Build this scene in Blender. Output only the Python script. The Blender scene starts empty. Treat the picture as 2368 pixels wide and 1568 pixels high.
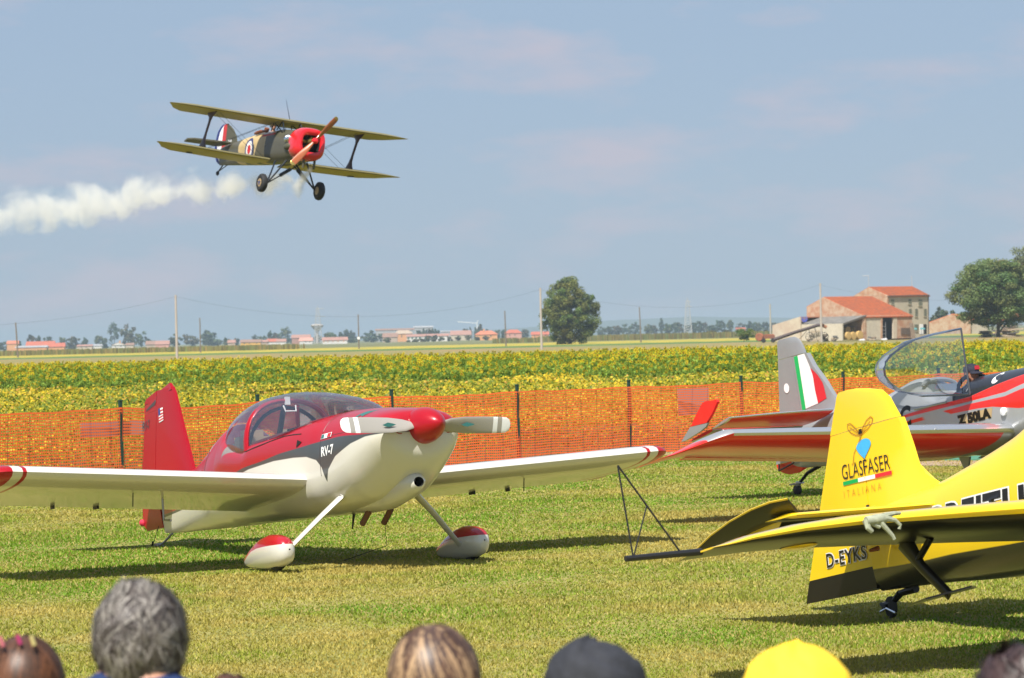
import bpy, math, random
import numpy as np
from mathutils import Vector, Matrix
random.seed(7)
C = bpy.context.scene.collection
SC = bpy.context.scene
# ------------------------------------------------------------------ camera, sky, sun, exposure
F = 7700.0; H = 2.19; YH = 777.0; ROLL = math.radians(1.35); CX = 1183.5; CY = 784.0
cam_d = bpy.data.cameras.new('camera'); cam = bpy.data.objects.new('camera', cam_d); C.objects.link(cam)
cam_d.sensor_width = 36.0; cam_d.lens = 36.0*F/2367.0
cam_d.clip_start = 0.2; cam_d.clip_end = 60000
PITCH = math.atan((CY-YH)/F)
cam.matrix_world = Matrix.Translation((0, 0, H)) @ Matrix.Rotation(math.pi/2-PITCH, 4, 'X') @ Matrix.Rotation(-ROLL, 4, 'Z')
cam_d.dof.use_dof = True; cam_d.dof.focus_distance = 31.0; cam_d.dof.aperture_fstop = 8.0
SC.camera = cam
SC.render.resolution_x = 1024; SC.render.resolution_y = 678
SUN_DIR = Vector((-0.25, -0.66, 1.0)).normalized()
SUN_EL = math.asin(SUN_DIR.z); SUN_AZ = math.atan2(SUN_DIR.x, SUN_DIR.y)
world = bpy.data.worlds.new('World'); SC.world = world; world.use_nodes = True
nt = world.node_tree; nt.nodes.clear()
sky = nt.nodes.new('ShaderNodeTexSky'); sky.sky_type = 'NISHITA'; sky.sun_disc = False
sky.sun_elevation = SUN_EL; sky.sun_rotation = SUN_AZ; sky.altitude = 0; sky.air_density = 1.0; sky.dust_density = 0.4; sky.ozone_density = 3.0
tc = nt.nodes.new('ShaderNodeTexCoord')
mp = nt.nodes.new('ShaderNodeMapping'); mp.inputs['Scale'].default_value = (1, 1, 3.2)
nz = nt.nodes.new('ShaderNodeTexNoise'); nz.inputs['Scale'].default_value = 13; nz.inputs['Detail'].default_value = 7; nz.inputs['Roughness'].default_value = 0.55
rp = nt.nodes.new('ShaderNodeValToRGB'); rp.color_ramp.elements[0].position = 0.50; rp.color_ramp.elements[1].position = 0.68
mx = nt.nodes.new('ShaderNodeMixRGB'); mx.blend_type = 'MIX'; mx.inputs['Color2'].default_value = (5.7, 5.4, 6.3, 1)
ml = nt.nodes.new('ShaderNodeMath'); ml.operation = 'MULTIPLY'; ml.inputs[1].default_value = 0.75
hs = nt.nodes.new('ShaderNodeMixRGB'); hs.blend_type = 'MULTIPLY'; hs.inputs['Fac'].default_value = 1; hs.inputs['Color2'].default_value = (0.93, 0.93, 1.0, 1)
veil = nt.nodes.new('ShaderNodeMixRGB'); veil.inputs['Fac'].default_value = 0.80; veil.inputs['Color2'].default_value = (3.65, 4.8, 6.45, 1)   # even summer haze high up
bg = nt.nodes.new('ShaderNodeBackground'); bg.inputs['Strength'].default_value = 0.066
wo = nt.nodes.new('ShaderNodeOutputWorld')
L = nt.links.new
L(tc.outputs['Generated'], mp.inputs['Vector']); L(mp.outputs[0], nz.inputs['Vector']); L(nz.outputs['Fac'], rp.inputs['Fac'])
L(rp.outputs['Color'], ml.inputs[0]); L(ml.outputs[0], mx.inputs['Fac']); L(sky.outputs[0], hs.inputs['Color1']); L(hs.outputs[0], veil.inputs['Color1']); L(veil.outputs[0], mx.inputs['Color1'])
L(mx.outputs[0], bg.inputs['Color']); L(bg.outputs[0], wo.inputs['Surface'])
sd = bpy.data.lights.new('sun', 'SUN'); sd.energy = 4.9; sd.angle = math.radians(0.53); sd.color = (1.0, 0.95, 0.86)
so = bpy.data.objects.new('sun', sd); C.objects.link(so)
so.rotation_mode = 'QUATERNION'; so.rotation_quaternion = (-SUN_DIR).to_track_quat('-Z', 'Y'); so.location = (0, 0, 60)
vs = SC.view_settings; vs.view_transform = 'Standard'; vs.look = 'None'; vs.gamma = 1; vs.exposure = 0.60; vs.use_curve_mapping = False
SC.render.engine = 'CYCLES'; SC.cycles.max_bounces = 8; SC.cycles.volume_bounces = 4; SC.cycles.volume_max_steps = 256; SC.cycles.transparent_max_bounces = 12

# ------------------------------------------------------------------ pixel (in a 2367 x 1568 view) <-> place
cr, sr = math.cos(ROLL), math.sin(ROLL)
def ray(px, py):
    X = px-CX; Y = YH-py
    return np.array([(X*cr+Y*sr)/F, 1.0, (-X*sr+Y*cr)/F])
def at(px, py, D): return np.array([0, 0, H])+ray(px, py)*D
def ground(px, py, z=0.0):
    r = ray(px, py); return at(px, py, (z-H)/r[2])
def hor(px): return YH-(px-CX)*math.tan(ROLL)
def rotm(psi, th, bank=0):
    psi, th, bank = map(math.radians, (psi, th, bank))
    f = np.array([math.sin(psi)*math.cos(th), -math.cos(psi)*math.cos(th), math.sin(th)])
    l = np.array([math.cos(psi), math.sin(psi), 0]); u = np.cross(f, l)
    c, s = math.cos(bank), math.sin(bank)
    return np.stack([f, l*c+u*s, -l*s+u*c], 1)

# ------------------------------------------------------------------ materials
def srgb(r, g, b):
    f = lambda c: (c/255/12.92) if c/255 <= 0.04045 else ((c/255+0.055)/1.055)**2.4
    return (f(r), f(g), f(b))
def mat(name, col, rough=0.5, metal=0.0, coat=0.0, var=0.0, vscale=5.0, bump=0.0, bscale=30.0, spec=0.5, attr=None, col2=None, stretch=None):
    m = bpy.data.materials.new(name); m.use_nodes = True; n = m.node_tree; b = n.nodes['Principled BSDF']
    b.inputs['Base Color'].default_value = (*col, 1); b.inputs['Roughness'].default_value = rough; b.inputs['Metallic'].default_value = metal
    b.inputs['Coat Weight'].default_value = coat; b.inputs['Coat Roughness'].default_value = 0.06; b.inputs['Specular IOR Level'].default_value = spec
    src = None
    if attr:
        a = n.nodes.new('ShaderNodeAttribute'); a.attribute_name = attr; src = a.outputs['Color']
        n.links.new(src, b.inputs['Base Color'])
    if var or col2:
        t = n.nodes.new('ShaderNodeTexCoord'); z = n.nodes.new('ShaderNodeTexNoise'); z.inputs['Scale'].default_value = vscale; z.inputs['Detail'].default_value = 6; z.inputs['Roughness'].default_value = 0.65
        if stretch:
            q = n.nodes.new('ShaderNodeMapping'); q.inputs['Scale'].default_value = stretch; n.links.new(t.outputs['Object'], q.inputs['Vector']); n.links.new(q.outputs[0], z.inputs['Vector'])
        else: n.links.new(t.outputs['Object'], z.inputs['Vector'])
        if col2:
            r = n.nodes.new('ShaderNodeValToRGB'); r.color_ramp.elements[0].position = 0.4; r.color_ramp.elements[1].position = 0.6
            r.color_ramp.elements[0].color = (*col, 1); r.color_ramp.elements[1].color = (*col2, 1)
            n.links.new(z.outputs['Fac'], r.inputs['Fac']); n.links.new(r.outputs['Color'], b.inputs['Base Color'])
        else:
            h = n.nodes.new('ShaderNodeHueSaturation'); mr = n.nodes.new('ShaderNodeMapRange')
            mr.inputs['From Min'].default_value = 0.3; mr.inputs['From Max'].default_value = 0.7
            mr.inputs['To Min'].default_value = 1-var; mr.inputs['To Max'].default_value = 1+var
            n.links.new(z.outputs['Fac'], mr.inputs['Value']); n.links.new(mr.outputs[0], h.inputs['Value'])
            if src: n.links.new(src, h.inputs['Color'])
            else: h.inputs['Color'].default_value = (*col, 1)
            n.links.new(h.outputs[0], b.inputs['Base Color'])
    if bump:
        t2 = n.nodes.new('ShaderNodeTexCoord'); z2 = n.nodes.new('ShaderNodeTexNoise'); z2.inputs['Scale'].default_value = bscale; z2.inputs['Detail'].default_value = 4
        bu = n.nodes.new('ShaderNodeBump'); bu.inputs['Strength'].default_value = bump; bu.inputs['Distance'].default_value = 0.02
        n.links.new(t2.outputs['Object'], z2.inputs['Vector']); n.links.new(z2.outputs['Fac'], bu.inputs['Height']); n.links.new(bu.outputs[0], b.inputs['Normal'])
    return m
def leafmat(name, trans=0.35, rough=0.55):
    m = bpy.data.materials.new(name); m.use_nodes = True; n = m.node_tree; b = n.nodes['Principled BSDF']
    a = n.nodes.new('ShaderNodeAttribute'); a.attribute_name = 'paint'
    n.links.new(a.outputs['Color'], b.inputs['Base Color']); b.inputs['Roughness'].default_value = rough; b.inputs['Specular IOR Level'].default_value = 0.3
    t = n.nodes.new('ShaderNodeBsdfTranslucent'); n.links.new(a.outputs['Color'], t.inputs['Color'])
    x = n.nodes.new('ShaderNodeMixShader'); x.inputs[0].default_value = trans
    o = n.nodes['Material Output']; n.links.new(b.outputs[0], x.inputs[1]); n.links.new(t.outputs[0], x.inputs[2]); n.links.new(x.outputs[0], o.inputs['Surface'])
    return m
def glassmat(name, tint=(0.85, 0.88, 0.92), fac=0.12):
    m = bpy.data.materials.new(name); m.use_nodes = True; n = m.node_tree; n.nodes.remove(n.nodes['Principled BSDF'])
    t = n.nodes.new('ShaderNodeBsdfTransparent'); t.inputs['Color'].default_value = (*tint, 1)
    g = n.nodes.new('ShaderNodeBsdfGlossy'); g.inputs['Roughness'].default_value = 0.03; g.inputs['Color'].default_value = (0.9, 0.93, 1, 1)
    lw = n.nodes.new('ShaderNodeLayerWeight'); lw.inputs['Blend'].default_value = 0.35
    ma = n.nodes.new('ShaderNodeMath'); ma.operation = 'MULTIPLY_ADD'; ma.inputs[1].default_value = 0.75; ma.inputs[2].default_value = fac
    n.links.new(lw.outputs['Fresnel'], ma.inputs[0])
    x = n.nodes.new('ShaderNodeMixShader'); n.links.new(ma.outputs[0], x.inputs[0]); n.links.new(t.outputs[0], x.inputs[1]); n.links.new(g.outputs[0], x.inputs[2])
    n.links.new(x.outputs[0], n.nodes['Material Output'].inputs['Surface'])
    return m
def layered(name, cols, rough=0.3, metal=0.0, coat=0.8, soft=0.004, var=0.0):
    """paint scheme: cols[0] base, then one colour per signed distance stored in d1 / d2 (3 channels each)"""
    m = mat(name, cols[0], rough, metal, coat); n = m.node_tree; b = n.nodes['Principled BSDF']; cur = None
    for i, c in enumerate(cols[1:]):
        if i % 3 == 0:
            a = n.nodes.new('ShaderNodeAttribute'); a.attribute_name = 'd%d' % (i//3+1); sp = n.nodes.new('ShaderNodeSeparateXYZ'); n.links.new(a.outputs['Vector'], sp.inputs[0])
        mr = n.nodes.new('ShaderNodeMapRange'); mr.inputs['From Min'].default_value = -soft; mr.inputs['From Max'].default_value = soft
        n.links.new(sp.outputs[i % 3], mr.inputs['Value']); x = n.nodes.new('ShaderNodeMixRGB'); n.links.new(mr.outputs[0], x.inputs['Fac'])
        if cur is None: x.inputs['Color1'].default_value = (*cols[0], 1)
        else: n.links.new(cur, x.inputs['Color1'])
        x.inputs['Color2'].default_value = (*c, 1); cur = x.outputs[0]
    if var:
        t = n.nodes.new('ShaderNodeTexCoord'); z = n.nodes.new('ShaderNodeTexNoise'); z.inputs['Scale'].default_value = 3; z.inputs['Detail'].default_value = 6; n.links.new(t.outputs['Object'], z.inputs['Vector'])
        h = n.nodes.new('ShaderNodeHueSaturation'); mr = n.nodes.new('ShaderNodeMapRange'); mr.inputs['From Min'].default_value = .3; mr.inputs['From Max'].default_value = .7; mr.inputs['To Min'].default_value = 1-var; mr.inputs['To Max'].default_value = 1+var
        n.links.new(z.outputs['Fac'], mr.inputs['Value']); n.links.new(mr.outputs[0], h.inputs['Value']); n.links.new(cur, h.inputs['Color']); cur = h.outputs[0]
    n.links.new(cur, b.inputs['Base Color']); return m
M = dict(
    rv_red=mat('rv_red', (0.37, 0.003, 0.012), 0.30, 0.1, 0.3, spec=.35), rv_white=mat('rv_white', (0.62, 0.60, 0.54), 0.3, 0.0, 0.6),
    rv_paint=layered('rv_paint', [(.62, .60, .54), (.055, .06, .062), (.37, .003, .012), (.22, .19, .16)], 0.3, 0.0, 0.4), wf_paint=layered('fairing_paint', [(.62, .60, .54), (.40, .004, .014)], .28, .05, .9, .002),
    prop_grey=mat('prop_grey', (0.33, 0.31, 0.28), 0.45, 0, 0.3), white=mat('white', (0.8, 0.8, 0.8), 0.4), black=mat('black', (0.012, 0.012, 0.014), 0.45),
    dark_hole=mat('dark_hole', (0.006, 0.006, 0.006), 0.9), rubber=mat('rubber', (0.02, 0.02, 0.021), 0.75), steel=mat('steel', (0.4, 0.4, 0.42), 0.4, 0.7),
    chrome=mat('chrome', (0.75, 0.77, 0.8), 0.12, 1.0), glass=glassmat('glass'), glass2=glassmat('glass_smoky', (0.93, 0.94, 0.96), 0.12),
    grey_letters=mat('grey_letters', (0.06, 0.05, 0.055), 0.4), teal=mat('teal', (0.03, 0.14, 0.13), 0.5),
    flag_blue=mat('flag_blue', (0.03, 0.05, 0.22), 0.4), flag_red=mat('flag_red', (0.55, 0.02, 0.03), 0.4), flag_green=mat('flag_green', (0.0, 0.35, 0.08), 0.4),
    seat=mat('seat', (0.35, 0.27, 0.19), 0.8), cockpit=mat('cockpit', (0.10, 0.095, 0.09), 0.8),
    ye=mat('yellow_paint', (0.88, 0.58, 0.008), 0.22, 0, 1.0), yb=mat('black_paint', (0.009, 0.008, 0.007), 0.30, 0, 0.05, spec=0.28),
    ye_attr=layered('yellow_black_paint', [(.010, .009, .008), (.88, .58, .008)], 0.25, 0, .35),
    ye_blue=mat('sky_blue_paint', (0.05, 0.40, 0.85), 0.4), ye_ital=mat('ochre_letters', (0.32, 0.12, 0.01), 0.5),
    z_attr=layered('grey_red_paint', [(.34, .35, .36), (.72, .02, .012), (.72, .02, .012), (.012, .012, .016)], 0.34, 0.12, 0.5, .003, .06), z_grey=mat('silver_grey', (0.33, 0.34, 0.35), 0.38, 0.35, 0.3, var=0.06, vscale=3),
    z_silver=mat('bright_silver', (0.55, 0.57, 0.6), 0.24, 0.75, 0.3), z_red=mat('signal_red', (0.72, 0.018, 0.012), 0.32, 0, 0.35, var=0.05, vscale=6),
    gold=mat('sand_letters', (0.45, 0.32, 0.16), 0.5),
    b_attr=layered('camouflage_paint', [(.085, .08, .055), (.55, .40, .18), (.02, .025, .12), (.75, .73, .68), (.6, .02, .02), (.75, .73, .68), (.55, .02, .02)], .5, 0, .15, .006, .07), b_green=mat('olive_dope', (0.085, 0.08, 0.05), 0.55, var=0.08, vscale=4),
    b_wing=mat('khaki_dope', (0.19, 0.17, 0.08), 0.5, var=0.08, vscale=4), b_under=mat('pale_underside', (0.50, 0.43, 0.13), 0.5, var=0.06, vscale=5), b_red=mat('cowl_red', (0.72, 0.012, 0.02), 0.25, 0, 0.8), b_strut=mat('brown_strut', (0.06, 0.02, 0.015), 0.4),
    b_tube=mat('blue_black_tube', (0.012, 0.018, 0.03), 0.4), wood=mat('varnished_wood', (0.36, 0.10, 0.03), 0.3, 0, 0.7, var=0.2, vscale=20, stretch=(1, 1, 6)), brass=mat('brass', (0.45, 0.33, 0.1), 0.35, 0.7),
    leather=mat('brown_leather', (0.2, 0.06, 0.025), 0.6), wire=mat('wire', (0.12, 0.13, 0.15), 0.5, 0.5),
    skin=mat('skin', (0.50, 0.26, 0.17), 0.55, var=0.05, vscale=20), skin_tan=mat('skin_tan', (0.34, 0.15, 0.09), 0.55),
    net=mat('orange_net', (1.0, 0.18, 0.035), 0.5), net_grey=mat('grey_patch_net', (0.42, 0.36, 0.40), 0.6), net_dark=mat('net_dark_line', (0.62, 0.09, 0.04), 0.6), post=mat('green_post', (0.012, 0.045, 0.035), 0.5),
    leaf=leafmat('leaf'), leaf_far=leafmat('leaf_far', 0.2), petal=leafmat('plant_parts', 0.42), blade=leafmat('grass_blade', 0.35, 0.6),
    bark=mat('bark', (0.12, 0.10, 0.08), 0.9, var=0.2, vscale=3),
    pole=mat('concrete_pole', (0.42, 0.37, 0.32), 0.85, var=0.1), polewood=mat('wood_pole', (0.16, 0.13, 0.11), 0.85), lattice=mat('lattice_steel', (0.45, 0.45, 0.45), 0.6, 0.2),
)

# ------------------------------------------------------------------ mesh helpers
def link(o, parent=None, label=None, cat=None, group=None, kind=None):
    C.objects.link(o)
    if parent: o.parent = parent
    if label: o['label'] = label
    if cat: o['category'] = cat
    if group: o['group'] = group
    if kind: o['kind'] = kind
    return o
def empty(name, loc, label, cat, group=None, R=None):
    o = bpy.data.objects.new(name, None); o.empty_display_size = 0.2; link(o, None, label, cat, group)
    if R is None: o.location = tuple(loc)
    else:
        m = Matrix([list(map(float, r)) for r in R]).to_4x4(); m.translation = Vector(tuple(map(float, loc))); o.matrix_world = m
    return o
def npmesh(name, V, faces_n, idx, colors=None, mats=(), matidx=None, smooth=False):
    """V (N,3); faces_n = verts per face (const) ; idx flat index array"""
    me = bpy.data.meshes.new(name); V = np.asarray(V, np.float32); idx = np.asarray(idx, np.int32).ravel(); nf = len(idx)//faces_n
    me.vertices.add(len(V)); me.vertices.foreach_set('co', V.ravel())
    me.loops.add(len(idx)); me.loops.foreach_set('vertex_index', idx)
    me.polygons.add(nf); me.polygons.foreach_set('loop_start', np.arange(0, nf*faces_n, faces_n, dtype=np.int32))
    try: me.polygons.foreach_set('loop_total', np.full(nf, faces_n, np.int32))
    except Exception: pass
    for m_ in mats: me.materials.append(m_)
    if matidx is not None: me.polygons.foreach_set('material_index', np.asarray(matidx, np.int32))
    me.update(calc_edges=True)
    if smooth: me.polygons.foreach_set('use_smooth', np.ones(nf, bool))
    if colors is not None:
        a = me.color_attributes.new('paint', 'FLOAT_COLOR', 'POINT'); c4 = np.ones((len(V), 4), np.float32); c4[:, :3] = colors; a.data.foreach_set('color', c4.ravel())
    return me
def npobj(name, *a, parent=None, label=None, cat=None, group=None, kind=None, **k):
    return link(bpy.data.objects.new(name, npmesh(name, *a, **k)), parent, label, cat, group, kind)
def frame(d):
    d = np.asarray(d, float); d = d/np.linalg.norm(d); a = np.array([0, 0, 1.]) if abs(d[2]) < 0.9 else np.array([1., 0, 0])
    u = np.cross(a, d); u /= np.linalg.norm(u); return d, u, np.cross(d, u)
class MB:
    def __init__(s): s.v = []; s.f = []; s.m = []; s.mats = []
    def mi(s, m):
        if isinstance(m, str): m = M[m]
        if m not in s.mats: s.mats.append(m)
        return s.mats.index(m)
    def add(s, vs, fs, m):
        b = len(s.v); s.v += [tuple(map(float, p)) for p in vs]
        single = not isinstance(m, list)
        for i, f in enumerate(fs): s.f.append([b+j for j in f]); s.m.append(s.mi(m if single else m[i]))
        return s
    def box(s, c, d, m, R=None):
        c = np.asarray(c, float); h = np.asarray(d, float)/2
        P = np.array([[x, y, z] for x in (-1, 1) for y in (-1, 1) for z in (-1, 1)])*h
        if R is not None: P = P@np.asarray(R).T
        return s.add(P+c, [(0, 1, 3, 2), (4, 6, 7, 5), (0, 4, 5, 1), (2, 3, 7, 6), (0, 2, 6, 4), (1, 5, 7, 3)], m)
    def loft(s, rings, m, cap=(1, 1), closed=True, mf=None):
        n = len(rings[0]); vs = [p for r in rings for p in r]; fs = []; ms = []
        for i in range(len(rings)-1):
            for j in range(n if closed else n-1):
                k = (j+1) % n; fs.append((i*n+j, i*n+k, (i+1)*n+k, (i+1)*n+j)); ms.append(mf(i, j) if mf else m)
        if cap[0]: fs.append(tuple(range(n))[::-1]); ms.append(mf(0, -1) if mf else m)
        if cap[1]: fs.append(tuple((len(rings)-1)*n+j for j in range(n))); ms.append(mf(len(rings)-2, -1) if mf else m)
        return s.add(vs, fs, ms)
    def tube(s, pts, r, m, n=8, flat=None):
        pts = [np.asarray(p, float) for p in pts]; r = r if isinstance(r, (list, tuple)) else [r]*len(pts); rings = []
        for i, p in enumerate(pts):
            d, u, w = frame(pts[min(i+1, len(pts)-1)]-pts[max(i-1, 0)])
            if flat is not None:
                u = np.asarray(flat[0], float); u = u-d*(u@d); u /= np.linalg.norm(u); w = np.cross(d, u)
                rings.append([p+u*r[i]*math.cos(a)+w*r[i]*flat[1]*math.sin(a) for a in np.linspace(0, 2*math.pi, n, endpoint=False)])
            else: rings.append([p+(u*math.cos(a)+w*math.sin(a))*r[i] for a in np.linspace(0, 2*math.pi, n, endpoint=False)])
        return s.loft(rings, m)
    def lathe(s, prof, m, c=(0, 0, 0), ax=(0, 0, 1), n=20, mf=None):
        d, u, w = frame(ax); c = np.asarray(c, float)
        rings = [[c+d*h+(u*math.cos(a)+w*math.sin(a))*max(r, 1e-4) for a in np.linspace(0, 2*math.pi, n, endpoint=False)] for r, h in prof]
        return s.loft(rings, m, mf=mf)
    def ell(s, c, r, m, n=16, k=10, R=None):
        rings = []
        for i in range(k+1):
            t = math.pi*i/k; t = min(max(t, 0.02), math.pi-0.02)
            ring = np.array([[r[0]*math.sin(t)*math.cos(a), r[1]*math.sin(t)*math.sin(a), r[2]*math.cos(t)] for a in np.linspace(0, 2*math.pi, n, endpoint=False)])
            if R is not None: ring = ring@np.asarray(R).T
            rings.append(ring+np.asarray(c))
        return s.loft(rings, m)
    def prism(s, poly, off, m):
        n = len(poly); poly = [np.asarray(p, float) for p in poly]; off = np.asarray(off, float)
        vs = poly+[p+off for p in poly]
        fs = [tuple(range(n)), tuple(range(2*n-1, n-1, -1))]+[(i, (i+1) % n+0, (i+1) % n+n, i+n) for i in range(n)]
        fs = fs[:2]+[tuple(reversed(f)) for f in fs[2:]]
        return s.add(vs, fs, m)
    def mesh(s, name, smooth=True):
        me = bpy.data.meshes.new(name); me.from_pydata(s.v, [], s.f)
        for m_ in s.mats: me.materials.append(m_)
        me.polygons.foreach_set('material_index', s.m)
        import bmesh
        bm = bmesh.new(); bm.from_mesh(me); bmesh.ops.recalc_face_normals(bm, faces=bm.faces); bm.to_mesh(me); bm.free()
        if smooth:
            me.polygons.foreach_set('use_smooth', [True]*len(me.polygons))
            try: me.set_sharp_from_angle(angle=math.radians(38))
            except Exception: pass
        me.update(); return me
    def build(s, name, parent=None, smooth=True, **k): return link(bpy.data.objects.new(name, s.mesh(name, smooth)), parent, **k)
def interp(xs, ys, q):
    """smooth monotone-ish (cubic hermite) interpolation"""
    xs = np.asarray(xs, float); ys = np.asarray(ys, float); q = np.asarray(q, float)
    d = np.diff(ys)/np.diff(xs); m = np.empty_like(ys); m[0] = d[0]; m[-1] = d[-1]
    m[1:-1] = np.where(d[:-1]*d[1:] > 0, 2*d[:-1]*d[1:]/(d[:-1]+d[1:]+1e-12), 0)
    i = np.clip(np.searchsorted(xs, q)-1, 0, len(xs)-2); h = xs[i+1]-xs[i]; t = np.clip((q-xs[i])/h, 0, 1)
    return (2*t**3-3*t**2+1)*ys[i]+(t**3-2*t**2+t)*h*m[i]+(-2*t**3+3*t**2)*ys[i+1]+(t**3-t**2)*h*m[i+1]
class Fus:
    """fuselage from stations (x, half width, top z, bottom z, widest z, upper exponent, lower exponent)"""
    def __init__(s, st): s.st = np.array(sorted(st), float)
    def p(s, x): return [interp(s.st[:, 0], s.st[:, k], x) for k in range(1, 7)]
    def sidey(s, x, z, sgn=-1, off=0.004):
        w, zt, zb, zm, nu, nl = s.p(x); z = np.asarray(z, float)
        zn = np.where(z > zm, (z-zm)/(zt-zm), (zm-z)/(zm-zb)); n_ = np.where(z > zm, nu, nl)
        return sgn*(w*np.clip(1-np.clip(zn, 0, 1)**n_, 0, 1)**(1/n_)+off)
    def grid(s, x0, x1, step=0.012, N=200):
        xs = np.arange(x0, x1+1e-6, (x1-x0)/max(2, int(abs(x1-x0)/step))); w, zt, zb, zm, nu, nl = s.p(xs)
        t = np.linspace(0, 2*math.pi, N, endpoint=False); c, sn = np.cos(t), np.sin(t)
        n_ = np.where(sn[None] >= 0, nu[:, None], nl[:, None])
        y = w[:, None]*np.sign(c)*np.abs(c)[None]**(2/n_)
        hz = np.where(sn[None] >= 0, (zt-zm)[:, None], (zm-zb)[:, None]); z = zm[:, None]+hz*np.sign(sn)*np.abs(sn)[None]**(2/n_)
        return np.stack([np.repeat(xs[:, None], N, 1), y, z], 2)
    def build(s, name, x0, x1, colfn, material, parent, step=0.012, N=200):
        P = s.grid(x0, x1, step, N); a, b, _ = P.shape; V = P.reshape(-1, 3)
        i, j = np.meshgrid(np.arange(a-1), np.arange(b), indexing='ij'); k = (j+1) % b
        q = np.stack([i*b+j, i*b+k, (i+1)*b+k, (i+1)*b+j], -1).reshape(-1, 4)
        V2 = np.vstack([V, P[0].mean(0), P[-1].mean(0)]); n0 = len(V)
        j1 = np.arange(b); k1 = (j1+1) % b
        c0 = np.stack([np.full(b, n0), k1, j1, j1], -1)   # degenerate quads avoided below
        me = npmesh(name, V2, 4, q[:, ::-1], mats=(M[material],), smooth=True); D_ = colfn(V2[:, 0], V2[:, 1], V2[:, 2])
        for k_ in range(0, len(D_), 3):
            d3 = np.zeros((len(V2), 3), np.float32)
            for c_ in range(3):
                if k_+c_ < len(D_): d3[:, c_] = D_[k_+c_]
            at_ = me.attributes.new('d%d' % (k_//3+1), 'FLOAT_VECTOR', 'POINT'); at_.data.foreach_set('vector', d3.ravel())
        o = link(bpy.data.objects.new(name, me), parent)
        return o
def foil(n=12, camber=0.0):
    x = (1-np.cos(np.linspace(0, math.pi, n)))/2
    yt = 5*(0.2969*np.sqrt(x)-0.1260*x-0.3516*x**2+0.2843*x**3-0.1036*x**4); cm = camber*4*x*(1-x)
    up = [(x[i], yt[i], cm[i], 0) for i in range(n-1, -1, -1)]; lo = [(x[i], -yt[i], cm[i], 1) for i in range(1, n-1)]
    return up+lo+[(1.0, -yt[-1]-1e-4, 0.0, 1)]
def wing(name, secs, mfn, parent, camber=0.02, n=13, label=None):
    """secs: (x_le, y, z, chord, thickness ratio, incidence deg, [vertical shape])"""
    pr = foil(n, camber); mb = MB(); rings = []
    for (xl, y, z, c, t, inc) in secs:
        ci, si = math.cos(math.radians(inc)), math.sin(math.radians(inc)); ring = []
        for (xc, yt, cm, lo) in pr:
            dx, dz = -xc*c, (yt*t+cm)*c
            ring.append((xl+dx*ci-dz*si*0, y, z+dz*ci+dx*si))
        rings.append(ring)
    m_ = len(pr)
    def mf(i, j):
        if j < 0: return mfn((secs[i][1]+secs[i+1][1])/2, False, 0.5)
        k = (j+1) % m_; return mfn((secs[i][1]+secs[i+1][1])/2, j >= n-1, (pr[j][0]+pr[k][0])/2)
    mb.loft(rings, None, mf=mf)
    return mb.build(name, parent, label=label)
def vfin(name, rows, t, mfn, parent, y0=0.0, n=12, tot=None):
    """upright airfoil slices, rows: (z, x_te, x_le); tot(z) gives the (x_te, x_le) of the whole fin + rudder section that the piece is cut from"""
    rings = []; fr = [(1-math.cos(a))/2 for a in np.linspace(0, math.pi, n)]
    for (z, xt, xl) in rows:
        XT, XL = tot(z) if tot else (xt, xl); ch = XL-XT
        def yt(x): q = min(max((XL-x)/ch, 0), 1); return max(0.0012, t*ch*5*(.2969*math.sqrt(q)-.1260*q-.3516*q**2+.2843*q**3-.1036*q**4))
        xs_ = [xl-f*(xl-xt) for f in fr]; rings.append([(x, y0+(yt(x) if (x < XL-1e-6) else 0.0), z) for x in xs_[::-1]]+[(x, y0-(yt(x) if (x < XL-1e-6) else 0.0), z) for x in (xs_[1:] if not tot else xs_)])
    mb = MB(); mb.loft(rings, None, mf=lambda i, j: mfn((rows[i][0]+rows[min(i+1, len(rows)-1)][0])/2)); return mb.build(name, parent)
def lettering(name, body, size, m, parent, mapf, bold=0.0, space=1.0, sx=1.0, shear=0.0, thick=0.0, label=None):
    cu = bpy.data.curves.new('t', 'FONT'); cu.body = body; cu.size = size; cu.offset = bold; cu.space_character = space; cu.shear = shear; cu.resolution_u = 3
    o = bpy.data.objects.new('t', cu); C.objects.link(o); bpy.context.view_layer.update()
    dg = bpy.context.evaluated_depsgraph_get(); me = bpy.data.meshes.new_from_object(o.evaluated_get(dg)); me.name = name
    bpy.data.objects.remove(o)
    import bmesh
    bm = bmesh.new(); bm.from_mesh(me); bmesh.ops.triangulate(bm, faces=bm.faces)
    long_ = [e for e in bm.edges if e.calc_length() > size*0.3]
    if long_: bmesh.ops.subdivide_edges(bm, edges=long_, cuts=2)
    for v in bm.verts: v.co = Vector(tuple(float(q) for q in mapf(v.co.x*sx, v.co.y)))
    bm.to_mesh(me); bm.free(); me.materials.clear(); me.materials.append(M[m] if isinstance(m, str) else m)
    for p in me.polygons: p.material_index = 0
    return link(bpy.data.objects.new(name, me), parent, label=label)
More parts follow.
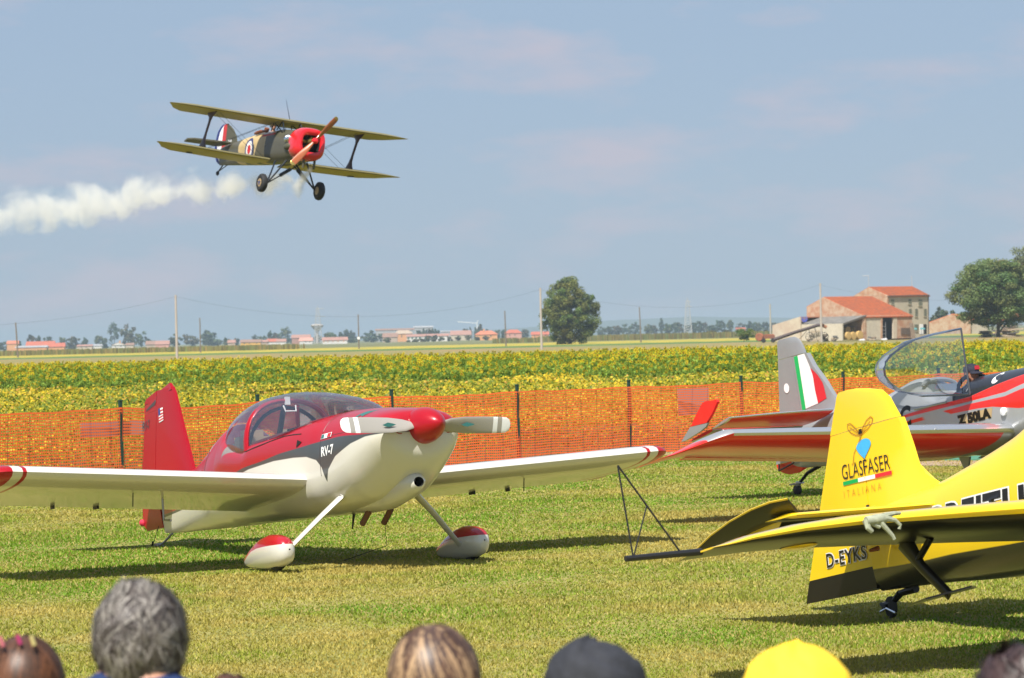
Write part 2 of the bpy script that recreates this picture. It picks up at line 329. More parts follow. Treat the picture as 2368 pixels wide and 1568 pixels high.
def decal(name, polys, parent, mapf, label=None, res=.03):
    """flat print following the skin: list of (material, [(u,v)...])"""
    import bmesh
    bm = bmesh.new(); mats = []
    for m_, pts in polys:
        m_ = M[m_] if isinstance(m_, str) else m_
        if m_ not in mats: mats.append(m_)
        f = bm.faces.new([bm.verts.new((u, v, 0)) for u, v in pts]); f.material_index = mats.index(m_)
    lay = {k_: k_ for k_ in range(len(mats))}
    bmesh.ops.triangulate(bm, faces=bm.faces)
    for _ in range(4):
        e = [e for e in bm.edges if e.calc_length() > res]
        if not e: break
        bmesh.ops.subdivide_edges(bm, edges=e, cuts=1); bmesh.ops.triangulate(bm, faces=[f for f in bm.faces if len(f.verts) > 3])
    for v in bm.verts: k_ = max([f.index if False else lay[f.material_index] for f in v.link_faces] or [0]); v.co = Vector(tuple(float(q) for q in mapf(v.co.x, v.co.y))); v.co.y -= .0016*k_
    me = bpy.data.meshes.new(name); bm.to_mesh(me); bm.free()
    for m_ in mats: me.materials.append(m_)
    return link(bpy.data.objects.new(name, me), parent, label=label)

# ------------------------------------------------------------------ the ground
def strip(name, near, far, m, z=0.0):
    """near / far: lists of (X, Y) from left to right"""
    mb = MB(); n = len(near)
    mb.add([(x, y, z) for x, y in near]+[(x, y, z) for x, y in far], [(i, i+1, n+i+1, n+i) for i in range(n-1)], m)
    return mb.build(name, None, smooth=False, kind='structure')
FENCE = [(-16.3, 38.0), (-14.2, 40.6), (-12.1, 43.4), (-10.05, 46.1), (-8.05, 48.6), (-6.03, 51.1), (-4.10, 53.5), (-2.03, 55.55), (0.07, 57.7), (2.09, 60.0), (4.26, 62.3), (6.40, 64.6), (8.55, 66.9), (10.7, 69.1), (12.85, 71.4), (15.0, 73.7), (17.1, 76.0)]
m_lawn = mat('lawn_soil', (0.20, 0.20, 0.04), 0.95, col2=(0.29, 0.25, 0.07), vscale=1.3, bump=0.5, bscale=40)
m_soil = mat('field_soil', (0.10, 0.09, 0.03), 0.95, var=0.2, vscale=1)
m_tan = mat('dry_stubble', (0.27, 0.185, 0.065), 0.95, col2=(0.20, 0.19, 0.05), vscale=0.04, stretch=(1, 0.25, 1))
m_green = mat('grass_verge', (0.07, 0.14, 0.02), 0.95, var=0.2, vscale=0.05)
m_yel = mat('yellow_crop', (0.50, 0.36, 0.02), 0.95, col2=(0.24, 0.24, 0.03), vscale=0.12, stretch=(1, 0.4, 1))
m_farg = mat('far_fields', (0.15, 0.15, 0.05), 0.95, var=0.3, vscale=0.004)
fe = [(-60, -15)]+FENCE+[(60, 121)]
strip('lawn', [(x, -40) for x, _ in fe], fe, m_lawn)
strip('crop_field_soil', fe, [(x, 200) for x, _ in fe], m_soil)
def wide(y): return [(-y*0.9-60, y), (0, y), (y*0.9+60, y)]
def band(pts): # (px, py) list -> ground points
    return [tuple(ground(px, py)[:2]) for px, py in pts]
strip('stubble_field', [(-400, 200), (-60, 200), (0, 200), (60, 200), (500, 200)], [(-1100, 680), (-300, 640), (0, 620), (300, 610), (1100, 640)], m_tan)
strip('grass_verge', [(-1100, 680), (-300, 640), (0, 620), (300, 610), (1100, 640)], [(-1200, 730), (-300, 700), (0, 720), (300, 720), (1200, 700)], m_green)
strip('yellow_crop_field', [(-1200, 730), (-300, 700), (0, 720), (300, 720), (1200, 700)], [(-1500, 880), (-300, 930), (0, 960), (300, 1010), (1500, 1010)], m_yel)
strip('far_farmland', [(-1500, 880), (-300, 930), (0, 960), (300, 1010), (1500, 1010)], [(-15000, 10500), (-5000, 10500), (0, 10500), (5000, 10500), (15000, 10500)], m_farg)
strip('ground', [(-19000, -2500), (19000, -2500)], [(-19000, 10500), (19000, 10500)], m_farg, -0.25)
# bare soil beside the fence and a green ground sheet behind the aerobatic aircraft
m_dirt = mat('bare_earth', (0.36, 0.25, 0.17), 0.95, var=0.15, vscale=6, bump=0.4, bscale=20)
def offs(i, d):
    a = np.array(FENCE[max(i-1, 0)]); b = np.array(FENCE[min(i+1, len(FENCE)-1)]); t = (b-a)/np.linalg.norm(b-a); nrm = np.array([t[1], -t[0]]); return tuple(np.array(FENCE[i])+nrm*d)
strip('dirt_path', [offs(i, 0.9) for i in range(7, 17)], [offs(i, 0.05) for i in range(7, 17)], m_dirt, 0.008)
strip('worn_soil_patch', [tuple(ground(1930, 1075)[:2]), tuple(ground(2420, 1081)[:2])], [tuple(ground(1930, 1062)[:2]), tuple(ground(2420, 1060)[:2])], m_dirt, 0.008)
o = MB().prism([ground(2075, 1066), ground(2420, 1066), ground(2420, 1047), ground(2095, 1050)], (0, 0, 0.03), mat('green_sheet', (0.06, 0.22, 0.13), 0.6, var=0.1)).build('ground_sheet', None, smooth=False)
o['label'] = 'green ground sheet lying on bare soil behind the grey and red aircraft'; o['category'] = 'ground sheet'
# low hills on the horizon
mb = MB(); pts = []
rg = np.random.default_rng(3); xs = np.linspace(-1600, 2600, 60); hz = 20+18*np.sin(xs/700+1.2)+6*np.sin(xs/190)+rg.normal(0, 1.0, 60)
hz = np.clip(hz*np.clip((xs+700)/1200, 0, 1), 0.3, 60)
vs_ = [(x, 8200, 0) for x in xs]+[(x, 8500, h) for x, h in zip(xs, hz)]+[(x, 9000, 0) for x in xs]
fs_ = [(r*60+i, r*60+i+1, (r+1)*60+i+1, (r+1)*60+i) for r in (0, 1) for i in range(59)]
mb.add(vs_, fs_, mat('hill_green', (0.06, 0.08, 0.05), 0.95)); mb.build('hills', None, kind='structure')

# ------------------------------------------------------------------ vegetation: leaf clouds from numpy
def noise2(x, y, seed=0, sc=1.0):
    r = np.random.default_rng(seed); o = np.zeros_like(x, float)
    for k in range(9):
        a = r.uniform(0, 2*math.pi); f = sc*r.uniform(0.5, 2.4); o += np.sin((x*math.cos(a)+y*math.sin(a))*f+r.uniform(0, 6.3)) / (0.6+0.4*f/sc)
    return o/3.0
def quads(cen, sx, sy, nrm, rng, shape='rhomb'):
    n = len(cen); nrm = nrm/np.linalg.norm(nrm, axis=1, keepdims=True)
    r = rng.normal(size=(n, 3)); u = np.cross(nrm, r); u /= np.linalg.norm(u, axis=1, keepdims=True)+1e-9; v = np.cross(nrm, u)
    sx = np.broadcast_to(sx, n)[:, None]; sy = np.broadcast_to(sy, n)[:, None]
    P = np.stack([cen-u*sx, cen-v*sy*0.9+u*sx*0.1, cen+u*sx, cen+v*sy], 1)
    return P.reshape(-1, 3), np.arange(4*n).reshape(-1, 4)
def in_view(x, y, m=1.12): return np.abs(x-0.0) < (y*CX/F)*m+1.0
# lawn: short blades of mown grass where the photograph shows them
rng = np.random.default_rng(11)
def lawn_color(x, y):
    a = noise2(x, y*0.55, 5, 0.9); b = noise2(x, y, 6, 3.2); g = np.clip(0.54+0.52*a+0.24*b, 0, 1)
    dry = np.array([0.45, 0.36, 0.085]); mid = np.array([0.27, 0.31, 0.035]); fresh = np.array([0.16, 0.29, 0.014])
    g = g[:, None]; c = np.where(g < 0.5, dry*(1-g*2)+mid*g*2, mid*(2-g*2)+fresh*(g*2-1)); return c
n = 560000
yy = 19.5*np.exp(rng.uniform(0, 1, n)**0.95*math.log(76/19.5)); xx = rng.uniform(-1, 1, n)*(yy*0.165+0.6)
fx = np.interp(xx, [p[0] for p in FENCE], [p[1] for p in FENCE]); ok = yy < fx-0.1; xx, yy = xx[ok], yy[ok]; n = len(xx)
hgt = rng.uniform(0.009, 0.026, n)*(1+0.35*noise2(xx, yy, 9, 1.4))*(1+0.006*(yy-20)); wd = rng.uniform(0.004, 0.009, n)*(yy/22)
an = rng.uniform(0, math.pi, n); tilt = rng.normal(0, 0.5, (n, 2))*hgt[:, None]
base = np.stack([xx, yy, np.zeros(n)], 1); dv = np.stack([np.cos(an)*wd, np.sin(an)*wd, np.zeros(n)], 1)
V = np.stack([base-dv, base+dv, base+np.stack([tilt[:, 0], tilt[:, 1], hgt], 1)], 1).reshape(-1, 3)
cb = lawn_color(xx, yy); br = rng.uniform(0.72, 1.3, n)[:, None]; dryb = (rng.uniform(0, 1, n) < 0.22)[:, None]
cb = np.where(dryb, np.array([0.46, 0.38, 0.11])*br, cb*br); cb = np.repeat(cb, 3, 0)
npobj('grass', V, 3, np.arange(3*n), colors=cb, mats=(M['blade'],), label='short mown grass, green with straw coloured patches, under the parked aircraft', kind='stuff', cat='grass')

# soybean crop behind the net
def soy(n, y0, y1, name_seed):
    r = np.random.default_rng(name_seed); y = r.uniform(y0, y1, n); x = r.uniform(-1, 1, n)*(y*0.195+1.5)
    fy = np.interp(x, [p[0] for p in FENCE], [p[1] for p in FENCE])+0.2; edge = 122-0.36*(x+20)*0.8
    k = (y > fy) & (y < edge); x, y, fy = x[k], y[k], fy[k]; n = len(x)
    top = 0.70+0.10*noise2(x, y, 21, 1.1)+0.07*np.sin((x*0.75+y*0.66)*2*math.pi/0.7)
    d = y-fy; low = np.clip(1-d/3.5, 0, 1); z = top*(1-r.uniform(0, 1, n)**1.25*(0.30+0.70*low)); return x, y, z, top, d
parts_v, parts_c = [], []
for (cnt, y0, y1, sz, sd_) in ((345000, 38, 76, 0.036, 31), (195000, 64, 96, 0.046, 32), (150000, 90, 128, 0.060, 33)):
    x, y, z, top, d = soy(cnt, y0, y1, sd_); r = np.random.default_rng(sd_+50); n = len(x)
    nr = np.stack([r.normal(0, 0.6, n), r.normal(-0.25, 0.6, n), np.abs(r.normal(0.8, 0.3, n))], 1)
    s_ = sz*r.uniform(0.65, 1.25, n); P, _ = quads(np.stack([x, y, z], 1), s_, s_*0.62, nr, r)
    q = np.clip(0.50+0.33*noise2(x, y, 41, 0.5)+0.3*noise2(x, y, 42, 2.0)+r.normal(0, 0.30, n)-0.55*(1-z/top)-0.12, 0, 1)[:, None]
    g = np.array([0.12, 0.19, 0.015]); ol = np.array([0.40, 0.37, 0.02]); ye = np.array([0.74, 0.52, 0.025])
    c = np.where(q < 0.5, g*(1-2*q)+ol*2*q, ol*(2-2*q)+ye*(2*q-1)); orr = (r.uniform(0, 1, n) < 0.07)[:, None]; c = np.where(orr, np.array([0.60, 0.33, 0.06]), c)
    parts_v.append(P); parts_c.append(np.repeat(c*r.uniform(0.75, 1.2, n)[:, None], 4, 0))
V = np.vstack(parts_v); npobj('soybean_crop', V, 4, np.arange(len(V)), colors=np.vstack(parts_c), mats=(M['leaf'],), label='low yellowing soybean plants filling the field behind the orange net', cat='crop', kind='stuff')

# sunflowers: six variants
def sunflower(seed):
    r = np.random.default_rng(seed); V = []; Fq = []; col = []; h = r.uniform(0.92, 1.34)
    def tri(a, b, c_, col_): V.extend([a, b, c_]); Fq.append(1); col.extend([col_]*3)
    gr = np.array([0.21, 0.31, 0.045]); bend = r.normal(0, 0.05, 2)
    p0 = np.array([0, 0, 0]); p1 = np.array([bend[0], bend[1], h])
    for a in (0, 2.1, 4.2):
        o0 = np.array([math.cos(a), math.sin(a), 0])*0.016; o1 = np.array([math.cos(a+2.1), math.sin(a+2.1), 0])*0.016
        tri(p0+o0, p0+o1, p1+o0, gr*1.2); tri(p0+o1, p1+o1, p1+o0, gr*1.2)
    for k in range(9):
        a = r.uniform(0, 6.28); z = h*r.uniform(0.25, 0.93); L_ = r.uniform(0.16, 0.27); d = np.array([math.cos(a), math.sin(a), 0]); s_ = np.array([-d[1], d[0], 0])
        b = np.array([bend[0]*z/h, bend[1]*z/h, z]); m_ = b+d*L_*0.55+np.array([0, 0, 0.05]); t = b+d*L_+np.array([0, 0, -0.06]); c_ = gr*r.uniform(0.7, 1.5)
        tri(b, m_+s_*L_*0.42, t, c_); tri(b, t, m_-s_*L_*0.42, c_)
    az = r.normal(-1.25, 0.75); el = r.normal(0.05, 0.28); nrm = np.array([math.cos(az)*math.cos(el), math.sin(az)*math.cos(el), math.sin(el)]); nrm, u, w = frame(nrm)
    c0 = p1+nrm*0.05; R0, R1 = r.uniform(0.032, 0.045), r.uniform(0.085, 0.12); yl = np.array([0.92, 0.74, 0.015])
    for k in range(12):
        a = k*math.pi/6+r.uniform(-.1, .1); da = 0.24; f = lambda ang, rad, up=0: c0+(u*math.cos(ang)+w*math.sin(ang))*rad+nrm*up
        tri(f(a-da, R0), f(a+da, R0), f(a+r.normal(0, .05), R1*r.uniform(.85, 1.1), r.uniform(-0.02, 0.035)), yl*r.uniform(.85, 1.1))
    for k in range(6):
        a = k*math.pi/3; tri(c0+nrm*0.012, c0+(u*math.cos(a)+w*math.sin(a))*R0*1.05+nrm*.004, c0+(u*math.cos(a+1.05)+w*math.sin(a+1.05))*R0*1.05+nrm*.004, np.array([0.30, 0.15, 0.012]))
    return np.array(V), np.array(col)
SF = [sunflower(100+i) for i in range(6)]
SFm = [npmesh('sunflower', v, 3, np.arange(len(v)), colors=c, mats=(M['petal'],)) for v, c in SF]
rng = np.random.default_rng(77); n = 24000
y = rng.uniform(88, 182, n); x = rng.uniform(-1, 1, n)*(y*0.195+1.5); e0 = 122-0.29*(x+20)
k = (y > e0+rng.uniform(0, 0.6, n)) & (rng.uniform(0, 1, n) < 1.0); x, y, e0 = x[k], y[k], e0[k]
order = np.argsort(60*(np.abs(x) > y*0.160)+y-e0*0.0+rng.uniform(0, .5, len(y))+(x+20)*0.29*1.0); x, y = x[order], y[order]; n = len(x)
var = rng.integers(0, 6, n); sc = rng.uniform(0.86, 1.1, n)*(0.76+0.24*np.clip((y-(122-0.29*(x+20)))/14, 0, 1)); rz = rng.normal(0, 1.0, n)
for i in range(300):
    o = bpy.data.objects.new('sunflower', SFm[var[i]]); o.location = (x[i], y[i], 0); o.rotation_euler = (0, 0, rz[i]); o.scale = (sc[i],)*3
    link(o, None, 'sunflower plant in the front rows of the sunflower field', 'sunflower', 'sunflowers in the front rows of the field')
vs_, cs_ = [], []
for v in range(6):
    idx = np.where(var[300:] == v)[0]+300; B, cc = SF[v]; m_ = len(idx)
    c_, s_ = np.cos(rz[idx])[:, None], np.sin(rz[idx])[:, None]
    X = (B[None, :, 0]*c_-B[None, :, 1]*s_)*sc[idx][:, None]+x[idx][:, None]; Y = (B[None, :, 0]*s_+B[None, :, 1]*c_)*sc[idx][:, None]+y[idx][:, None]; Z = B[None, :, 2]*sc[idx][:, None]
    vs_.append(np.stack([X, Y, Z], 2).reshape(-1, 3)); cs_.append(np.tile(cc, (m_, 1))*np.repeat(rng.uniform(.85, 1.15, m_), len(cc))[:, None])
V = np.vstack(vs_); npobj('sunflower_field', V, 3, np.arange(len(V)), colors=np.vstack(cs_), mats=(M['petal'],), label='dense blooming sunflowers filling the field beyond the yellowing soybeans', cat='sunflowers', kind='stuff')

# trees
def crown(cen, rad, nclump, nleaf, lsize, col, seed, zprof=None, cl=0.2, dark=0.5):
    r = np.random.default_rng(seed); cen = np.asarray(cen, float); rad = np.asarray(rad, float)
    d = r.normal(size=(nclump, 3)); d /= np.linalg.norm(d, axis=1, keepdims=True); rr = r.uniform(0.06, 0.97, nclump)**0.42
    cc = d*rr[:, None]*0.88
    if zprof is not None:
        f = np.array([zprof(q) for q in cc[:, 2]])[:, None]; cc[:, :2] *= f
    w = r.integers(0, nclump, nleaf); s_ = cl*r.uniform(0.6, 1.2, nclump)[w][:, None]
    o = r.normal(size=(nleaf, 3)); o /= np.linalg.norm(o, axis=1, keepdims=True); o *= (r.uniform(0, 1, nleaf)**0.45)[:, None]
    P = cc[w]+o*s_*np.array([1, 1, 0.75]); W = cen+P*rad
    nr = o+np.array([0, 0, 0.5])+r.normal(0, 0.5, (nleaf, 3)); Q, I = quads(W, lsize*r.uniform(.6, 1.3, nleaf), lsize*0.7, nr, r)
    c = np.asarray(col)*(r.uniform(0.65, 1.25, nclump)[w]*r.uniform(0.7, 1.3, nleaf))[:, None]
    c[:, 0] *= r.uniform(.8, 1.35, nclump)[w]
    return Q, np.repeat(c, 4, 0), cen+cc*rad
def tree(name, px, base_px, top_px, w_px, D, label, col=(0.06, 0.085, 0.03), nleaf=500, nclump=22, ls=None, zprof=None, z0=0.12, seed=1, trunkr=None, group=None, cat='tree', cl=0.28, limbs=0, trunk_lean=0, depth=None):
    b = at(px, base_px, D); gx = b[0]; top = at(px, top_px, D)[2]; zb = 0.0; hgt = top-zb; w = w_px*D/F/2
    t = empty(name, (gx, D, 0), label, cat, group)
    lo = zb+hgt*z0; cen = (0, 0, (lo+top)/2); rad = (w, depth or w, (top-lo)/2)
    ls = ls or max(0.25, w*0.16)
    Q, c, cl_ = crown(cen, rad, nclump, nleaf, ls, col, seed, zprof, cl)
    npobj('crown', Q, 4, np.arange(len(Q)), colors=c, mats=(M['leaf'] if D < 900 else M['leaf_far'],), parent=t)
    tr = trunkr or max(0.12, hgt*0.018); mb = MB(); mb.tube([(0, 0, -0.1), (trunk_lean*.3, 0, lo), (trunk_lean, 0, (lo+top)/2+hgt*.1)], [tr, tr*.75, tr*.3], 'bark', 7)
    r = np.random.default_rng(seed+9)
    for k in range(limbs):
        q = cl_[k % len(cl_)]; zz = r.uniform(lo*0.8, (lo+top)/2); mid = np.array([q[0]*.45, q[1]*.45, zz*.5+q[2]*.5]); mb.tube([(trunk_lean*.3, 0, zz*.8), mid, q], [tr*.42, tr*.25, tr*.08], 'bark', 5)
    mb.build('trunk', t)
    return t
GR = (0.09, 0.12, 0.045); DG = (0.06, 0.09, 0.045)
tree('tree', 1318, 797, 624, 160, 770, 'tall solitary broadleaf tree beside the pale pole in mid field', col=(0.14, 0.185, 0.04), nleaf=40000, nclump=230, ls=0.23, z0=-0.08, seed=5, limbs=30, trunkr=0.35, cl=0.155,
     zprof=lambda z: (1.0 if z < 0 else 1-0.62*z**1.1))
tree('walnut_tree', 2308, 768, 588, 258, 570, 'large dense green tree in front of the small brick barn', col=(0.135, 0.20, 0.06), nleaf=46000, nclump=230, ls=0.19, z0=0.06, seed=8, limbs=30, trunkr=0.4, cl=0.2, zprof=lambda z: (1.0 if z > -0.35 else 1.0))
tree('tree', 2400, 768, 562, 260, 630, 'tall olive brown tree at the right edge behind the green one', col=(0.20, 0.20, 0.10), nleaf=26000, nclump=150, ls=0.24, z0=0.15, seed=14, limbs=20, trunkr=0.35, cl=0.18)
tree('shrub', 1720, 785, 752, 56, 640, 'small round bright green shrub left of the rusty farm machine', col=(0.11, 0.16, 0.03), nleaf=1500, nclump=20, ls=0.16, z0=0.0, seed=21, cl=0.3, cat='shrub')
Z1 = lambda u, v: (0.3417*u, 635.7+.3417*v); Z2 = lambda u, v: (751.3+.3417*u, 606.8+.3417*v); Z3 = lambda u, v: (1560.3+.3407*u, 549+.3407*v)
far = []
for (u, v, w) in [(215, 392, 55), (262, 400, 30), (330, 405, 60), (425, 418, 50), (500, 415, 90), (580, 415, 50), (680, 405, 90), (775, 302, 80), (865, 326, 110), (960, 372, 90), (885, 450, 50), (1190, 400, 80), (1285, 400, 110), (1415, 372, 125), (1435, 440, 150), (1540, 420, 60), (1600, 425, 40), (1730, 405, 50), (1785, 405, 60), (1828, 375, 35), (1863, 385, 40), (1925, 350, 85), (30, 445, 90), (2240, 388, 90), (2310, 380, 30), (2350, 362, 40), (700, 460, 60), (480, 460, 80), (2150, 405, 60), (1980, 425, 90), (1020, 440, 60), (130, 440, 40), (1110, 470, 40)]:
    far.append((*Z1(u, v), w*.3417, 'far left village'))
for (u, v, w) in [(40, 470, 90), (108, 465, 30), (160, 448, 60), (185, 470, 70), (190, 510, 90), (318, 462, 120), (380, 475, 50), (432, 450, 50), (638, 450, 35), (668, 442, 22), (690, 445, 20), (708, 445, 20), (728, 440, 22), (748, 442, 22), (768, 452, 20), (945, 440, 18), (965, 440, 16), (985, 438, 16), (1020, 436, 16), (1047, 408, 35), (1095, 440, 20), (1170, 450, 50), (1210, 452, 30), (1350, 445, 70), (1260, 455, 45)]:
    far.append((*Z2(u, v), w*.3417, 'village left of the lone tree'))
for (u, v, w) in [(1870, 430, 60), (1920, 430, 60), (1980, 425, 70), (2040, 410, 80), (2100, 405, 70), (2190, 415, 60), (2230, 420, 50), (2278, 378, 35), (2320, 400, 50), (2365, 400, 60)]:
    far.append((*Z2(u, v), w*.3417, 'horizon right of the lone tree'))
for (u, v, w) in [(20, 570, 60), (65, 585, 70), (130, 572, 60), (170, 560, 45), (205, 575, 60), (250, 590, 60), (312, 550, 65), (375, 545, 45), (450, 575, 60), (520, 565, 60), (560, 570, 50), (610, 570, 60), (660, 575, 60), (700, 565, 70), (745, 575, 60)]:
    far.append((*Z3(u, v), w*.3407, 'horizon left of the farm'))
LM = [(0, 'the left edge'), (92, 'the large red barn'), (274, 'the white gabled house'), (406, 'the left pale pole'), (578, 'the yellow house'), (733, 'the water tower'), (828, 'the pole with a white plate'), (932, 'the two storey orange house'), (1125, 'the bright orange house'), (1318, 'the lone tree'), (1480, 'the reddish pole'), (1589, 'the right pylon'), (1780, 'the grey pole by the farm')]
ORD = ['first', 'second', 'third', 'fourth', 'fifth', 'sixth', 'seventh', 'eighth', 'ninth', 'tenth', 'eleventh', 'twelfth']
def kind_of(px, py, w): return 'slender upright' if (hor(px)-py) > 1.6*w else ('broad bushy' if w > 27 else ('medium round' if w > 18 else 'small round'))
slot = {}
for i, (px, py, w, where) in sorted(enumerate(far), key=lambda q: q[1][0]):
    lm = [q for q in LM if q[0] <= px][-1] if px >= 0 else LM[0]; kd = kind_of(px, py, w); slot.setdefault((lm[1], kd), []).append(i)
for i, (px, py, w, where) in enumerate(far):
    D = 2300+(i*137 % 500); kd = kind_of(px, py, w); key = [k for k, v in slot.items() if i in v][0]; o_ = slot[key].index(i); one = len(slot[key]) == 1
    tree('tree', px, hor(px)+7, py, w*1.25, D, ('hazy %s tree right of %s' % (kd, key[0])) if one else ('%s hazy %s tree right of %s' % (ORD[o_], kd, key[0])), col=(DG if i % 3 else GR) if i % 4 else (0.09, 0.09, 0.05), nleaf=620, nclump=30, ls=max(0.8, w*D/F*0.085), z0=0.0, seed=200+i, cl=0.27,
         zprof=(lambda q: 1-0.3*abs(q)) if 'slender' in kd else None, group='hazy trees along the horizon')
for (u, v, w) in [(568, 530, 22), (612, 517, 45), (665, 517, 50), (730, 510, 40), (788, 505, 45), (845, 502, 40), (900, 498, 40), (965, 495, 45), (1030, 500, 40), (1088, 500, 50), (420, 510, 60), (700, 490, 40), (745, 485, 30)]:
    px, py = Z2(u, v); nb_ = sorted([568, 612, 665, 730, 788, 845, 900, 965, 1030, 1088, 420, 700, 745]).index(u); tree('bush', px, py+15, py, w*.36, 1900, '%s rounded brownish green bush from the left in the row before the village houses' % (ORD+['thirteenth'])[nb_], col=(0.11, 0.11, 0.05), nleaf=260, nclump=12, ls=0.7, z0=0.0, seed=int(u), cl=0.35, cat='bush', group='rounded bushes before the village')
for (u, v, w) in [(205, 632, 60), (245, 632, 60), (290, 630, 60), (350, 625, 70), (430, 622, 80), (540, 618, 70), (600, 628, 60)]:
    px, py = Z3(u, v); nb_ = [205, 245, 290, 350, 430, 540, 600].index(u); tree('bush', px, py+8, py, w*.36, 1150, '%s low olive bush from the left in the hedge left of the farm' % ORD[nb_], col=(0.13, 0.12, 0.05), nleaf=500, nclump=12, ls=0.4, z0=0.0, seed=int(u)+3, cl=0.35, cat='bush', group='low hedge bushes left of the farm')
for (u, v, w) in [(1810, 465, 110), (1890, 485, 60), (1750, 528, 55)]:
    px, py = Z3(u, v); tree('tree', px, hor(px)+12, py, w*.3407, 1150, {110: 'round bluish tree between farmhouse and large green tree', 60: 'smaller bluish tree touching the left side of the large green tree', 55: 'low bluish tree just right of the farmhouse wall'}[w], col=(0.06, 0.09, 0.035), nleaf=1500, nclump=30, ls=0.5, z0=0.05, seed=int(u)+3, cl=0.28)
# maize blocks
def maize(name, px0, px1, D, h, label, seed, depth=60):
    r = np.random.default_rng(seed); x0 = at(px0, 0, D)[0]; x1 = at(px1, 0, D)[0]; n = int((x1-x0)*16); x = r.uniform(x0, x1, n); y = D+depth*r.uniform(0, 1, n)**2
    hh = h*r.uniform(.8, 1.08, n); wd = r.uniform(.12, .3, n); V = np.stack([np.stack([x-wd, y, 0*x], 1), np.stack([x+wd, y, 0*x], 1), np.stack([x+wd*.5, y, hh*.93], 1), np.stack([x-wd*.6, y, hh], 1)], 1).reshape(-1, 3)
    c = np.array([0.17, 0.165, 0.055])*r.uniform(.55, 1.35, n)[:, None]; c[:, 0] *= r.uniform(.8, 1.35, n); npobj(name, V, 4, np.arange(4*n), colors=np.repeat(c, 4, 0), mats=(M['leaf_far'],), label=label, cat='maize', kind='stuff')
maize('maize_field', -60, 660, 900, 1.45, 'tall dry green maize standing before the red roofed houses on the left', 1)
maize('maize_field', 1120, 1240, 1040, 1.6, 'strip of maize before the orange house', 2)
maize('maize_field', 1230, 1800, 1060, 1.9, 'brownish maize field right of the lone tree', 3)

# ------------------------------------------------------------------ orange net fence on green posts
fence = empty('net_fence', (0.07, 57.7, 0), 'orange plastic net on thin green posts between lawn and crops', 'fence')
FP = [np.array([x-0.07, y-57.7, 0.0]) for x, y in FENCE]
lean = np.random.default_rng(2).normal(0, 0.006, (len(FP), 2))
pm = MB().box((0, 0, 0.66), (0.045, 0.045, 1.34), 'post').box((0, 0, 1.34), (0.055, 0.055, 0.02), 'post').mesh('post', False)
for i, p in enumerate(FP):
    o = bpy.data.objects.new('post', pm); o.location = tuple(p); o.rotation_euler = (lean[i][0], lean[i][1]-0.004, 0.8); link(o, fence)
V = []; Fq = []; mi_ = []
def q4(a, b, c, d, m_): k = len(V); V.extend([a, b, c, d]); Fq.extend([k, k+1, k+2, k+3]); mi_.append(m_)
rN = np.random.default_rng(8)
for i in range(len(FP)-1):
    a, b = FP[i], FP[i+1]; L_ = np.linalg.norm(b-a); t = (b-a)/L_; nrm = np.array([t[1], -t[0], 0]); ncol = int(L_/0.047); nrow = 26
    sag = rN.uniform(0.008, 0.03); wob = rN.uniform(-0.05, 0.05, 3)
    def P(u, v):
        z = 0.03+v*1.19-sag*math.sin(math.pi*u)*(0.3+v)+0.006*math.sin(u*19+v*3+i); o_ = 0.03+0.02*math.sin(u*7+v*4+i*2)+wob[0]*math.sin(math.pi*u)*0.5
        p = a+t*u*L_+nrm*o_; return np.array([p[0], p[1], z])
    grid = [[P(c/ncol, r/nrow) for c in range(ncol+1)] for r in range(nrow+1)]
    up = np.array([0, 0, 1.])
    for r in range(nrow+1):
        hw = 0.0100 if 0 < r < nrow else 0.014; m_ = 1 if r in (6, 13, 20) else 0
        for c in range(0, ncol, 2):
            c2 = min(c+2, ncol); q4(grid[r][c]-up*hw, grid[r][c2]-up*hw, grid[r][c2]+up*hw, grid[r][c]+up*hw, 0)
    for c in range(ncol+1):
        hw = t*(0.0066); m_ = 1 if c % 9 == 0 else 0  # every ninth upright strand is a darker orange
        for r in range(0, nrow, 2): q4(grid[r][c]-hw+nrm*.002, grid[r][c]+hw+nrm*.002, grid[min(r+2, nrow)][c]+hw+nrm*.002, grid[min(r+2, nrow)][c]-hw+nrm*.002, m_)
npobj('net', np.array(V), 4, np.array(Fq), mats=(M['net'], M['net_dark']), matidx=mi_, parent=fence, kind='stuff')
def patch(i, u0, u1, z0, z1):
    a, b = FP[i], FP[i+1]; L_ = np.linalg.norm(b-a); t = (b-a)/L_; nrm = np.array([t[1], -t[0], 0]); mb = MB(); y = -nrm*0.05
    c0 = a+t*u0*L_+y; c1 = a+t*u1*L_+y; mb.prism([c0+[0, 0, z0], c1+[0, 0, z0], c1+[0, 0, z1], c0+[0, 0, z1]], nrm*0.003, 'net_grey'); mb.build('repair_patch', fence, smooth=False, label='grey sheet tied behind the orange net')
patch(9, .44, .72, .66, 1.16); patch(4, .75, 1.30, .80, 1.02)

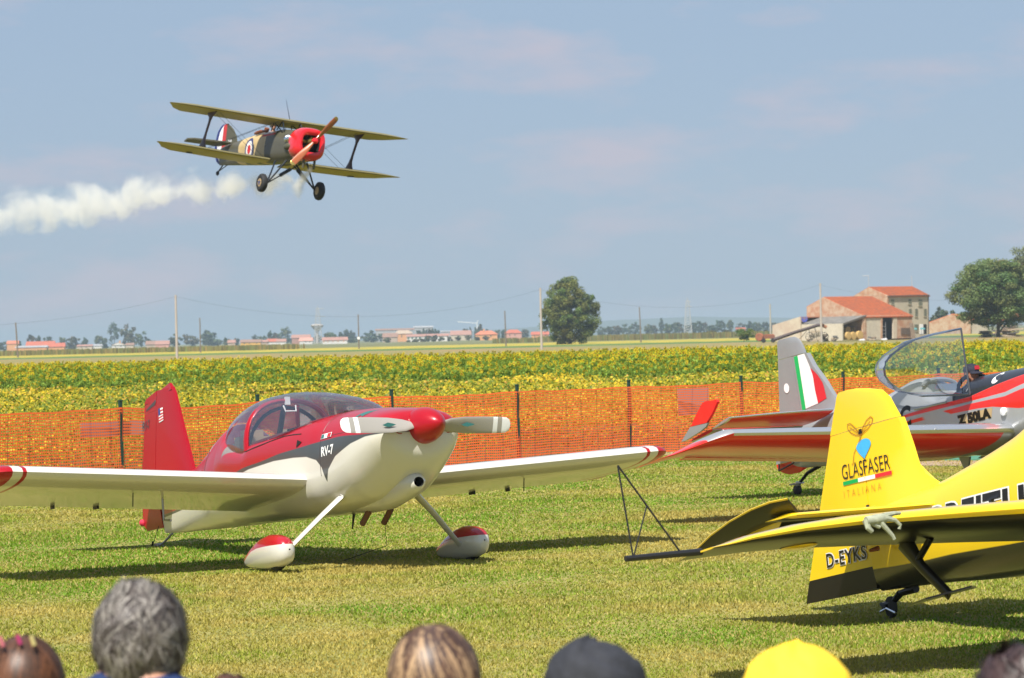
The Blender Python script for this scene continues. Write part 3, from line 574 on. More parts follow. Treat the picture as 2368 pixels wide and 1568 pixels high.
# ------------------------------------------------------------------ red and white low-wing aircraft
RVR = rotm(32.4, 7.1, -.7); RVO = (-1.39, 32.19, 1.24)
rv = empty('light_aircraft', RVO, 'red and white low wing light aircraft with grey two blade propeller on the lawn', 'light aircraft', R=RVR)
rf = Fus([(-4.54, .035, .0, -.53, -.25, 2.4, 2.6), (-4.1, .10, .04, -.56, -.25, 2.3, 2.8), (-3.6, .19, .10, -.58, -.24, 2.2, 2.8), (-3.15, .28, .24, -.60, -.22, 2.2, 2.8), (-2.8, .37, .375, -.61, -.2, 2.1, 2.8), (-2.6, .40, .43, -.62, -.2, 2.1, 2.8), (-2.48, .42, .33, -.62, -.2, 2.8, 2.8),
          (-2.2, .47, .17, -.63, -.2, 5, 3), (-1.75, .52, .10, -.65, -.22, 6, 3.2), (-1.55, .535, .165, -.655, -.22, 6, 3.2), (-1.2, .545, .182, -.67, -.24, 6, 3.2), (-.84, .55, .20, -.68, -.24, 5, 3.2), (-.56, .55, .245, -.69, -.24, 4, 3.2), (-.3, .55, .268, -.69, -.24, 3.2, 3.2), (-.05, .54, .275, -.68, -.22, 2.6, 3.0), (.35, .53, .25, -.64, -.16, 2.6, 2.5), (.60, .505, .22, -.56, -.12, 2.6, 2.1), (.82, .47, .19, -.43, -.08, 2.7, 1.9), (.95, .41, .155, -.33, -.06, 2.7, 1.8), (1.01, .31, .10, -.24, -.06, 2.5, 1.8), (1.03, .12, .03, -.10, -.04, 2.2, 2)])
Ux, Uz = [-4.6, -3.6, -2.9, -2.13, -1.65, -1.26, -.84, -.43, 0, .27, .72, 1.1], [-.34, -.30, -.235, -.165, -.105, -.085, -.05, -.035, -.015, -.01, -.035, -.05]
Lx, Lz = [-4.6, -3.6, -2.9, -1.92, -1.55, -.98, -.58, -.31, -.13, -.04, .02, .08, .23, .51, .74, .94, 1.1], [-.37, -.33, -.27, -.18, -.135, -.11, -.12, -.14, -.19, -.27, -.42, -.30, -.19, -.10, -.06, -.055, -.055]
def rv_col(x, y, z):
    return [z-np.interp(x, Lx, Lz), z-interp(Ux, Uz, x), np.minimum(np.minimum(np.minimum(x+2.3, -.5-x), .44-np.abs(y)), z-.0)]
fo = rf.build('fuselage', -4.54, 1.03, rv_col, 'rv_paint', rv)
sy = lambda x, z, off=.004, F_=rf: F_.sidey(np.array([x]), np.array([z]), -1, off)[0]
from mathutils.bvhtree import BVHTree
def skin(objs, off=.003):
    """(x, z) -> y of the near (starboard) skin of the given parts, in the aircraft's own frame"""
    V_, F_ = [], []
    for o_ in objs:
        b_ = len(V_); V_ += [v.co.copy() for v in o_.data.vertices]; F_ += [[b_+i for i in p.vertices] for p in o_.data.polygons]
    bv = BVHTree.FromPolygons(V_, F_); last = [0.0]
    def f(x, z, off=off):
        h = bv.ray_cast(Vector((float(x), -3, float(z))), Vector((0, 1, 0)))
        if h[0] is not None: last[0] = h[0].y
        return last[0]-off
    return f
# lettering and flags on the starboard side
lettering('lettering', 'RV-7', .125, 'white', rv, lambda u, v: (-.03+u, sy(-.03+u, -.165+v+u*.03), -.165+v+u*.03), bold=.004, sx=.92)
decal('flag_marking', [('white', [(0, 0), (.20, .005), (.20, .05), (0, .045)]), ('teal', [(.006, .004), (.06, .006), (.06, .043), (.006, .041)]), ('flag_red', [(.125, .007), (.19, .009), (.19, .046), (.125, .044)])], rv, lambda u, v: (-.055+u, sy(-.055+u, .002+v, .006+.001*(u > 0)), .002+v))
decal('cowl_marking', [('teal', [(0, .02), (.03, .0), (.07, .035), (.12, .01), (.16, .05), (.13, .04), (.17, .075), (.09, .06), (.05, .075), (.02, .05)])], rv, lambda u, v: (.42+u, sy(.42+u, .14+v*.9, .006), .14+v*.9))
decal('air_vent', [('dark_hole', [(0, 0), (.10, .045), (.01, .075)])], rv, lambda u, v: (-.50+u, sy(-.50+u, -.03+v, .006), -.03+v))
# wing: straight, white, red tips with a white band
def rvw(y, lo, xc):
    a = abs(y); return 'rv_red' if (a > 3.60 or 3.46 < a < 3.50) else 'rv_white'
for s_ in (-1, 1):
    secs = []
    for (ya, xa, za, ch, t) in [(.42, -.33, -.365, 1.50, .135), (.56, -.335, -.358, 1.48, .135), (3.46, -.335, -.195, 1.475, .135), (3.50, -.335, -.193, 1.475, .135), (3.60, -.335, -.187, 1.475, .135), (3.66, -.345, -.185, 1.46, .130), (3.72, -.375, -.185, 1.42, .115), (3.77, -.44, -.19, 1.33, .085), (3.80, -.55, -.20, 1.19, .05), (3.81, -.64, -.21, 1.08, .015)]:
        secs.append((xa, s_*ya, za, ch, t, 6.5))
    wing('wing', secs, rvw, rv)
    MB().box((-1.72, s_*2.6, -.415), (.06, .02, .05), 'black').build('aileron_hinge', rv)
    MB().box((-1.70, s_*2.15, -.445), (.10, .02, .03), 'black').build('flap_rod', rv)
    MB().tube([(-.75, s_*2.2, -.36), (-.78, s_*2.2, -.52)], .006, 'black', 6).build('tie_down_ring', rv)
MB().tube([(-1.05, -1.75, -.42), (-1.05, -1.75, -.64), (-.90, -1.75, -.655)], .012, 'steel', 8).build('pitot_tube', rv)
MB().tube([(-.45, .35, -.69), (-.50, .38, -1.02), (-.62, -.05, -1.14)], .0035, 'black', 5).build('ground_wire', rv)
MB().tube([(-.6, .1, -.66), (-.66, .1, -.83)], [.018, .008], 'black', 6).build('aerial', rv)
# tail surfaces
def finrows(te, le, zs): return [(z, float(np.interp(z, [p[1] for p in te], [p[0] for p in te])), float(np.interp(z, [p[1] for p in le], [p[0] for p in le]))) for z in zs]
hinge = [(-4.52, -.52), (-4.66, .11), (-4.56, .66), (-4.53, .80)]
rud = finrows([(-5.0, -.47), (-5.08, -.40), (-5.09, -.30), (-5.03, .15), (-4.85, .90), (-4.80, .95)], [(a-.006, b) for a, b in hinge]+[(-4.50, .80), (-4.19, .86), (-4.16, .985)], [-.47, -.44, -.40, -.30, -.1, .15, .5, .78, .80])
rtot = lambda z: (float(np.interp(z, [-.47, -.40, -.30, .15, .90, 1.05], [-5.02, -5.08, -5.09, -5.03, -4.85, -4.8])), float(np.interp(z, [-.53, .0, .56, .93, 1.05], [-3.55, -3.72, -3.93, -4.06, -4.14])))
rvR = vfin('rudder', rud, .075, lambda z: 'rv_red', rv, tot=rtot)
rvT = vfin('rudder_top', [(.802, -4.885, -4.525), (.86, -4.868, -4.525), (.93, -4.85, -4.525)], .075, lambda z: 'rv_red', rv, tot=rtot)
fin = finrows([(-4.514, -.52), (-4.654, .11), (-4.53, .80), (-4.51, .93), (-4.5, 1.02)], [(-3.74, .0), (-3.95, .56), (-4.08, .93), (-4.14, 1.03), (-4.2, 1.05)], [.0, .1, .3, .56, .80, .93, .98, 1.01])
rvF = vfin('fin', fin, .075, lambda z: 'rv_red', rv, tot=rtot)
mb = MB(); mb.loft([[(-4.53, -.012, .93), (-4.14, -.03, .985), (-4.14, .03, .985), (-4.53, .012, .93), ], [(-4.53, -.006, .99), (-4.2, -.012, 1.06), (-4.2, .012, 1.06), (-4.53, .006, .99)]], 'rv_red'); mb.prism([(-4.86, -.008, .90), (-4.53, -.016, .90), (-4.53, -.016, 1.01), (-4.80, -.008, .955)], (0, .02, 0), 'rv_red'); mb.build('fin_cap', rv)
MB().lathe([(0.0, -.04), (.03, -.025), (.04, 0), (.03, .03), (0, .045)], mat('pink_cover', (.6, .03, .07), .5), c=(-5.11, 0, -.37), ax=(1, 0, 0)).build('tail_light_cover', rv)
tsk = skin([rvR, rvF, rvT])
lettering('lettering', 'RV-7', .13, 'grey_letters', rv, lambda u, v: (-4.94+u*.75, tsk(-4.94+u*.75, .62+v+u*.05), .62+v+u*.05), bold=.004)
decal('fin_marking', [('grey_letters', [(0, 0), (.26, .045), (.33, .14), (.24, .085), (.0, .02)])], rv, lambda u, v: (-4.82+u, tsk(-4.82+u, .82+v), .82+v))
decal('flag_marking', [('white', [(0, .0), (.13, .015), (.13, .155), (0, .15)]), ('flag_red', [(0, .012), (.13, .027), (.13, .042), (0, .027)]), ('flag_red', [(0, .042), (.13, .057), (.13, .072), (0, .057)]), ('flag_red', [(.05, .078), (.13, .085), (.13, .10), (.05, .095)]), ('flag_red', [(.05, .115), (.13, .12), (.13, .135), (.05, .13)]), ('flag_blue', [(0, .075), (.055, .08), (.055, .155), (0, .15)])], rv, lambda u, v: (-4.47+u*.9, tsk(-4.47+u*.9, .66+v, .006), .66+v))
for s_ in (-1, 1):
    wing('stabilizer', [(-4.0, s_*.05, -.06, .80, .09, 0), (-4.25, s_*1.2, -.06, .55, .09, 0), (-4.30, s_*1.27, -.06, .46, .05, 0)], lambda y, lo, xc: 'rv_white', rv, camber=0)
# canopy: tinted bubble, red frame hoop, latch
gx = np.linspace(-2.62, -.06, 40); ztop = interp([-2.62, -2.45, -2.1, -1.7, -1.35, -1.0, -.6, -.3, -.06], [.445, .505, .585, .615, .605, .565, .49, .40, .285], gx)
zb = interp([-2.62, -2.4, -1.75, -1.5, -.9, -.4, -.06], [.18, .12, .04, .10, .13, .20, .27], gx); hw = interp([-2.62, -2.4, -1.6, -.9, -.4, -.06], [.22, .33, .50, .515, .44, .20], gx)
rings = []
for i in range(40):
    a = np.linspace(0, math.pi, 25); rings.append([(gx[i], hw[i]*np.sign(math.cos(q))*abs(math.cos(q))**.85, zb[i]+(ztop[i]-zb[i])*math.sin(q)**.9) for q in a])
MB().loft([[p for p in r] for r in rings], 'glass2', cap=(0, 0), closed=False).build('canopy', rv)
hoop = [(-1.62, .50*np.sign(math.cos(q))*abs(math.cos(q))**.8, .055+.50*math.sin(q)**.8) for q in np.linspace(0, math.pi, 21)]
MB().tube(hoop, .045, 'rv_red', 10, flat=((1, 0, 0), .55)).build('canopy_frame', rv)
hoop = [(-1.66, .45*math.cos(q), .03+.46*math.sin(q)) for q in np.linspace(0, math.pi, 17)]
MB().tube(hoop, .02, 'black', 6).build('seal', rv)
for s_ in (-1, 1):
    gap = [(x, s_*(abs(float(rf.sidey(np.array([x]), np.array([z]), -1, 0)[0]))+.0015), z) for x, z in [(-1.60, .05), (-1.4, .068), (-1.2, .083), (-1.0, .10), (-.8, .114), (-.6, .108), (-.45, .098)]]
    MB().tube(gap, .006, 'black', 6).build('canopy_seam', rv)
MB().tube([(-1.6, .1, .5), (-1.9, .25, .1)], .022, 'rv_red', 6).tube([(-1.6, -.05, .5), (-2.0, .05, .1)], .03, 'black', 6).build('brace', rv)
MB().box((-1.58, -.02, .55), (.02, .055, .08), 'white').tube([(-1.56, -.08, .50), (-1.54, -.07, .44), (-1.54, .05, .44), (-1.56, .06, .50)], .009, 'white', 6).build('latch_handle', rv)
for s_ in (-1, 1): MB().box((-1.95, s_*.24, .10), (.10, .38, .26), 'seat').box((-1.97, s_*.24, .26), (.08, .22, .08), 'seat').build('seat', rv)
MB().box((-.75, 0, .14), (.25, .86, .10), 'black').build('instrument_panel', rv)
# cowl air intake, exhausts, cheek inlets
mb = MB(); rg_ = []
for x, w_, zt, zb_ in [(-.36, .16, -.52, -.64), (-.30, .20, -.50, -.70), (-.05, .215, -.42, -.725), (.30, .19, -.36, -.72), (.60, .145, -.37, -.665), (.76, .11, -.41, -.615), (.83, .085, -.435, -.585), (.85, .055, -.465, -.56), (.82, .045, -.47, -.555), (.70, .04, -.475, -.55)]:
    rg_.append([(x, w_*math.cos(a), (zt+zb_)/2+(zt-zb_)/2*math.sin(a)) for a in np.linspace(0, 2*math.pi, 24, endpoint=False)])
mb.loft(rg_, 'rv_white', mf=lambda i, j: 'dark_hole' if i >= 7 else 'rv_white'); mb.build('air_scoop', rv)
for s_ in (-1, 1):
    mb = MB(); mb.lathe([(.06, 0), (.065, .012), (.058, .014), (.05, -.02), (.0, -.03)], 'rv_red', c=(1.0, s_*.26, -.01), ax=(1, 0, .1), mf=lambda i, j: 'dark_hole' if i >= 2 else 'rv_red'); mb.build('cooling_inlet', rv)
    MB().tube([(.0, s_*.12+.05, -.70), (-.16, s_*.12+.05, -.82)], .03, mat('exhaust_rust', (.16, .07, .04), .7), 10).build('exhaust_pipe', rv)
# seams of cowl and skins
for x_ in (-.06, -1.72, -2.9):
    pts_ = []
    for q in np.linspace(-.15, math.pi+.15, 31):
        w_, zt_, zb_, zm_, nu_, nl_ = [float(k_) for k_ in rf.p(np.array(x_))]; c_, s2_ = math.cos(q), math.sin(q); n2 = nu_ if s2_ >= 0 else nl_
        pts_.append((x_, (w_+.001)*np.sign(c_)*abs(c_)**(2/n2), zm_+((zt_-zm_) if s2_ >= 0 else (zm_-zb_))*np.sign(s2_)*abs(s2_)**(2/n2)))
    if x_ == -1.72: pts_ = [p for p in pts_ if p[2] < .0][:2] or pts_[:2]
    MB().tube(pts_, .0028, 'grey_letters', 5).build('skin_seam', rv)
MB().tube([(x_, float(sy(x_, .02, .0005)), .02-.03*(x_ > .6)*(x_-.6)) for x_ in np.linspace(-.05, .95, 14)], .0025, 'grey_letters', 5).build('cowl_seam', rv)
# spinner and propeller
MB().lathe([(.172, .98), (.175, 1.0), (.168, 1.08), (.148, 1.16), (.115, 1.23), (.072, 1.29), (.03, 1.325), (.0, 1.335)], 'rv_red', ax=(1, 0, 0), n=28).build('spinner', rv)
def blade(s_, ang, R, stations, m_, tipm, parent, hub, pitch0=35, name='propeller_blade', bands=()):
    ca, sa = math.cos(ang), math.sin(ang); d = np.array([0, ca, sa])*s_; e = np.array([0, -sa, ca])*s_; fx_ = np.array([1., 0, 0]); mb = MB(); rings = []; rs = []
    for (r, c, t, tw) in stations:
        tw = math.radians(tw); ch = e*math.cos(tw)+fx_*math.sin(tw); nn = np.cross(d, ch); rs.append(r)
        rings.append([np.array(hub)+d*r+ch*(math.cos(a)*c/2)+nn*(math.sin(a)*t/2) for a in np.linspace(0, 2*math.pi, 16, endpoint=False)])
    mb.loft(rings, m_, mf=lambda i, j: tipm if any(a <= (rs[i]+rs[min(i+1, len(rs)-1)])/2 <= b for a, b in bands) else m_); mb.build(name, parent)
st = [(.12, .07, .05, 50), (.17, .10, .04, 42), (.25, .145, .03, 34), (.40, .165, .022, 26), (.60, .165, .018, 20), (.73, .160, .015, 17), (.7301, .160, .015, 17), (.78, .158, .014, 16), (.7801, .158, .014, 16), (.83, .154, .012, 15), (.8301, .154, .012, 15), (.88, .145, .010, 14), (.91, .11, .008, 14), (.925, .05, .006, 14)]
for s_ in (-1, 1):
    blade(s_, math.radians(-1.2), .92, st, 'prop_grey', 'white', rv, (1.07, 0, 0), bands=((.73, .7802), (.83, .93)))
    decal('blade_marking', [('teal', [(0, .02), (.03, .005), (.07, .0), (.12, .01), (.15, .02), (.12, .03), (.06, .042), (.03, .03)])], rv, lambda u, v, s_=s_: (1.10+.006, s_*(.36)+s_*u if s_ > 0 else -.50+u, -.02+v-.008*s_))
# undercarriage
for s_ in (-1, 1):
    MB().tube([(.10, s_*.33, -.50), (.02, s_*.62, -.745), (-.10, s_*.98, -1.075)], [.062, .05, .042], 'rv_white', 12, flat=((1, 0, 0), .45)).build('landing_gear_leg', rv)
    MB().tube([(.12, s_*.28, -.44), (.08, s_*.42, -.565)], [.09, .06], 'rv_white', 12, flat=((1, 0, 0), .6)).build('leg_fairing', rv)
    rings = []; X = [.20, .195, .17, .12, .02, -.12, -.28, -.45, -.58, -.68, -.71, -.72]; W = [.01, .04, .072, .098, .112, .115, .105, .078, .048, .022, .014, .004]
    ZT = [-1.045, -1.005, -.965, -.93, -.90, -.885, -.905, -.955, -1.005, -1.05, -1.065, -1.075]; ZB = [-1.06, -1.11, -1.15, -1.185, -1.205, -1.212, -1.205, -1.185, -1.165, -1.14, -1.125, -1.09]
    for x, w_, zt, zb_ in zip(X, W, ZT, ZB):
        rings.append([(x, s_*1.08+w_*np.sign(math.cos(a))*abs(math.cos(a))**.85, (zt+zb_)/2+(zt-zb_)/2*np.sign(math.sin(a))*abs(math.sin(a))**.9) for a in np.linspace(0, 2*math.pi, 48, endpoint=False)])
    A_ = np.array(rings); a_, b_, _ = A_.shape; ii, jj = np.meshgrid(np.arange(a_-1), np.arange(b_), indexing='ij'); kk = (jj+1) % b_
    fq = np.stack([ii*b_+jj, ii*b_+kk, (ii+1)*b_+kk, (ii+1)*b_+jj], -1).reshape(-1, 4); A2 = A_.reshape(-1, 3)
    me = npmesh('wheel_fairing', A2, 4, fq if s_ > 0 else fq, mats=(M['wf_paint'],), smooth=True)
    dd = np.zeros((len(A2), 3), np.float32); dd[:, 0] = A2[:, 2]-np.interp(A2[:, 0], [-.72, -.6, -.45, -.25, 0, .2], [-1.105, -1.06, -1.02, -1.0, -.998, -1.0]); at_ = me.attributes.new('d1', 'FLOAT_VECTOR', 'POINT'); at_.data.foreach_set('vector', dd.ravel())
    link(bpy.data.objects.new('wheel_fairing', me), rv)
    MB().lathe([(.0, -.05), (.10, -.05), (.135, -.045), (.15, -.02), (.15, .02), (.135, .045), (.10, .05), (.0, .05)], 'rubber', c=(-.06, s_*1.08, -1.085), ax=(0, 1, 0), n=24).build('wheel', rv)
mb = MB(); mb.tube([(-4.40, 0, -.545), (-4.60, 0, -.62), (-4.74, 0, -.655)], [.014, .013, .012], 'steel', 8); mb.build('tail_spring', rv)
MB().box((-4.76, 0, -.66), (.05, .07, .07), 'steel').prism([(-4.79, -.035, -.64), (-4.70, -.035, -.64), (-4.72, -.035, -.74), (-4.80, -.035, -.74)], (0, .07, 0), 'steel').build('tail_fork', rv)
MB().lathe([(.0, -.02), (.04, -.02), (.055, -.01), (.055, .01), (.04, .02), (0, .02)], 'rubber', c=(-4.775, 0, -.745), ax=(0, 1, 0), n=16).build('tail_wheel', rv)
MB().tube([(-4.62, -.05, -.45), (-4.80, -.04, -.62)], .004, 'black', 5).tube([(-4.80, -.04, -.60), (-4.85, -.04, -.66)], .012, 'black', 6).build('steering_chain', rv)
for x0, z0, z1 in ((-.06, -.0, .24), ): MB().box((x0, 0, .27), (.006, .5, .004), 'black').build('panel_seam', rv)

# ------------------------------------------------------------------ yellow and black aerobatic aircraft
g_ = ground(2058, 1430); YR = rotm(29, 10); yo = empty('aerobatic_aircraft', (g_[0], g_[1], 0), 'yellow and black aerobatic aircraft, its tail and near wing reaching in from the right', 'aerobatic aircraft', R=YR)
yf = Fus([(-1.02, .012, .50, .26, .38, 2, 2), (-.2, .06, .84, .22, .5, 2.2, 2.2), (.3, .12, .87, .20, .5, 2.2, 2.6), (.8, .19, .90, .175, .5, 2.2, 2.8), (1.25, .26, .965, .14, .5, 2.2, 3), (1.9, .34, 1.09, .10, .5, 2.2, 3), (2.5, .38, 1.28, .06, .48, 2.1, 3), (3.1, .40, 1.32, .02, .46, 2.1, 3), (3.8, .42, 1.0, -.02, .44, 2.4, 3), (4.6, .44, .92, -.06, .42, 2.5, 2.8), (5.3, .42, .86, -.02, .42, 2.5, 2.5), (5.5, .25, .66, .16, .42, 2.2, 2.2)])
def y_col(x, y, z):
    l = np.interp(x, [-1.1, .3, .75, 1.2, 2.0, 3.5, 5.5], [.43, .365, .35, .345, .315, .28, .2])
    return [z-l]
yf.build('fuselage', -.04, 5.5, y_col, 'ye_attr', yo, step=.014)
ysy = lambda x, z, off=.004: yf.sidey(np.array([x]), np.array([z]), -1, off)[0]
ytot = lambda z: (float(np.interp(z, [.235, .43, .93, 1.75, 1.8], [-1.10, -1.01, -.75, -.34, -.30])), float(np.interp(z, [.2, .8, .93, 1.08, 1.24, 1.46, 1.63, 1.70, 1.74, 1.775], [.9, .9, .81, .625, .55, .465, .36, .27, .12, -.1])))
te = [(-1.09, .25), (-1.0, .43), (-.75, .93), (-.34, 1.75)]; hg = lambda z: -.045+.0*z
vfin('rudder', [(z, float(np.interp(z, [p[1] for p in te], [p[0] for p in te])), -.045) for z in (.235, .30, .405)], .06, lambda z: 'yb', yo, tot=ytot)
vfin('rudder', [(z, float(np.interp(z, [p[1] for p in te], [p[0] for p in te])), -.045) for z in (.406, .60, .80, 1.0, 1.2, 1.4, 1.462)], .06, lambda z: 'ye', yo, tot=ytot)
vfin('rudder_horn', [(1.466, -.49, .46), (1.55, -.445, .41), (1.63, -.405, .36), (1.70, -.365, .27), (1.74, -.345, .10), (1.765, -.325, -.05), (1.775, -.30, -.18)], .06, lambda z: 'ye', yo, tot=ytot)
vfin('fin', [(.80, -.035, 1.05), (.86, -.035, .93), (.93, -.035, .81), (1.0, -.035, .70), (1.08, -.035, .625), (1.24, -.035, .55), (1.40, -.038, .49), (1.46, -.038, .465)], .06, lambda z: 'ye', yo, tot=lambda z: (ytot(z)[0], max(ytot(z)[1], float(np.interp(z, [.8, .86, .93, 1.0, 1.08], [1.05, .93, .81, .70, .625])))))
MB().tube([(-1.05, -.02, .245), (-1.05, -.02, .25)], .005, 'yb', 6).build('rudder_tip', yo)
yl_ = lambda x0, z0, sl, y=-.055: (lambda u, v: (x0+u, y-.012+.0*u, z0+v+u*sl))
finy = skin([o_ for o_ in yo.children if o_.name.split('.')[0] in ('rudder', 'fin', 'rudder_horn', 'fuselage')], .006)
fm = lambda x0, z0, sl=0: (lambda u, v: (x0+u, finy(x0+u, z0+v+u*sl), z0+v+u*sl))
lettering('lettering', 'GLASFASER', .165, 'black', yo, fm(-.37, 1.108, -.02), sx=.81, bold=-.001)
lettering('lettering', 'ITALIANA', .085, 'ye_ital', yo, fm(-.37, .965, -.02), sx=.90, bold=-.002, space=1.75)
decal('tricolour_bar', [('flag_green', [(0, 0), (.22, -.004), (.22, .026), (0, .03)]), ('white', [(.22, -.004), (.31, -.006), (.46, -.009), (.46, .021), (.22, .026)]), ('flag_red', [(.46, -.009), (.68, -.013), (.68, .017), (.46, .021)])], yo, fm(-.36, 1.062))
bl = [(.105*math.cos(a)+.02*math.sin(a), .055*math.sin(a) if math.sin(a) > 0 else .095*math.sin(a)) for a in np.linspace(0, 2*math.pi, 28, endpoint=False)]
decal('emblem', [('ye_blue', [(x*(1 if y > 0 else (1-abs(y)/.095)**.6), y) for x, y in bl])], yo, fm(-.02, 1.315))
def line(pts, w=.004):
    out = []
    for (a, b), (c, d) in zip(pts[:-1], pts[1:]):
        l = math.hypot(c-a, d-b)+1e-6; nx, ny = -(d-b)/l*w, (c-a)/l*w; out.append(('ye_ital', [(a+nx, b+ny), (a-nx, b-ny), (c-nx, d-ny), (c+nx, d+ny)]))
    return out
def rotw(P_, a, k): return [(k*(x*math.cos(a)-y*math.sin(a)), k*(x*math.sin(a)+y*math.cos(a))) for x, y in P_]
leafw = [(0, 0), (.06, .028), (.13, .04), (.19, .03), (.205, .0), (.17, -.022), (.10, -.02), (0, 0)]; vein = [(.02, .004), (.17, .008)]
decal('emblem', [q for a in (math.radians(148), math.radians(28)) for q in line(rotw(leafw, a, 1.0), .0035)+line(rotw(vein, a, 1.0), .003)]+line([(0, 0), (-.05, -.06), (-.12, -.12), (-.15, -.20), (-.17, -.20)], .003)+line([(0, -.02), (-.03, -.06)], .003)+[('black', [(-.028, .008), (.028, .010), (.028, .026), (-.028, .024)])], yo, fm(-.04, 1.405), res=.05)
# large block letters with a white outline on the fuselage side, partly behind the wing
def outlined(body, x0, z0, size, sl, sx=1.0, fn=ysy, n1='lettering', b1=.03, b2=.008, sp=1.12):
    lettering('letter_outline', body, size, 'white', yo, lambda u, v: (x0+u, fn(x0+u, z0+v+u*sl, .005), z0+v+u*sl), bold=b1, sx=sx, space=sp)
    lettering(n1, body, size, 'yb', yo, lambda u, v: (x0+u, fn(x0+u, z0+v+u*sl, .009), z0+v+u*sl), bold=b2, sx=sx, space=sp)
outlined('BREITLING', .955, .50, .29, -.010, sx=1.28, b1=.026, b2=.014, sp=1.12)
lettering('letter_outline', 'D-EYKS', .15, 'white', yo, lambda u, v: (-.72+u, finy(-.72+u, .475+v, .006), .475+v), bold=.009, sx=1.12, space=1.1)
lettering('lettering', 'D-EYKS', .15, 'yb', yo, lambda u, v: (-.72+u, finy(-.72+u, .475+v, .010), .475+v), bold=.002, sx=1.12, space=1.1)
MB().tube([(.20, -.17, .515), (.20, -.25, .50)], [.02, .012], 'leather', 8).build('aerial_stub', yo)
# seams
for z_ in (1.44, .86): MB().box((-.04, finy(-.06, z_, .0), z_), (.025, .03, .02), 'black').build('hinge', yo)
def ys(y, lo, xc): return 'yb' if (lo and xc > .17) else 'ye'
for s_ in (-1, 1):
    wing('stabilizer', [(1.0, s_*.12, .735, .55, .12, 0), (.92, s_*.5, .735, .50, .12, 0), (.80, s_*1.26, .735, .42, .11, 0), (.72, s_*1.29, .735, .30, .04, 0)], ys, yo, camber=0)
    # elevator hanging trailing edge down, its balance horn standing up ahead of the hinge
    dr = math.radians(-12); X0, Z0 = .46, .73
    def EP(x, z): return (X0+(x-X0)*math.cos(dr)-(z-Z0)*math.sin(dr), Z0+(x-X0)*math.sin(dr)*-1*-1+(z-Z0)*math.cos(dr))
    mb = MB()
    def slab(y, pts, m1): return pts
    inner = [(.44, -.50), (.44, -.50)]
    rings = []
    for y, xh, xt, th in ((.10, .43, -.28, .05), (.7, .42, -.36, .045), (1.14, .41, -.44, .04)):
        c_ = xh-xt; ring = []
        for (xc, yt, cm, lo) in foil(9): ring.append((xh-xc*c_, yt*.12*c_/1.0-xc*.0))
        d_ = math.radians(4); rings.append([(xh+(px_-xh)*math.cos(d_)-0*pz_, s_*y, .73+(px_-xh)*math.sin(d_)+pz_) for px_, pz_ in ring])
    mb.loft(rings, None, mf=lambda i, j: 'yb' if j >= 8 else 'ye'); mb.build('elevator', yo)
    mb = MB(); rings = []
    prof = [(-.54, .665), (-.30, .735), (.0, .80), (.30, .845), (.55, .865), (.76, .860)]; low = [(-.54, .66), (-.30, .70), (.0, .735), (.30, .755), (.52, .745), (.70, .80)]
    tipc = [(-.54, .655), (-.30, .725), (.0, .79), (.30, .835), (.55, .855), (.76, .845)]
    # horn as a thin lens: inner edge at y=1.15, curved outer edge at y=1.32
    n_ = len(prof); outer = [(x, s_*(1.30+.03*math.sin(math.pi*i/(n_-1))), z) for i, (x, z) in enumerate(prof)]; innr = [(x*.9+.02, s_*1.14, z-.02-.13*(i/(n_-1))**.7) for i, (x, z) in enumerate(prof)]
    up_ = [(np.array(a)*.5+np.array(b)*.5+np.array([0, 0, .012])) for a, b in zip(outer, innr)]; dn_ = [(np.array(a)*.5+np.array(b)*.5-np.array([0, 0, .03])) for a, b in zip(outer, innr)]
    rings = [[o_, np.array(o_)*.97+np.array(u_)*.03+np.array([0, 0, .006]), u_, i_, d_, np.array(o_)*.9+np.array(d_)*.1] for o_, u_, i_, d_ in zip(outer, up_, innr, dn_)]
    mb.loft(rings, None, mf=lambda i, j: 'ye' if j in (0, 1, 2, 5) else 'yb'); mb.build('elevator_horn', yo)
for s_ in (-1, 1):
    def ymf(y, lo, xc): return 'yb' if (lo and xc > .03) else 'ye'
    ysec = [(3.92, s_*.40, .36, 1.55, .150, 0), (3.88, s_*1.2, .36, 1.36, .150, 0), (3.84, s_*2.0, .355, 1.18, .145, 0), (3.80, s_*2.8, .345, 1.0, .135, 0), (3.77, s_*3.2, .325, .90, .115, 0), (3.74, s_*3.55, .29, .80, .08, 0), (3.71, s_*3.72, .262, .62, .05, 0), (3.68, s_*3.82, .25, .30, .04, 0)]; ysec = [(a_, b_, c_+.005, d_, e_, 2.6) for a_, b_, c_, d_, e_, f_ in ysec]
    wing('wing', ysec, ymf, yo, camber=0, n=15)
    MB().box((2.94, s_*1.9, .325), (.012, 2.6, .003), 'black').build('aileron_seam', yo)
    # aileron spade
    a = np.array([2.93, s_*2.0, .30]); b = np.array([3.50, s_*2.0, -.12])
    MB().tube([a+[.16, 0, -.02], (a+b)/2+[.03, 0, 0], b], [.085, .045, .04], 'yb', 10, flat=((1, 0, 0), .35)).tube([a+[.45, 0, -.04], (a+b)/2+[.0, 0, .05]], .022, 'yb', 8).build('spade_arm', yo)
    MB().prism([b+[-.46, 0, -.02], b+[.02, -.20, -.02], b+[.24, 0, .02], b+[.02, .20, .03]], (0, 0, .012), 'yb').build('spade_plate', yo)
    # sighting frame on the wing tip
    yb_ = s_*3.82
    MB().tube([(3.5, yb_-.02*s_, .25), (3.5, yb_+s_*.52, .235)], [.022, .018], 'black', 8).build('sight_boom', yo)
    A = (3.5, yb_+s_*.465, .235); B = (3.5, yb_+s_*.12, .24); T = (3.5, yb_+s_*.50, .80); Q = tuple(.45*np.array(B)+.55*np.array(T))
    MB().tube([A, T], .006, 'black', 6).tube([B, T], .006, 'black', 6).tube([A, Q], .005, 'black', 6).build('sight_frame', yo)
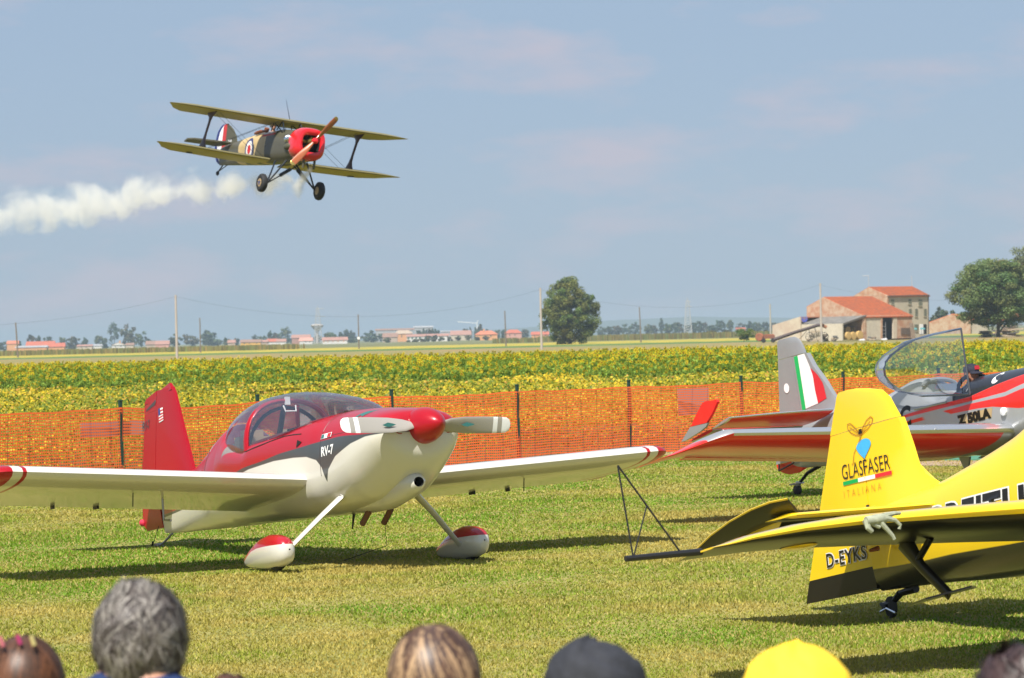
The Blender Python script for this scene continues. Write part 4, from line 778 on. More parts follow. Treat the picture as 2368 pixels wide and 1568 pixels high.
# yellow reflection-free bump of the aileron servo tab
MB().ell((3.30, -2.96, .262), (.16, .10, .022), 'ye').build('tab_fairing', yo)
# tail wheel
MB().tube([(.38, 0, .18), (.24, 0, .175), (.16, 0, .17)], [.03, .028, .024], 'yb', 8).tube([(.17, 0, .17), (.06, 0, .115), (-.06, 0, .10)], [.03, .024, .03], 'yb', 8).build('tail_spring', yo)
MB().lathe([(.0, -.022), (.06, -.022), (.082, -.012), (.082, .012), (.06, .022), (0, .022)], 'rubber', c=(.03, 0, .082), ax=(.15, 1, 0), n=20).build('tail_wheel', yo)
MB().tube([(-.07, -.03, .06), (.02, -.034, .075), (.12, -.03, .03)], .01, 'chrome', 6).tube([(-.07, -.02, .12), (.0, -.03, .08)], .014, 'yb', 6).build('tail_fork', yo)
# main undercarriage and propeller (right of the frame)
for s_ in (-1, 1):
    gz = -math.tan(math.radians(10))*3.9
    MB().tube([(4.2, s_*.35, .0), (4.05, s_*.75, -.3), (3.95, s_*.95, gz+.2)], [.06, .05, .04], 'yb', 10, flat=((1, 0, 0), .3)).build('landing_gear_leg', yo)
    MB().ell((3.92, s_*1.02, gz+.20), (.36, .09, .15), 'ye').build('wheel_fairing', yo)
    MB().lathe([(.0, -.05), (.14, -.045), (.17, 0), (.14, .045), (0, .05)], 'rubber', c=(3.9, s_*1.02, gz+.175), ax=(0, 1, 0), n=20).build('wheel', yo)
MB().lathe([(.2, 5.5), (.19, 5.62), (.12, 5.8), (.0, 5.9)], 'ye', c=(0, 0, .42), ax=(1, 0, 0)).build('spinner', yo)
for k in range(3): blade(1, math.radians(90+120*k), 1.0, [(.15, .10, .05, 40), (.4, .17, .03, 30), (.8, .16, .02, 20), (1.0, .08, .01, 16)], 'yb', 'white', yo, (5.62, 0, .42))
MB().loft([[(x, w_*math.cos(a), z0+(zt-z0)*math.sin(a)) for a in np.linspace(0, math.pi, 17)] for x, w_, z0, zt in [(2.2, .02, 1.17, 1.19), (2.4, .2, 1.1, 1.38), (2.8, .26, 1.05, 1.5), (3.3, .26, .98, 1.46), (3.8, .18, .98, 1.2), (4.0, .03, .98, 1.02)]], 'glass2', cap=(0, 0), closed=False).build('canopy', yo)
# work glove clipped over the wing's leading edge
gp = np.array([3.83, -2.80, .36]); gw = lambda p: tuple(YR@(gp+(np.array(p, float)-gp)*.62)+np.array([g_[0], g_[1], 0]))
gl = MB(); mg = mat('grey_glove', (.33, .35, .26), .9, var=.25, vscale=25)
def gt(pts, rr, k=8): gl.tube([np.array(gw(p)) for p in pts], [q*.62 for q in rr], mg, k)
gx_, gy_, gz_ = gp
gt([(gx_+.03, gy_-.02, gz_-.03), (gx_+.035, gy_+.12, gz_-.02), (gx_+.02, gy_+.22, gz_-.01)], [.045, .055, .05], 10)
gt([(gx_+.03, gy_+.20, gz_+.01), (gx_+.04, gy_+.33, gz_+.03), (gx_+.03, gy_+.40, gz_+.03)], [.035, .022, .018])
gt([(gx_+.04, gy_+.20, gz_-.01), (gx_+.06, gy_+.31, gz_-.04), (gx_+.05, gy_+.37, gz_-.09), (gx_+.04, gy_+.36, gz_-.13)], [.035, .022, .02, .018])
gt([(gx_+.04, gy_+.12, gz_-.03), (gx_+.05, gy_+.20, gz_-.12), (gx_+.05, gy_+.26, gz_-.19), (gx_+.05, gy_+.28, gz_-.23)], [.035, .024, .022, .02])
gt([(gx_+.02, gy_-.01, gz_-.02), (gx_+.04, gy_-.01, gz_-.10), (gx_+.04, gy_+.03, gz_-.14)], [.04, .03, .025])
gt([(gx_+.03, gy_+.0, gz_-.03), (gx_+.04, gy_+.13, gz_-.10)], [.03, .02])
o = gl.build('work_glove', None); o['label'] = 'grey work glove clipped over the yellow wing leading edge'; o['category'] = 'glove'

# ------------------------------------------------------------------ grey and red aerobatic aircraft with its canopy open
g_ = ground(1845, 1145); ZR = rotm(34, 9); zo = empty('aerobatic_aircraft', (g_[0], g_[1], 0), 'silver grey and red low wing aircraft with raised bubble canopy, parked by the net', 'aerobatic aircraft', R=ZR)
zf = Fus([(-.02, .03, .98, .36, .66, 2, 2.4), (.5, .10, 1.0, .31, .62, 2.2, 2.6), (1.1, .20, 1.01, .26, .6, 2.2, 2.8), (2.1, .33, 1.015, .15, .58, 2.1, 3), (2.45, .36, 1.08, .11, .56, 2.0, 3), (2.7, .38, 1.12, .09, .55, 2.1, 3), (2.85, .39, 1.11, .08, .55, 2.2, 3), (3.02, .40, 1.03, .07, .55, 2.4, 3),
          (3.2, .41, .86, .05, .54, 4, 3), (3.4, .42, .78, .04, .53, 6, 3), (3.62, .425, .79, .02, .52, 5, 3), (3.74, .43, .91, .0, .52, 2.3, 3), (3.9, .435, .965, -.02, .52, 2.1, 3), (4.3, .45, .955, -.03, .5, 2.2, 3), (4.9, .48, .93, -.05, .48, 2.3, 2.8), (5.4, .46, .86, -.02, .45, 2.3, 2.5), (5.7, .36, .74, .1, .43, 2.2, 2.2), (5.75, .1, .5, .35, .43, 2, 2)])
za_ = lambda x, P_: np.interp(x, [p[0] for p in P_], [p[1] for p in P_])
def z_col(x, y, z):
    a = za_(x, [(2.0, .60), (2.83, .67), (3.5, .69), (4.03, .70), (4.5, .77), (5.02, .83), (5.8, .9)]); b = za_(x, [(2.0, .57), (2.82, .63), (4.02, .64), (4.72, .65), (5.0, .70), (5.8, .8)])
    c = za_(x, [(2.0, .54), (2.81, .58), (4.02, .61), (4.71, .60), (4.99, .64), (5.8, .72)]); d = za_(x, [(2.0, .50), (2.8, .54), (3.3, .545), (3.77, .54), (4.2, .53), (4.46, .51), (4.94, .42), (5.8, .35)])
    return [np.minimum(a-z, z-b), np.minimum(c-z, z-d), np.where(x > 3.0, np.minimum((z-a)-.0, (x-3.66)*.8+(z-.85)*.25), -1)]
zfo = zf.build('fuselage', -.02, 5.75, z_col, 'z_attr', zo, step=.014)
zsy = lambda x, z, off=.004: zf.sidey(np.array([x]), np.array([z]), -1, off)[0]
ztot = lambda z: (float(np.interp(z, [.29, .33, .45, .60, 1.1, 1.5, 1.81, 2.03, 2.075], [-.2, -.25, -.38, -.36, -.175, -.12, -.075, -.05, .0])), float(np.interp(z, [.3, .95, 1.02, 1.08, 1.2, 1.4, 1.62, 1.81, 1.98, 2.03, 2.075], [1.3, 1.3, 1.2, 1.10, 1.0, .86, .68, .57, .46, .41, .25])))
zrows = [(.31, -.27), (.45, -.38), (.60, -.36), (1.1, -.175), (1.5, -.12), (1.81, -.075)]
vfin('rudder', [(z, float(np.interp(z, [p[0] for p in zrows], [p[1] for p in zrows])), .30-.06*(z-1.1)/.7) for z in (.46, .6, .8, 1.06, 1.3, 1.6, 1.815)], .065, lambda z: 'z_grey', zo, tot=ztot)
vfin('rudder', [(.29, -.12, .10), (.33, -.25, .26), (.38, -.35, .29), (.455, -.38, .30)], .07, lambda z: 'z_red', zo)
vfin('rudder_horn', [(1.82, -.072, .52), (1.90, -.065, .50), (1.98, -.055, .46), (2.03, -.05, .41), (2.065, -.03, .34), (2.075, .0, .25)], .065, lambda z: 'z_grey', zo, tot=ztot)
vfin('fin', [(.95, .31, 1.55), (1.02, .31, 1.22), (1.08, .308, 1.10), (1.2, .30, 1.0), (1.4, .283, .86), (1.62, .263, .68), (1.81, .246, .57)], .065, lambda z: 'z_grey', zo, tot=lambda z: (ztot(z)[0], max(ztot(z)[1], float(np.interp(z, [.95, 1.02, 1.08], [1.55, 1.22, 1.1])))))
zsk = skin([o_ for o_ in zo.children if o_.name.split('.')[0] in ('rudder', 'fin', 'rudder_horn')], .005)
def zfin(u, v): return (u, zsk(u, v, .005), v)
def stripd(name, m_, L_, R_, n=8):   # ribbon decal between two edge curves (lists of (x, z) top to bottom), following the skin
    mb = MB(); k_ = 6
    for i in range(n):
        t0, t1 = i/n, (i+1)/n
        def e(P_, t):
            P_ = np.array(P_, float); q = t*(len(P_)-1); j = min(int(q), len(P_)-2); return P_[j]+(P_[j+1]-P_[j])*(q-j)
        for k in range(k_):
            f0, f1 = k/k_, (k+1)/k_; quad = [e(L_, t0)*(1-f0)+e(R_, t0)*f0, e(L_, t0)*(1-f1)+e(R_, t0)*f1, e(L_, t1)*(1-f1)+e(R_, t1)*f1, e(L_, t1)*(1-f0)+e(R_, t1)*f0]
            mb.add([zfin(*p) for p in quad], [(0, 1, 2, 3)], m_)
    mb.build(name, zo, smooth=False)
fg_ = mat('tricolour_green', (.01, .42, .10), .4); fw_ = 'white'
stripd('green_stripe', fg_, [(.30, 1.80), (.35, 1.07)], [(.385, 1.805), (.43, 1.09)])
stripd('white_stripe', fw_, [(.385, 1.805), (.43, 1.09)], [(.535, 1.808), (.62, 1.62), (.66, 1.5), (.67, 1.3), (.70, 1.12)])
stripd('red_stripe', 'flag_red', [(.62, 1.60), (.66, 1.5), (.67, 1.3), (.70, 1.12)], [(.63, 1.60), (.75, 1.50), (.85, 1.36), (.88, 1.16)])
mb = MB(); mb.add([(.06+.055*math.cos(a), zsk(.1, 1.42, .006), 1.42+.065*math.sin(a)) for a in np.linspace(0, 2*math.pi, 20, endpoint=False)], [tuple(range(20))], 'white').build('round_sticker', zo, smooth=False)
lettering('lettering', 'Z 50LA', .155, 'yb', zo, lambda u, v: (3.80+u, zsy(3.80+u, .385+v+u*.01, .006), .385+v+u*.01), bold=.012, sx=1.25)
decal('letter_backing', [('gold', [(.02, -.01), (.17, -.01), (.17, .115), (.02, .11)]), ('gold', [(.2, -.01), (.62, .0), (.66, .115), (.2, .115)])], zo, lambda u, v: (3.80+u, zsy(3.80+u, .385+v, .002), .385+v))  # sand coloured print behind the letters
lettering('lettering', 'OK-XRC', .36, 'yb', zo, lambda u, v: (1.62+u, zsy(1.62+u, .52+v, .005), .52+v), bold=.012, sx=.92)
# stabilizer, drooping elevator
for s_ in (-1, 1):
    wing('stabilizer', [(1.13, s_*.15, .985, .66, .12, 10.5), (1.0, s_*.9, .98, .56, .12, 11.5), (.84, s_*1.60, .965, .42, .12, 12.5)], lambda y, lo, xc: 'z_red' if lo and xc > .02 or (xc > .12 and not lo) else 'z_silver', zo, camber=0)
    mb = MB(); mb.loft([[(.845-xc*.425, s_*1.602, .966-xc*.092+yt*.052) for xc, yt, cm, lo in foil(9)], [(.83-xc*.40, s_*1.63, .963-xc*.088+yt*.035) for xc, yt, cm, lo in foil(9)]], 'z_silver'); mb.build('stabilizer_tip', zo)
    rings = []
    for y, xh, xt, zh, zt_ in ((.15, .47, -.10, .865, .775), (1.0, .44, -.12, .865, .78), (1.60, .42, -.13, .868, .785)):
        c_ = math.hypot(xh-xt, zh-zt_); dx, dz = (xt-xh)/c_, (zt_-zh)/c_
        rings.append([(xh+dx*xc*c_-dz*yt*.09*c_, s_*y, zh+dz*xc*c_+dx*yt*.09*c_*-1) for xc, yt, cm, lo in foil(9)])
    MB().loft(rings, None, mf=lambda i, j: 'z_grey' if j >= 8 else 'z_red').build('elevator', zo)
    hp = [(.72, 1.17), (.68, 1.215), (.50, 1.23), (.44, 1.22), (.20, 1.07), (-.14, .805), (-.12, .79), (.30, .86), (.44, .93)]
    MB().prism([(x, s_*1.67, z) for x, z in [(-.14, .80), (-.05, .80), (.28, .87), (.42, .915), (.46, .955), (.08, .955)]], (0, s_*.035, 0), 'z_grey').prism([(x, s_*1.668, z) for x, z in [(.10, .96), (.44, .96), (.58, 1.06), (.72, 1.19), (.70, 1.22), (.46, 1.235), (.40, 1.22), (.20, 1.06)]], (0, s_*.04, 0), 'z_red').build('elevator_horn', zo)
# wing
for s_ in (-1, 1):
    def zm(y, lo, xc):
        a = abs(y)
        if a > 4.6: return ('z_grey' if a < 4.9 else 'z_red') if not lo else ('z_red' if xc < .6 else 'z_grey')
        if not lo: return 'z_silver' if xc < .12 else 'z_grey'
        return 'z_silver' if xc < .012 else ('z_red' if a > .62 else 'z_grey')
    INC = 6
    sec = [(4.78, s_*.43, .185, 1.70, .17, 2), (4.78, s_*.60, .19, 1.70, .17, 2), (4.76, s_*1.25, .205, 1.60, .165, 2), (4.70, s_*4.60, .29, 1.18, .15, 2), (4.63, s_*4.72, .265, 1.10, .13, 2), (4.52, s_*4.85, .225, .98, .10, 2), (4.42, s_*4.98, .185, .86, .06, 2), (4.30, s_*5.18, .125, .66, .04, 2), (4.20, s_*5.30, .10, .50, .02, 2)]; sec = [(a_, b_, c_+.015, d_, e_, 5.5) for a_, b_, c_, d_, e_, f_ in sec]
    wing('wing', sec, zm, zo, camber=0, n=15)
    MB().tube([(4.69, s_*y, z+.004) for y, z in ((4.60, .29), (4.60, .29))][:1]+[(4.5, s_*4.60, .37)], .004, 'white', 5).build('tip_seam', zo)
    for yy_ in (1.65, 2.9): MB().prism([(4.77-.0*yy_, s_*yy_, .24), (4.30, s_*yy_, .345), (4.30, s_*(yy_+.01), .345), (4.77, s_*(yy_+.01), .24)], (0, 0, .004), 'steel').build('skin_seam', zo)
    nsc = 22; mb = MB()
    for k in range(nsc):
        y0, y1 = .8+k*3.7/nsc, .8+(k+1)*3.7/nsc; ch_ = 1.68-.13*(y0-.6); xt_ = 4.77-.016*y0-ch_; z_ = .20+.0215*(y0-.6)-ch_*.0958
        mb.prism([(xt_+.10, s_*y0, z_+.004), (xt_-.03, s_*y0, z_-.012), (xt_-.03, s_*(y1-.012), z_-.004), (xt_+.10, s_*y1, z_+.006)], (0, 0, .008), 'z_red')
    o = mb.build('aileron_edge', zo); o['kind'] = 'stuff'
    gz = -math.tan(math.radians(9))*4.9
    MB().tube([(4.7, s_*.4, .05), (4.75, s_*.85, -.4), (4.75, s_*1.0, gz+.2)], [.07, .05, .04], 'z_grey', 10, flat=((1, 0, 0), .4)).build('landing_gear_leg', zo)
    MB().lathe([(.0, -.06), (.15, -.06), (.19, -.03), (.19, .03), (.15, .06), (0, .06)], 'rubber', c=(4.75, s_*1.05, gz+.19), ax=(0, 1, 0), n=22).build('wheel', zo)
    MB().prism([(4.55, s_*1.9, .10), (4.45, s_*1.9, .10), (4.49, s_*1.9, -.10), (4.51, s_*1.9, -.10)], (0, .02, 0), 'z_grey').build('step_fin', zo)
MB().prism([(3.45, -.02, .03), (3.25, -.02, .05), (3.32, -.01, -.12), (3.38, -.01, -.12)], (0, .03, 0), 'z_grey').build('belly_aerial', zo)
MB().lathe([(.0, .0), (.05, .0), (.05, .03), (.0, .05)], 'white', c=(4.68, zsy(4.68, .42, 0), .42), ax=(0, -1, 0), n=14).build('side_lamp', zo)
mb = MB(); mb.add([(4.44+.075*math.cos(a), zsy(4.44+.075*math.cos(a), .86+.065*math.sin(a), .005), .86+.065*math.sin(a)) for a in np.linspace(0, 2*math.pi, 22, endpoint=False)], [tuple(range(22))], 'white').build('round_sticker', zo, smooth=False)
MB().ell((4.75, -.05, .945), (.05, .05, .02), 'white').build('dome_lamp', zo)
# small tail wheel and leg
MB().tube([(.52, 0, .32), (.25, 0, .26), (.04, 0, .14)], [.03, .024, .018], 'yb', 8).build('tail_spring', zo)
MB().tube([(.04, 0, .17), (.0, 0, .07)], [.04, .03], 'steel', 10).box((.0, 0, .155), (.20, .10, .02), 'steel').build('tail_fork', zo)
MB().lathe([(.0, -.035), (.05, -.035), (.07, -.02), (.07, .02), (.05, .035), (0, .035)], 'rubber', c=(.0, 0, .07), ax=(0, 1, 0), n=18).build('tail_wheel', zo)
# elevator and trim linkage under the tail
mb = MB(); mb.tube([(-.28, -.03, .45), (-.24, -.08, .36), (.12, -.10, .42)], .012, 'b_strut', 6).build('linkage', zo)
# cockpit: rims, seat, coaming
MB().tube([(3.05+.0, .27*math.sin(a), .98+.08*math.cos(a)) for a in np.linspace(-1.6, 1.6, 15)], .03, 'z_grey', 8).build('headrest_rim', zo)
MB().box((3.1, 0, .84), (.10, .42, .30), mat('seat_blue_grey', (.16, .2, .25), .8)).build('seat', zo)
MB().tube([(3.72, .30*math.sin(a), .82+.19*math.cos(a)) for a in np.linspace(-1.7, 1.7, 15)], .028, 'yb', 8).build('windscreen_frame', zo)
MB().tube([(3.0, -.415, .70), (3.62, -.43, .695)], .014, 'z_grey', 6).build('sill', zo)
# opened bubble canopy: rim in a near vertical plane on the near side, dome bulging outwards
RIM = [(4.12, 1.525), (4.0, 1.53), (3.6, 1.545), (3.26, 1.54), (3.01, 1.49), (2.79, 1.43), (2.66, 1.36), (2.61, 1.28), (2.61, 1.19), (2.68, 1.09), (2.82, .99), (3.02, .90), (3.27, .83), (3.57, .79), (3.86, .75), (4.13, .72), (4.125, .92), (4.12, 1.13), (4.12, 1.34)]
cc_ = np.array([3.55, 1.14]); rim = np.array(RIM); mb = MB()
mb.loft([[(cc_[0]+(p[0]-cc_[0])*s, y, cc_[1]+(p[1]-cc_[1])*s) for p in rim] for y, s in ((-.49, 1.0), (-.58, .99), (-.68, .94), (-.77, .84), (-.83, .68), (-.865, .45), (-.875, .12))], 'glass', cap=(0, 1)); mb.build('canopy', zo)
fr = [(p[0], -.488, p[1]) for p in rim]; MB().tube(fr[15:]+[fr[0]], .012, mat('rim_dark', (.06, .065, .075), .5), 8).build('canopy_frame', zo)
MB().tube(fr[:16], .014, mat('rim_blue_grey', (.12, .15, .2), .35, .3), 8).build('canopy_rim', zo)
MB().lathe([(.2, 5.74), (.2, 5.85), (.12, 6.05), (0, 6.15)], 'z_red', c=(0, 0, .42), ax=(1, 0, 0)).build('spinner', zo)
for k in range(3): blade(1, math.radians(90+120*k), 1.0, [(.15, .10, .05, 40), (.4, .17, .03, 30), (.8, .16, .02, 20), (1.0, .08, .01, 16)], 'yb', 'white', zo, (5.85, 0, .42))

# ------------------------------------------------------------------ people
def head_bits(mb, c, R, r=.098, skin='skin', fwd=1.0):
    """skull, jaw, nose, ears and eyes; local +x is where the face looks"""
    c = np.asarray(c, float); Rm = np.asarray(R, float)
    T = lambda p: c+Rm@(np.asarray(p, float)*r/.1)
    rings = []
    for z, fx, bx, w in [(-.125, .035, -.02, .03), (-.115, .075, -.035, .05), (-.09, .092, -.045, .062), (-.06, .096, -.060, .070), (-.03, .094, -.085, .075), (0, .096, -.098, .078), (.03, .096, -.103, .079), (.06, .088, -.098, .075), (.09, .066, -.078, .062), (.11, .035, -.045, .038), (.118, .008, -.015, .01)]:
        rings.append([T(((fx+bx)/2+(fx-bx)/2*math.cos(a), w*math.sin(a), z)) for a in np.linspace(0, 2*math.pi, 20, endpoint=False)])
    mb.loft(rings, skin)
    mb.loft([[T((.09+d, y*w_, z_)) for y, z_ in ((-1, zz), (1, zz))]+[T((.088, 1.2*w_, zz-.004)), T((.088, -1.2*w_, zz-.004))] for d, w_, zz in ((.004, .007, .012), (.014, .009, -.008), (.026, .014, -.028), (.006, .013, -.038))], skin)
    for s_ in (-1, 1):
        mb.ell(T((-.005, s_*.080, -.015)), np.array((.020, .010, .032))*r/.1, skin, 8, 6); mb.ell(T((.088, s_*.03, .008)), np.array((.008, .013, .008))*r/.1, 'white', 8, 5); mb.ell(T((.094, s_*.03, .008)), np.array((.005, .006, .006))*r/.1, 'black', 6, 4)
    mb.tube([T((.096, -.025, -.065)), T((.101, 0, -.063)), T((.096, .025, -.065))], .005*r/.1, mat('lip', (.35, .12, .10), .6), 5)
def skin_body(name, joints, edges, root, parent, region, pants='black'):
    """one continuous body grown from a skeleton; region(p) picks the material"""
    me = bpy.data.meshes.new(name); me.from_pydata([j[0] for j in joints], edges, []); o = bpy.data.objects.new(name, me); C.objects.link(o)
    o.modifiers.new('s', 'SKIN'); 
    for i, j in enumerate(joints): me.skin_vertices[0].data[i].radius = (j[1], j[2] if len(j) > 2 else j[1])
    me.skin_vertices[0].data[root].use_root = True
    sb = o.modifiers.new('u', 'SUBSURF'); sb.levels = 2; sb.render_levels = 2
    bpy.context.view_layer.update(); dg = bpy.context.evaluated_depsgraph_get(); m2 = bpy.data.meshes.new_from_object(o.evaluated_get(dg)); m2.name = name
    bpy.data.objects.remove(o); names = []
    m2.materials.clear()
    for p in m2.polygons:
        k = region(p.center)
        if k not in names: names.append(k); m2.materials.append(M[k] if isinstance(k, str) else k)
        p.material_index = names.index(k); p.use_smooth = True
    return link(bpy.data.objects.new(name, m2), parent)
def standing(height, arm_out=0.0):
    s = height/1.75; J = []; E_ = []
    def j(p, a, b=None, par=None):
        J.append((tuple(q*s for q in p), a*s, (b or a)*s)); 
        if par is not None: E_.append((par, len(J)-1))
        return len(J)-1
    pel = j((0, 0, .95), .14, .11); wa = j((0, 0, 1.10), .13, .10, pel); ch = j((.01, 0, 1.30), .155, .11, wa); nb = j((-.01, 0, 1.44), .10, .085, ch); nk = j((.0, 0, 1.52), .055, None, nb); sk = j((.015, 0, 1.60), .06, None, nk)
    for s_ in (-1, 1):
        sh = j((0, s_*.18, 1.41), .065, None, nb); el = j((.02, s_*.25, 1.12), .045, None, sh); wr = j((.12, s_*.24, .88), .028, None, el); pa = j((.15, s_*.235, .82), .034, .018, wr)
        for k, (dx, l) in enumerate(((-.03, .062), (-.01, .075), (.01, .072), (.03, .055))):
            f1 = j((.16+dx*.9, s_*(.235+.01), .77-l*.2), .010, None, pa); j((.17+dx, s_*.225, .76-l*.8), .008, None, f1)
        t1 = j((.19, s_*.20, .80), .011, None, pa); j((.205, s_*.185, .765), .009, None, t1)
        hp = j((0, s_*.09, .90), .095, None, pel); kn = j((.02, s_*.10, .50), .06, None, hp); an = j((-.01, s_*.10, .09), .042, None, kn); j((.12, s_*.11, .035), .04, .035, an)
    return J, E_
def hair_shell(c, r, R, m_, bottom=-.6, parent=None, strands=1800, length=.07, wav=.006, thick=.0022, seed=1, curl=1.0, drop=0.0, puff=1.0, swirl=0.0, roots=False):
    """cap of hair over the skull plus many fine strands as ribbons, one mesh"""
    rg_ = np.random.default_rng(seed); c = np.asarray(c, float); r = np.asarray(r, float)*puff; mb = MB(); rings = []; nt_ = 16
    k1 = rg_.normal(size=(7, 3))*18; p1 = rg_.uniform(0, 6.3, 7)
    def lump(p): return float(sum(math.sin(k1[q]@p+p1[q]) for q in range(7)))/7*.9
    def P(t, a, rad): 
        q = np.array([r[0]*math.sin(t)*math.cos(a), r[1]*math.sin(t)*math.sin(a), r[2]*math.cos(t)]); return q*rad*(1+.11*curl*lump(q*6))
    for i in range(nt_+1):
        t = .04+(math.acos(bottom)-.04)*i/nt_; rings.append([c+R@P(t, a, 1.0) for a in np.linspace(0, 2*math.pi, 36, endpoint=False)])
    mb.loft(rings, m_[0]); base = mb.mesh('hair'); tmax = math.acos(max(bottom-.1, -.97)); V, Fq, MI = [], [], []; ns = 7
    nl = max(30, strands//26); la = rg_.uniform(0, 2*math.pi, nl); lt = np.arccos(rg_.uniform(bottom*.7, 1, nl)); ld = rg_.normal(0, .35+.5*curl, nl)+swirl; lm = rg_.integers(1, len(m_), nl); lph = rg_.uniform(0, 6.3, nl); lr = rg_.uniform(.99, 1.0+.07*curl, nl)
    for k in range(strands):
        l = rg_.integers(0, nl)
        if roots and lt[l] < .55: lm[l] = 2 if l % 2 else 4
        a = la[l]+rg_.normal(0, .13); t = abs(lt[l]+rg_.normal(0, .09)); L_ = length*rg_.uniform(.6, 1.2); pts = []; rad0 = lr[l]*rg_.uniform(.985, 1.03)+(.12*curl*rg_.uniform() if rg_.uniform() < .10 else 0)
        for q in range(ns):
            f_ = q/(ns-1); tt = t+f_*L_/r[2]*(1-.25*curl*math.sin(lph[l]+f_*4)); ts = min(tt, tmax); aa = a+ld[l]*f_*.7*L_/.08+.12*curl*math.sin(lph[l]+f_*5.5)
            pts.append(c+R@P(ts, aa, rad0+.022*curl*math.sin(lph[l]*2+f_*5)+.012*math.sin(math.pi*f_))-np.array([0, 0, max(0, tt-ts)*r[2]]))
        b = len(V); w0 = thick*rg_.uniform(.6, 1.3)
        for q in range(ns):
            d = pts[min(q+1, ns-1)]-pts[max(q-1, 0)]; out = pts[q]-c; w_ = np.cross(d, out); w_ = w_/(np.linalg.norm(w_)+1e-9)*w0*(1-.6*q/(ns-1)); V += [pts[q]-w_, pts[q]+w_]
        for q in range(ns-1): Fq += [b+2*q, b+2*q+1, b+2*q+3, b+2*q+2]
        MI += [int(lm[l]) if rg_.uniform() < .8 else int(rg_.integers(1, len(m_)))]*(ns-1)
    nb_ = len(base.vertices); bv_ = [v.co[:] for v in base.vertices]; bf = [list(p.vertices) for p in base.polygons]; me = bpy.data.meshes.new('hair')
    me.from_pydata(bv_+[tuple(map(float, v)) for v in V], [], bf+[[nb_+i for i in Fq[j:j+4]] for j in range(0, len(Fq), 4)])
    for q in m_: me.materials.append(q)
    me.polygons.foreach_set('material_index', [0]*len(bf)+MI); me.polygons.foreach_set('use_smooth', [True]*len(me.polygons)); me.update()
    return link(bpy.data.objects.new('hair', me), parent)
def rz3(a): a = math.radians(a); return np.array([[math.cos(a), -math.sin(a), 0], [math.sin(a), math.cos(a), 0], [0, 0, 1.]])
hm = lambda n_, c: mat(n_, c, .45, spec=.4)
M['shirt_navy'] = mat('shirt_navy', (.012, .03, .11), .85); M['shirt_grey'] = mat('shirt_grey', (.18, .18, .2), .85); M['shirt_white'] = mat('shirt_white', (.6, .6, .62), .85); M['jeans'] = mat('jeans', (.03, .05, .10), .85); M['shirt_red'] = mat('shirt_red', (.4, .03, .03), .85); M['shoe'] = mat('shoe', (.05, .04, .035), .7)
def person(px, top_px, D, label, shirt, face, headr=.1, hunch=0.0, hat=None):
    """spectator seen from behind; face = heading of the face in degrees (90 looks away from the camera)"""
    top = at(px, top_px, D); x = top[0]; htop = top[2]; extra = .02 if hat else .015; height = (htop-extra)/1.0; t = empty('person', (x, D, 0), label, 'person', 'spectators watching from the foreground')
    s = headr/.1; hz_ = htop-extra-.118*s; J, E_ = standing(hz_+.12+hunch); R = rz3(face)
    J = [((*(R@np.array(p)),)[:3], a, b) for p, a, b in J]; hh = hz_+.12+hunch; k = hh/1.75
    def region(p):
        z = p.z/k; q = R.T@np.array(p[:]); arm = abs(q[1])/k > .205
        if z > (1.475 if not hunch else 1.50): return 'skin'
        if arm and z < 1.18: return 'skin'
        if z > .98: return shirt
        if z < .09: return 'shoe'
        return 'jeans' if not arm else 'skin'
    skin_body('body', J, E_, 0, t, region)
    mb = MB(); hc = np.array([0, 0, hz_])+R@np.array([.02, 0, 0]); head_bits(mb, hc, R, headr); mb.build('head', t)
    return t, hc, R, s
grey_h = [hm('hair_grey', (.075, .062, .056)), hm('hair_grey_a', (.20, .18, .16)), hm('hair_grey_b', (.10, .085, .078)), hm('hair_grey_c', (.30, .275, .25)), hm('hair_grey_d', (.055, .042, .04))]
t, hc, R, s = person(312, 1345, 7.4, 'person with thick wavy grey hair and a navy shirt, seen from behind', 'shirt_navy', 70, .10, hunch=.055)
hair_shell(hc+np.array([0, 0, .004]), (.110, .095, .129), R, grey_h, bottom=-.66, parent=t, strands=5200, length=.075, thick=.0020, seed=3, curl=.75)
MB().tube([hc+R@np.array([.072*math.cos(a)-.015, .075*math.sin(a), -.155+.02*math.cos(a)]) for a in np.linspace(.6, 2*math.pi-.6, 20)], .02, 'shirt_navy', 8, flat=((0, 0, 1), .5)).build('collar', t)
dark_bl = [hm('hair_blond_base', (.22, .14, .08)), hm('hair_blond_a', (.38, .25, .14)), hm('hair_blond_b', (.12, .065, .042)), hm('hair_blond_c', (.30, .19, .11)), hm('hair_blond_d', (.07, .04, .032))]
t, hc, R, s = person(1003, 1440, 7.35, 'person with straight dark blonde hair with lighter streaks, at bottom centre', 'shirt_grey', 100, .10)
hair_shell(hc, (.112, .102, .127), R, dark_bl, bottom=-.85, parent=t, strands=5200, length=.19, thick=.0024, seed=5, curl=.18, swirl=.12, roots=True)
br = [hm('hair_brown_base', (.085, .036, .020)), hm('hair_brown_a', (.12, .048, .024)), hm('hair_brown_b', (.07, .032, .018)), hm('hair_brown_c', (.055, .028, .018)), hm('hair_brown_d', (.15, .062, .03))]
t, hc, R, s = person(52, 1466, 7.5, 'small person with brown hair held by pink and pale yellow clips, at the left edge', 'shirt_white', 95, .087)
hair_shell(hc, (.099, .091, .112), R, br, bottom=-.8, parent=t, strands=5200, length=.15, thick=.0024, seed=8, curl=.12)
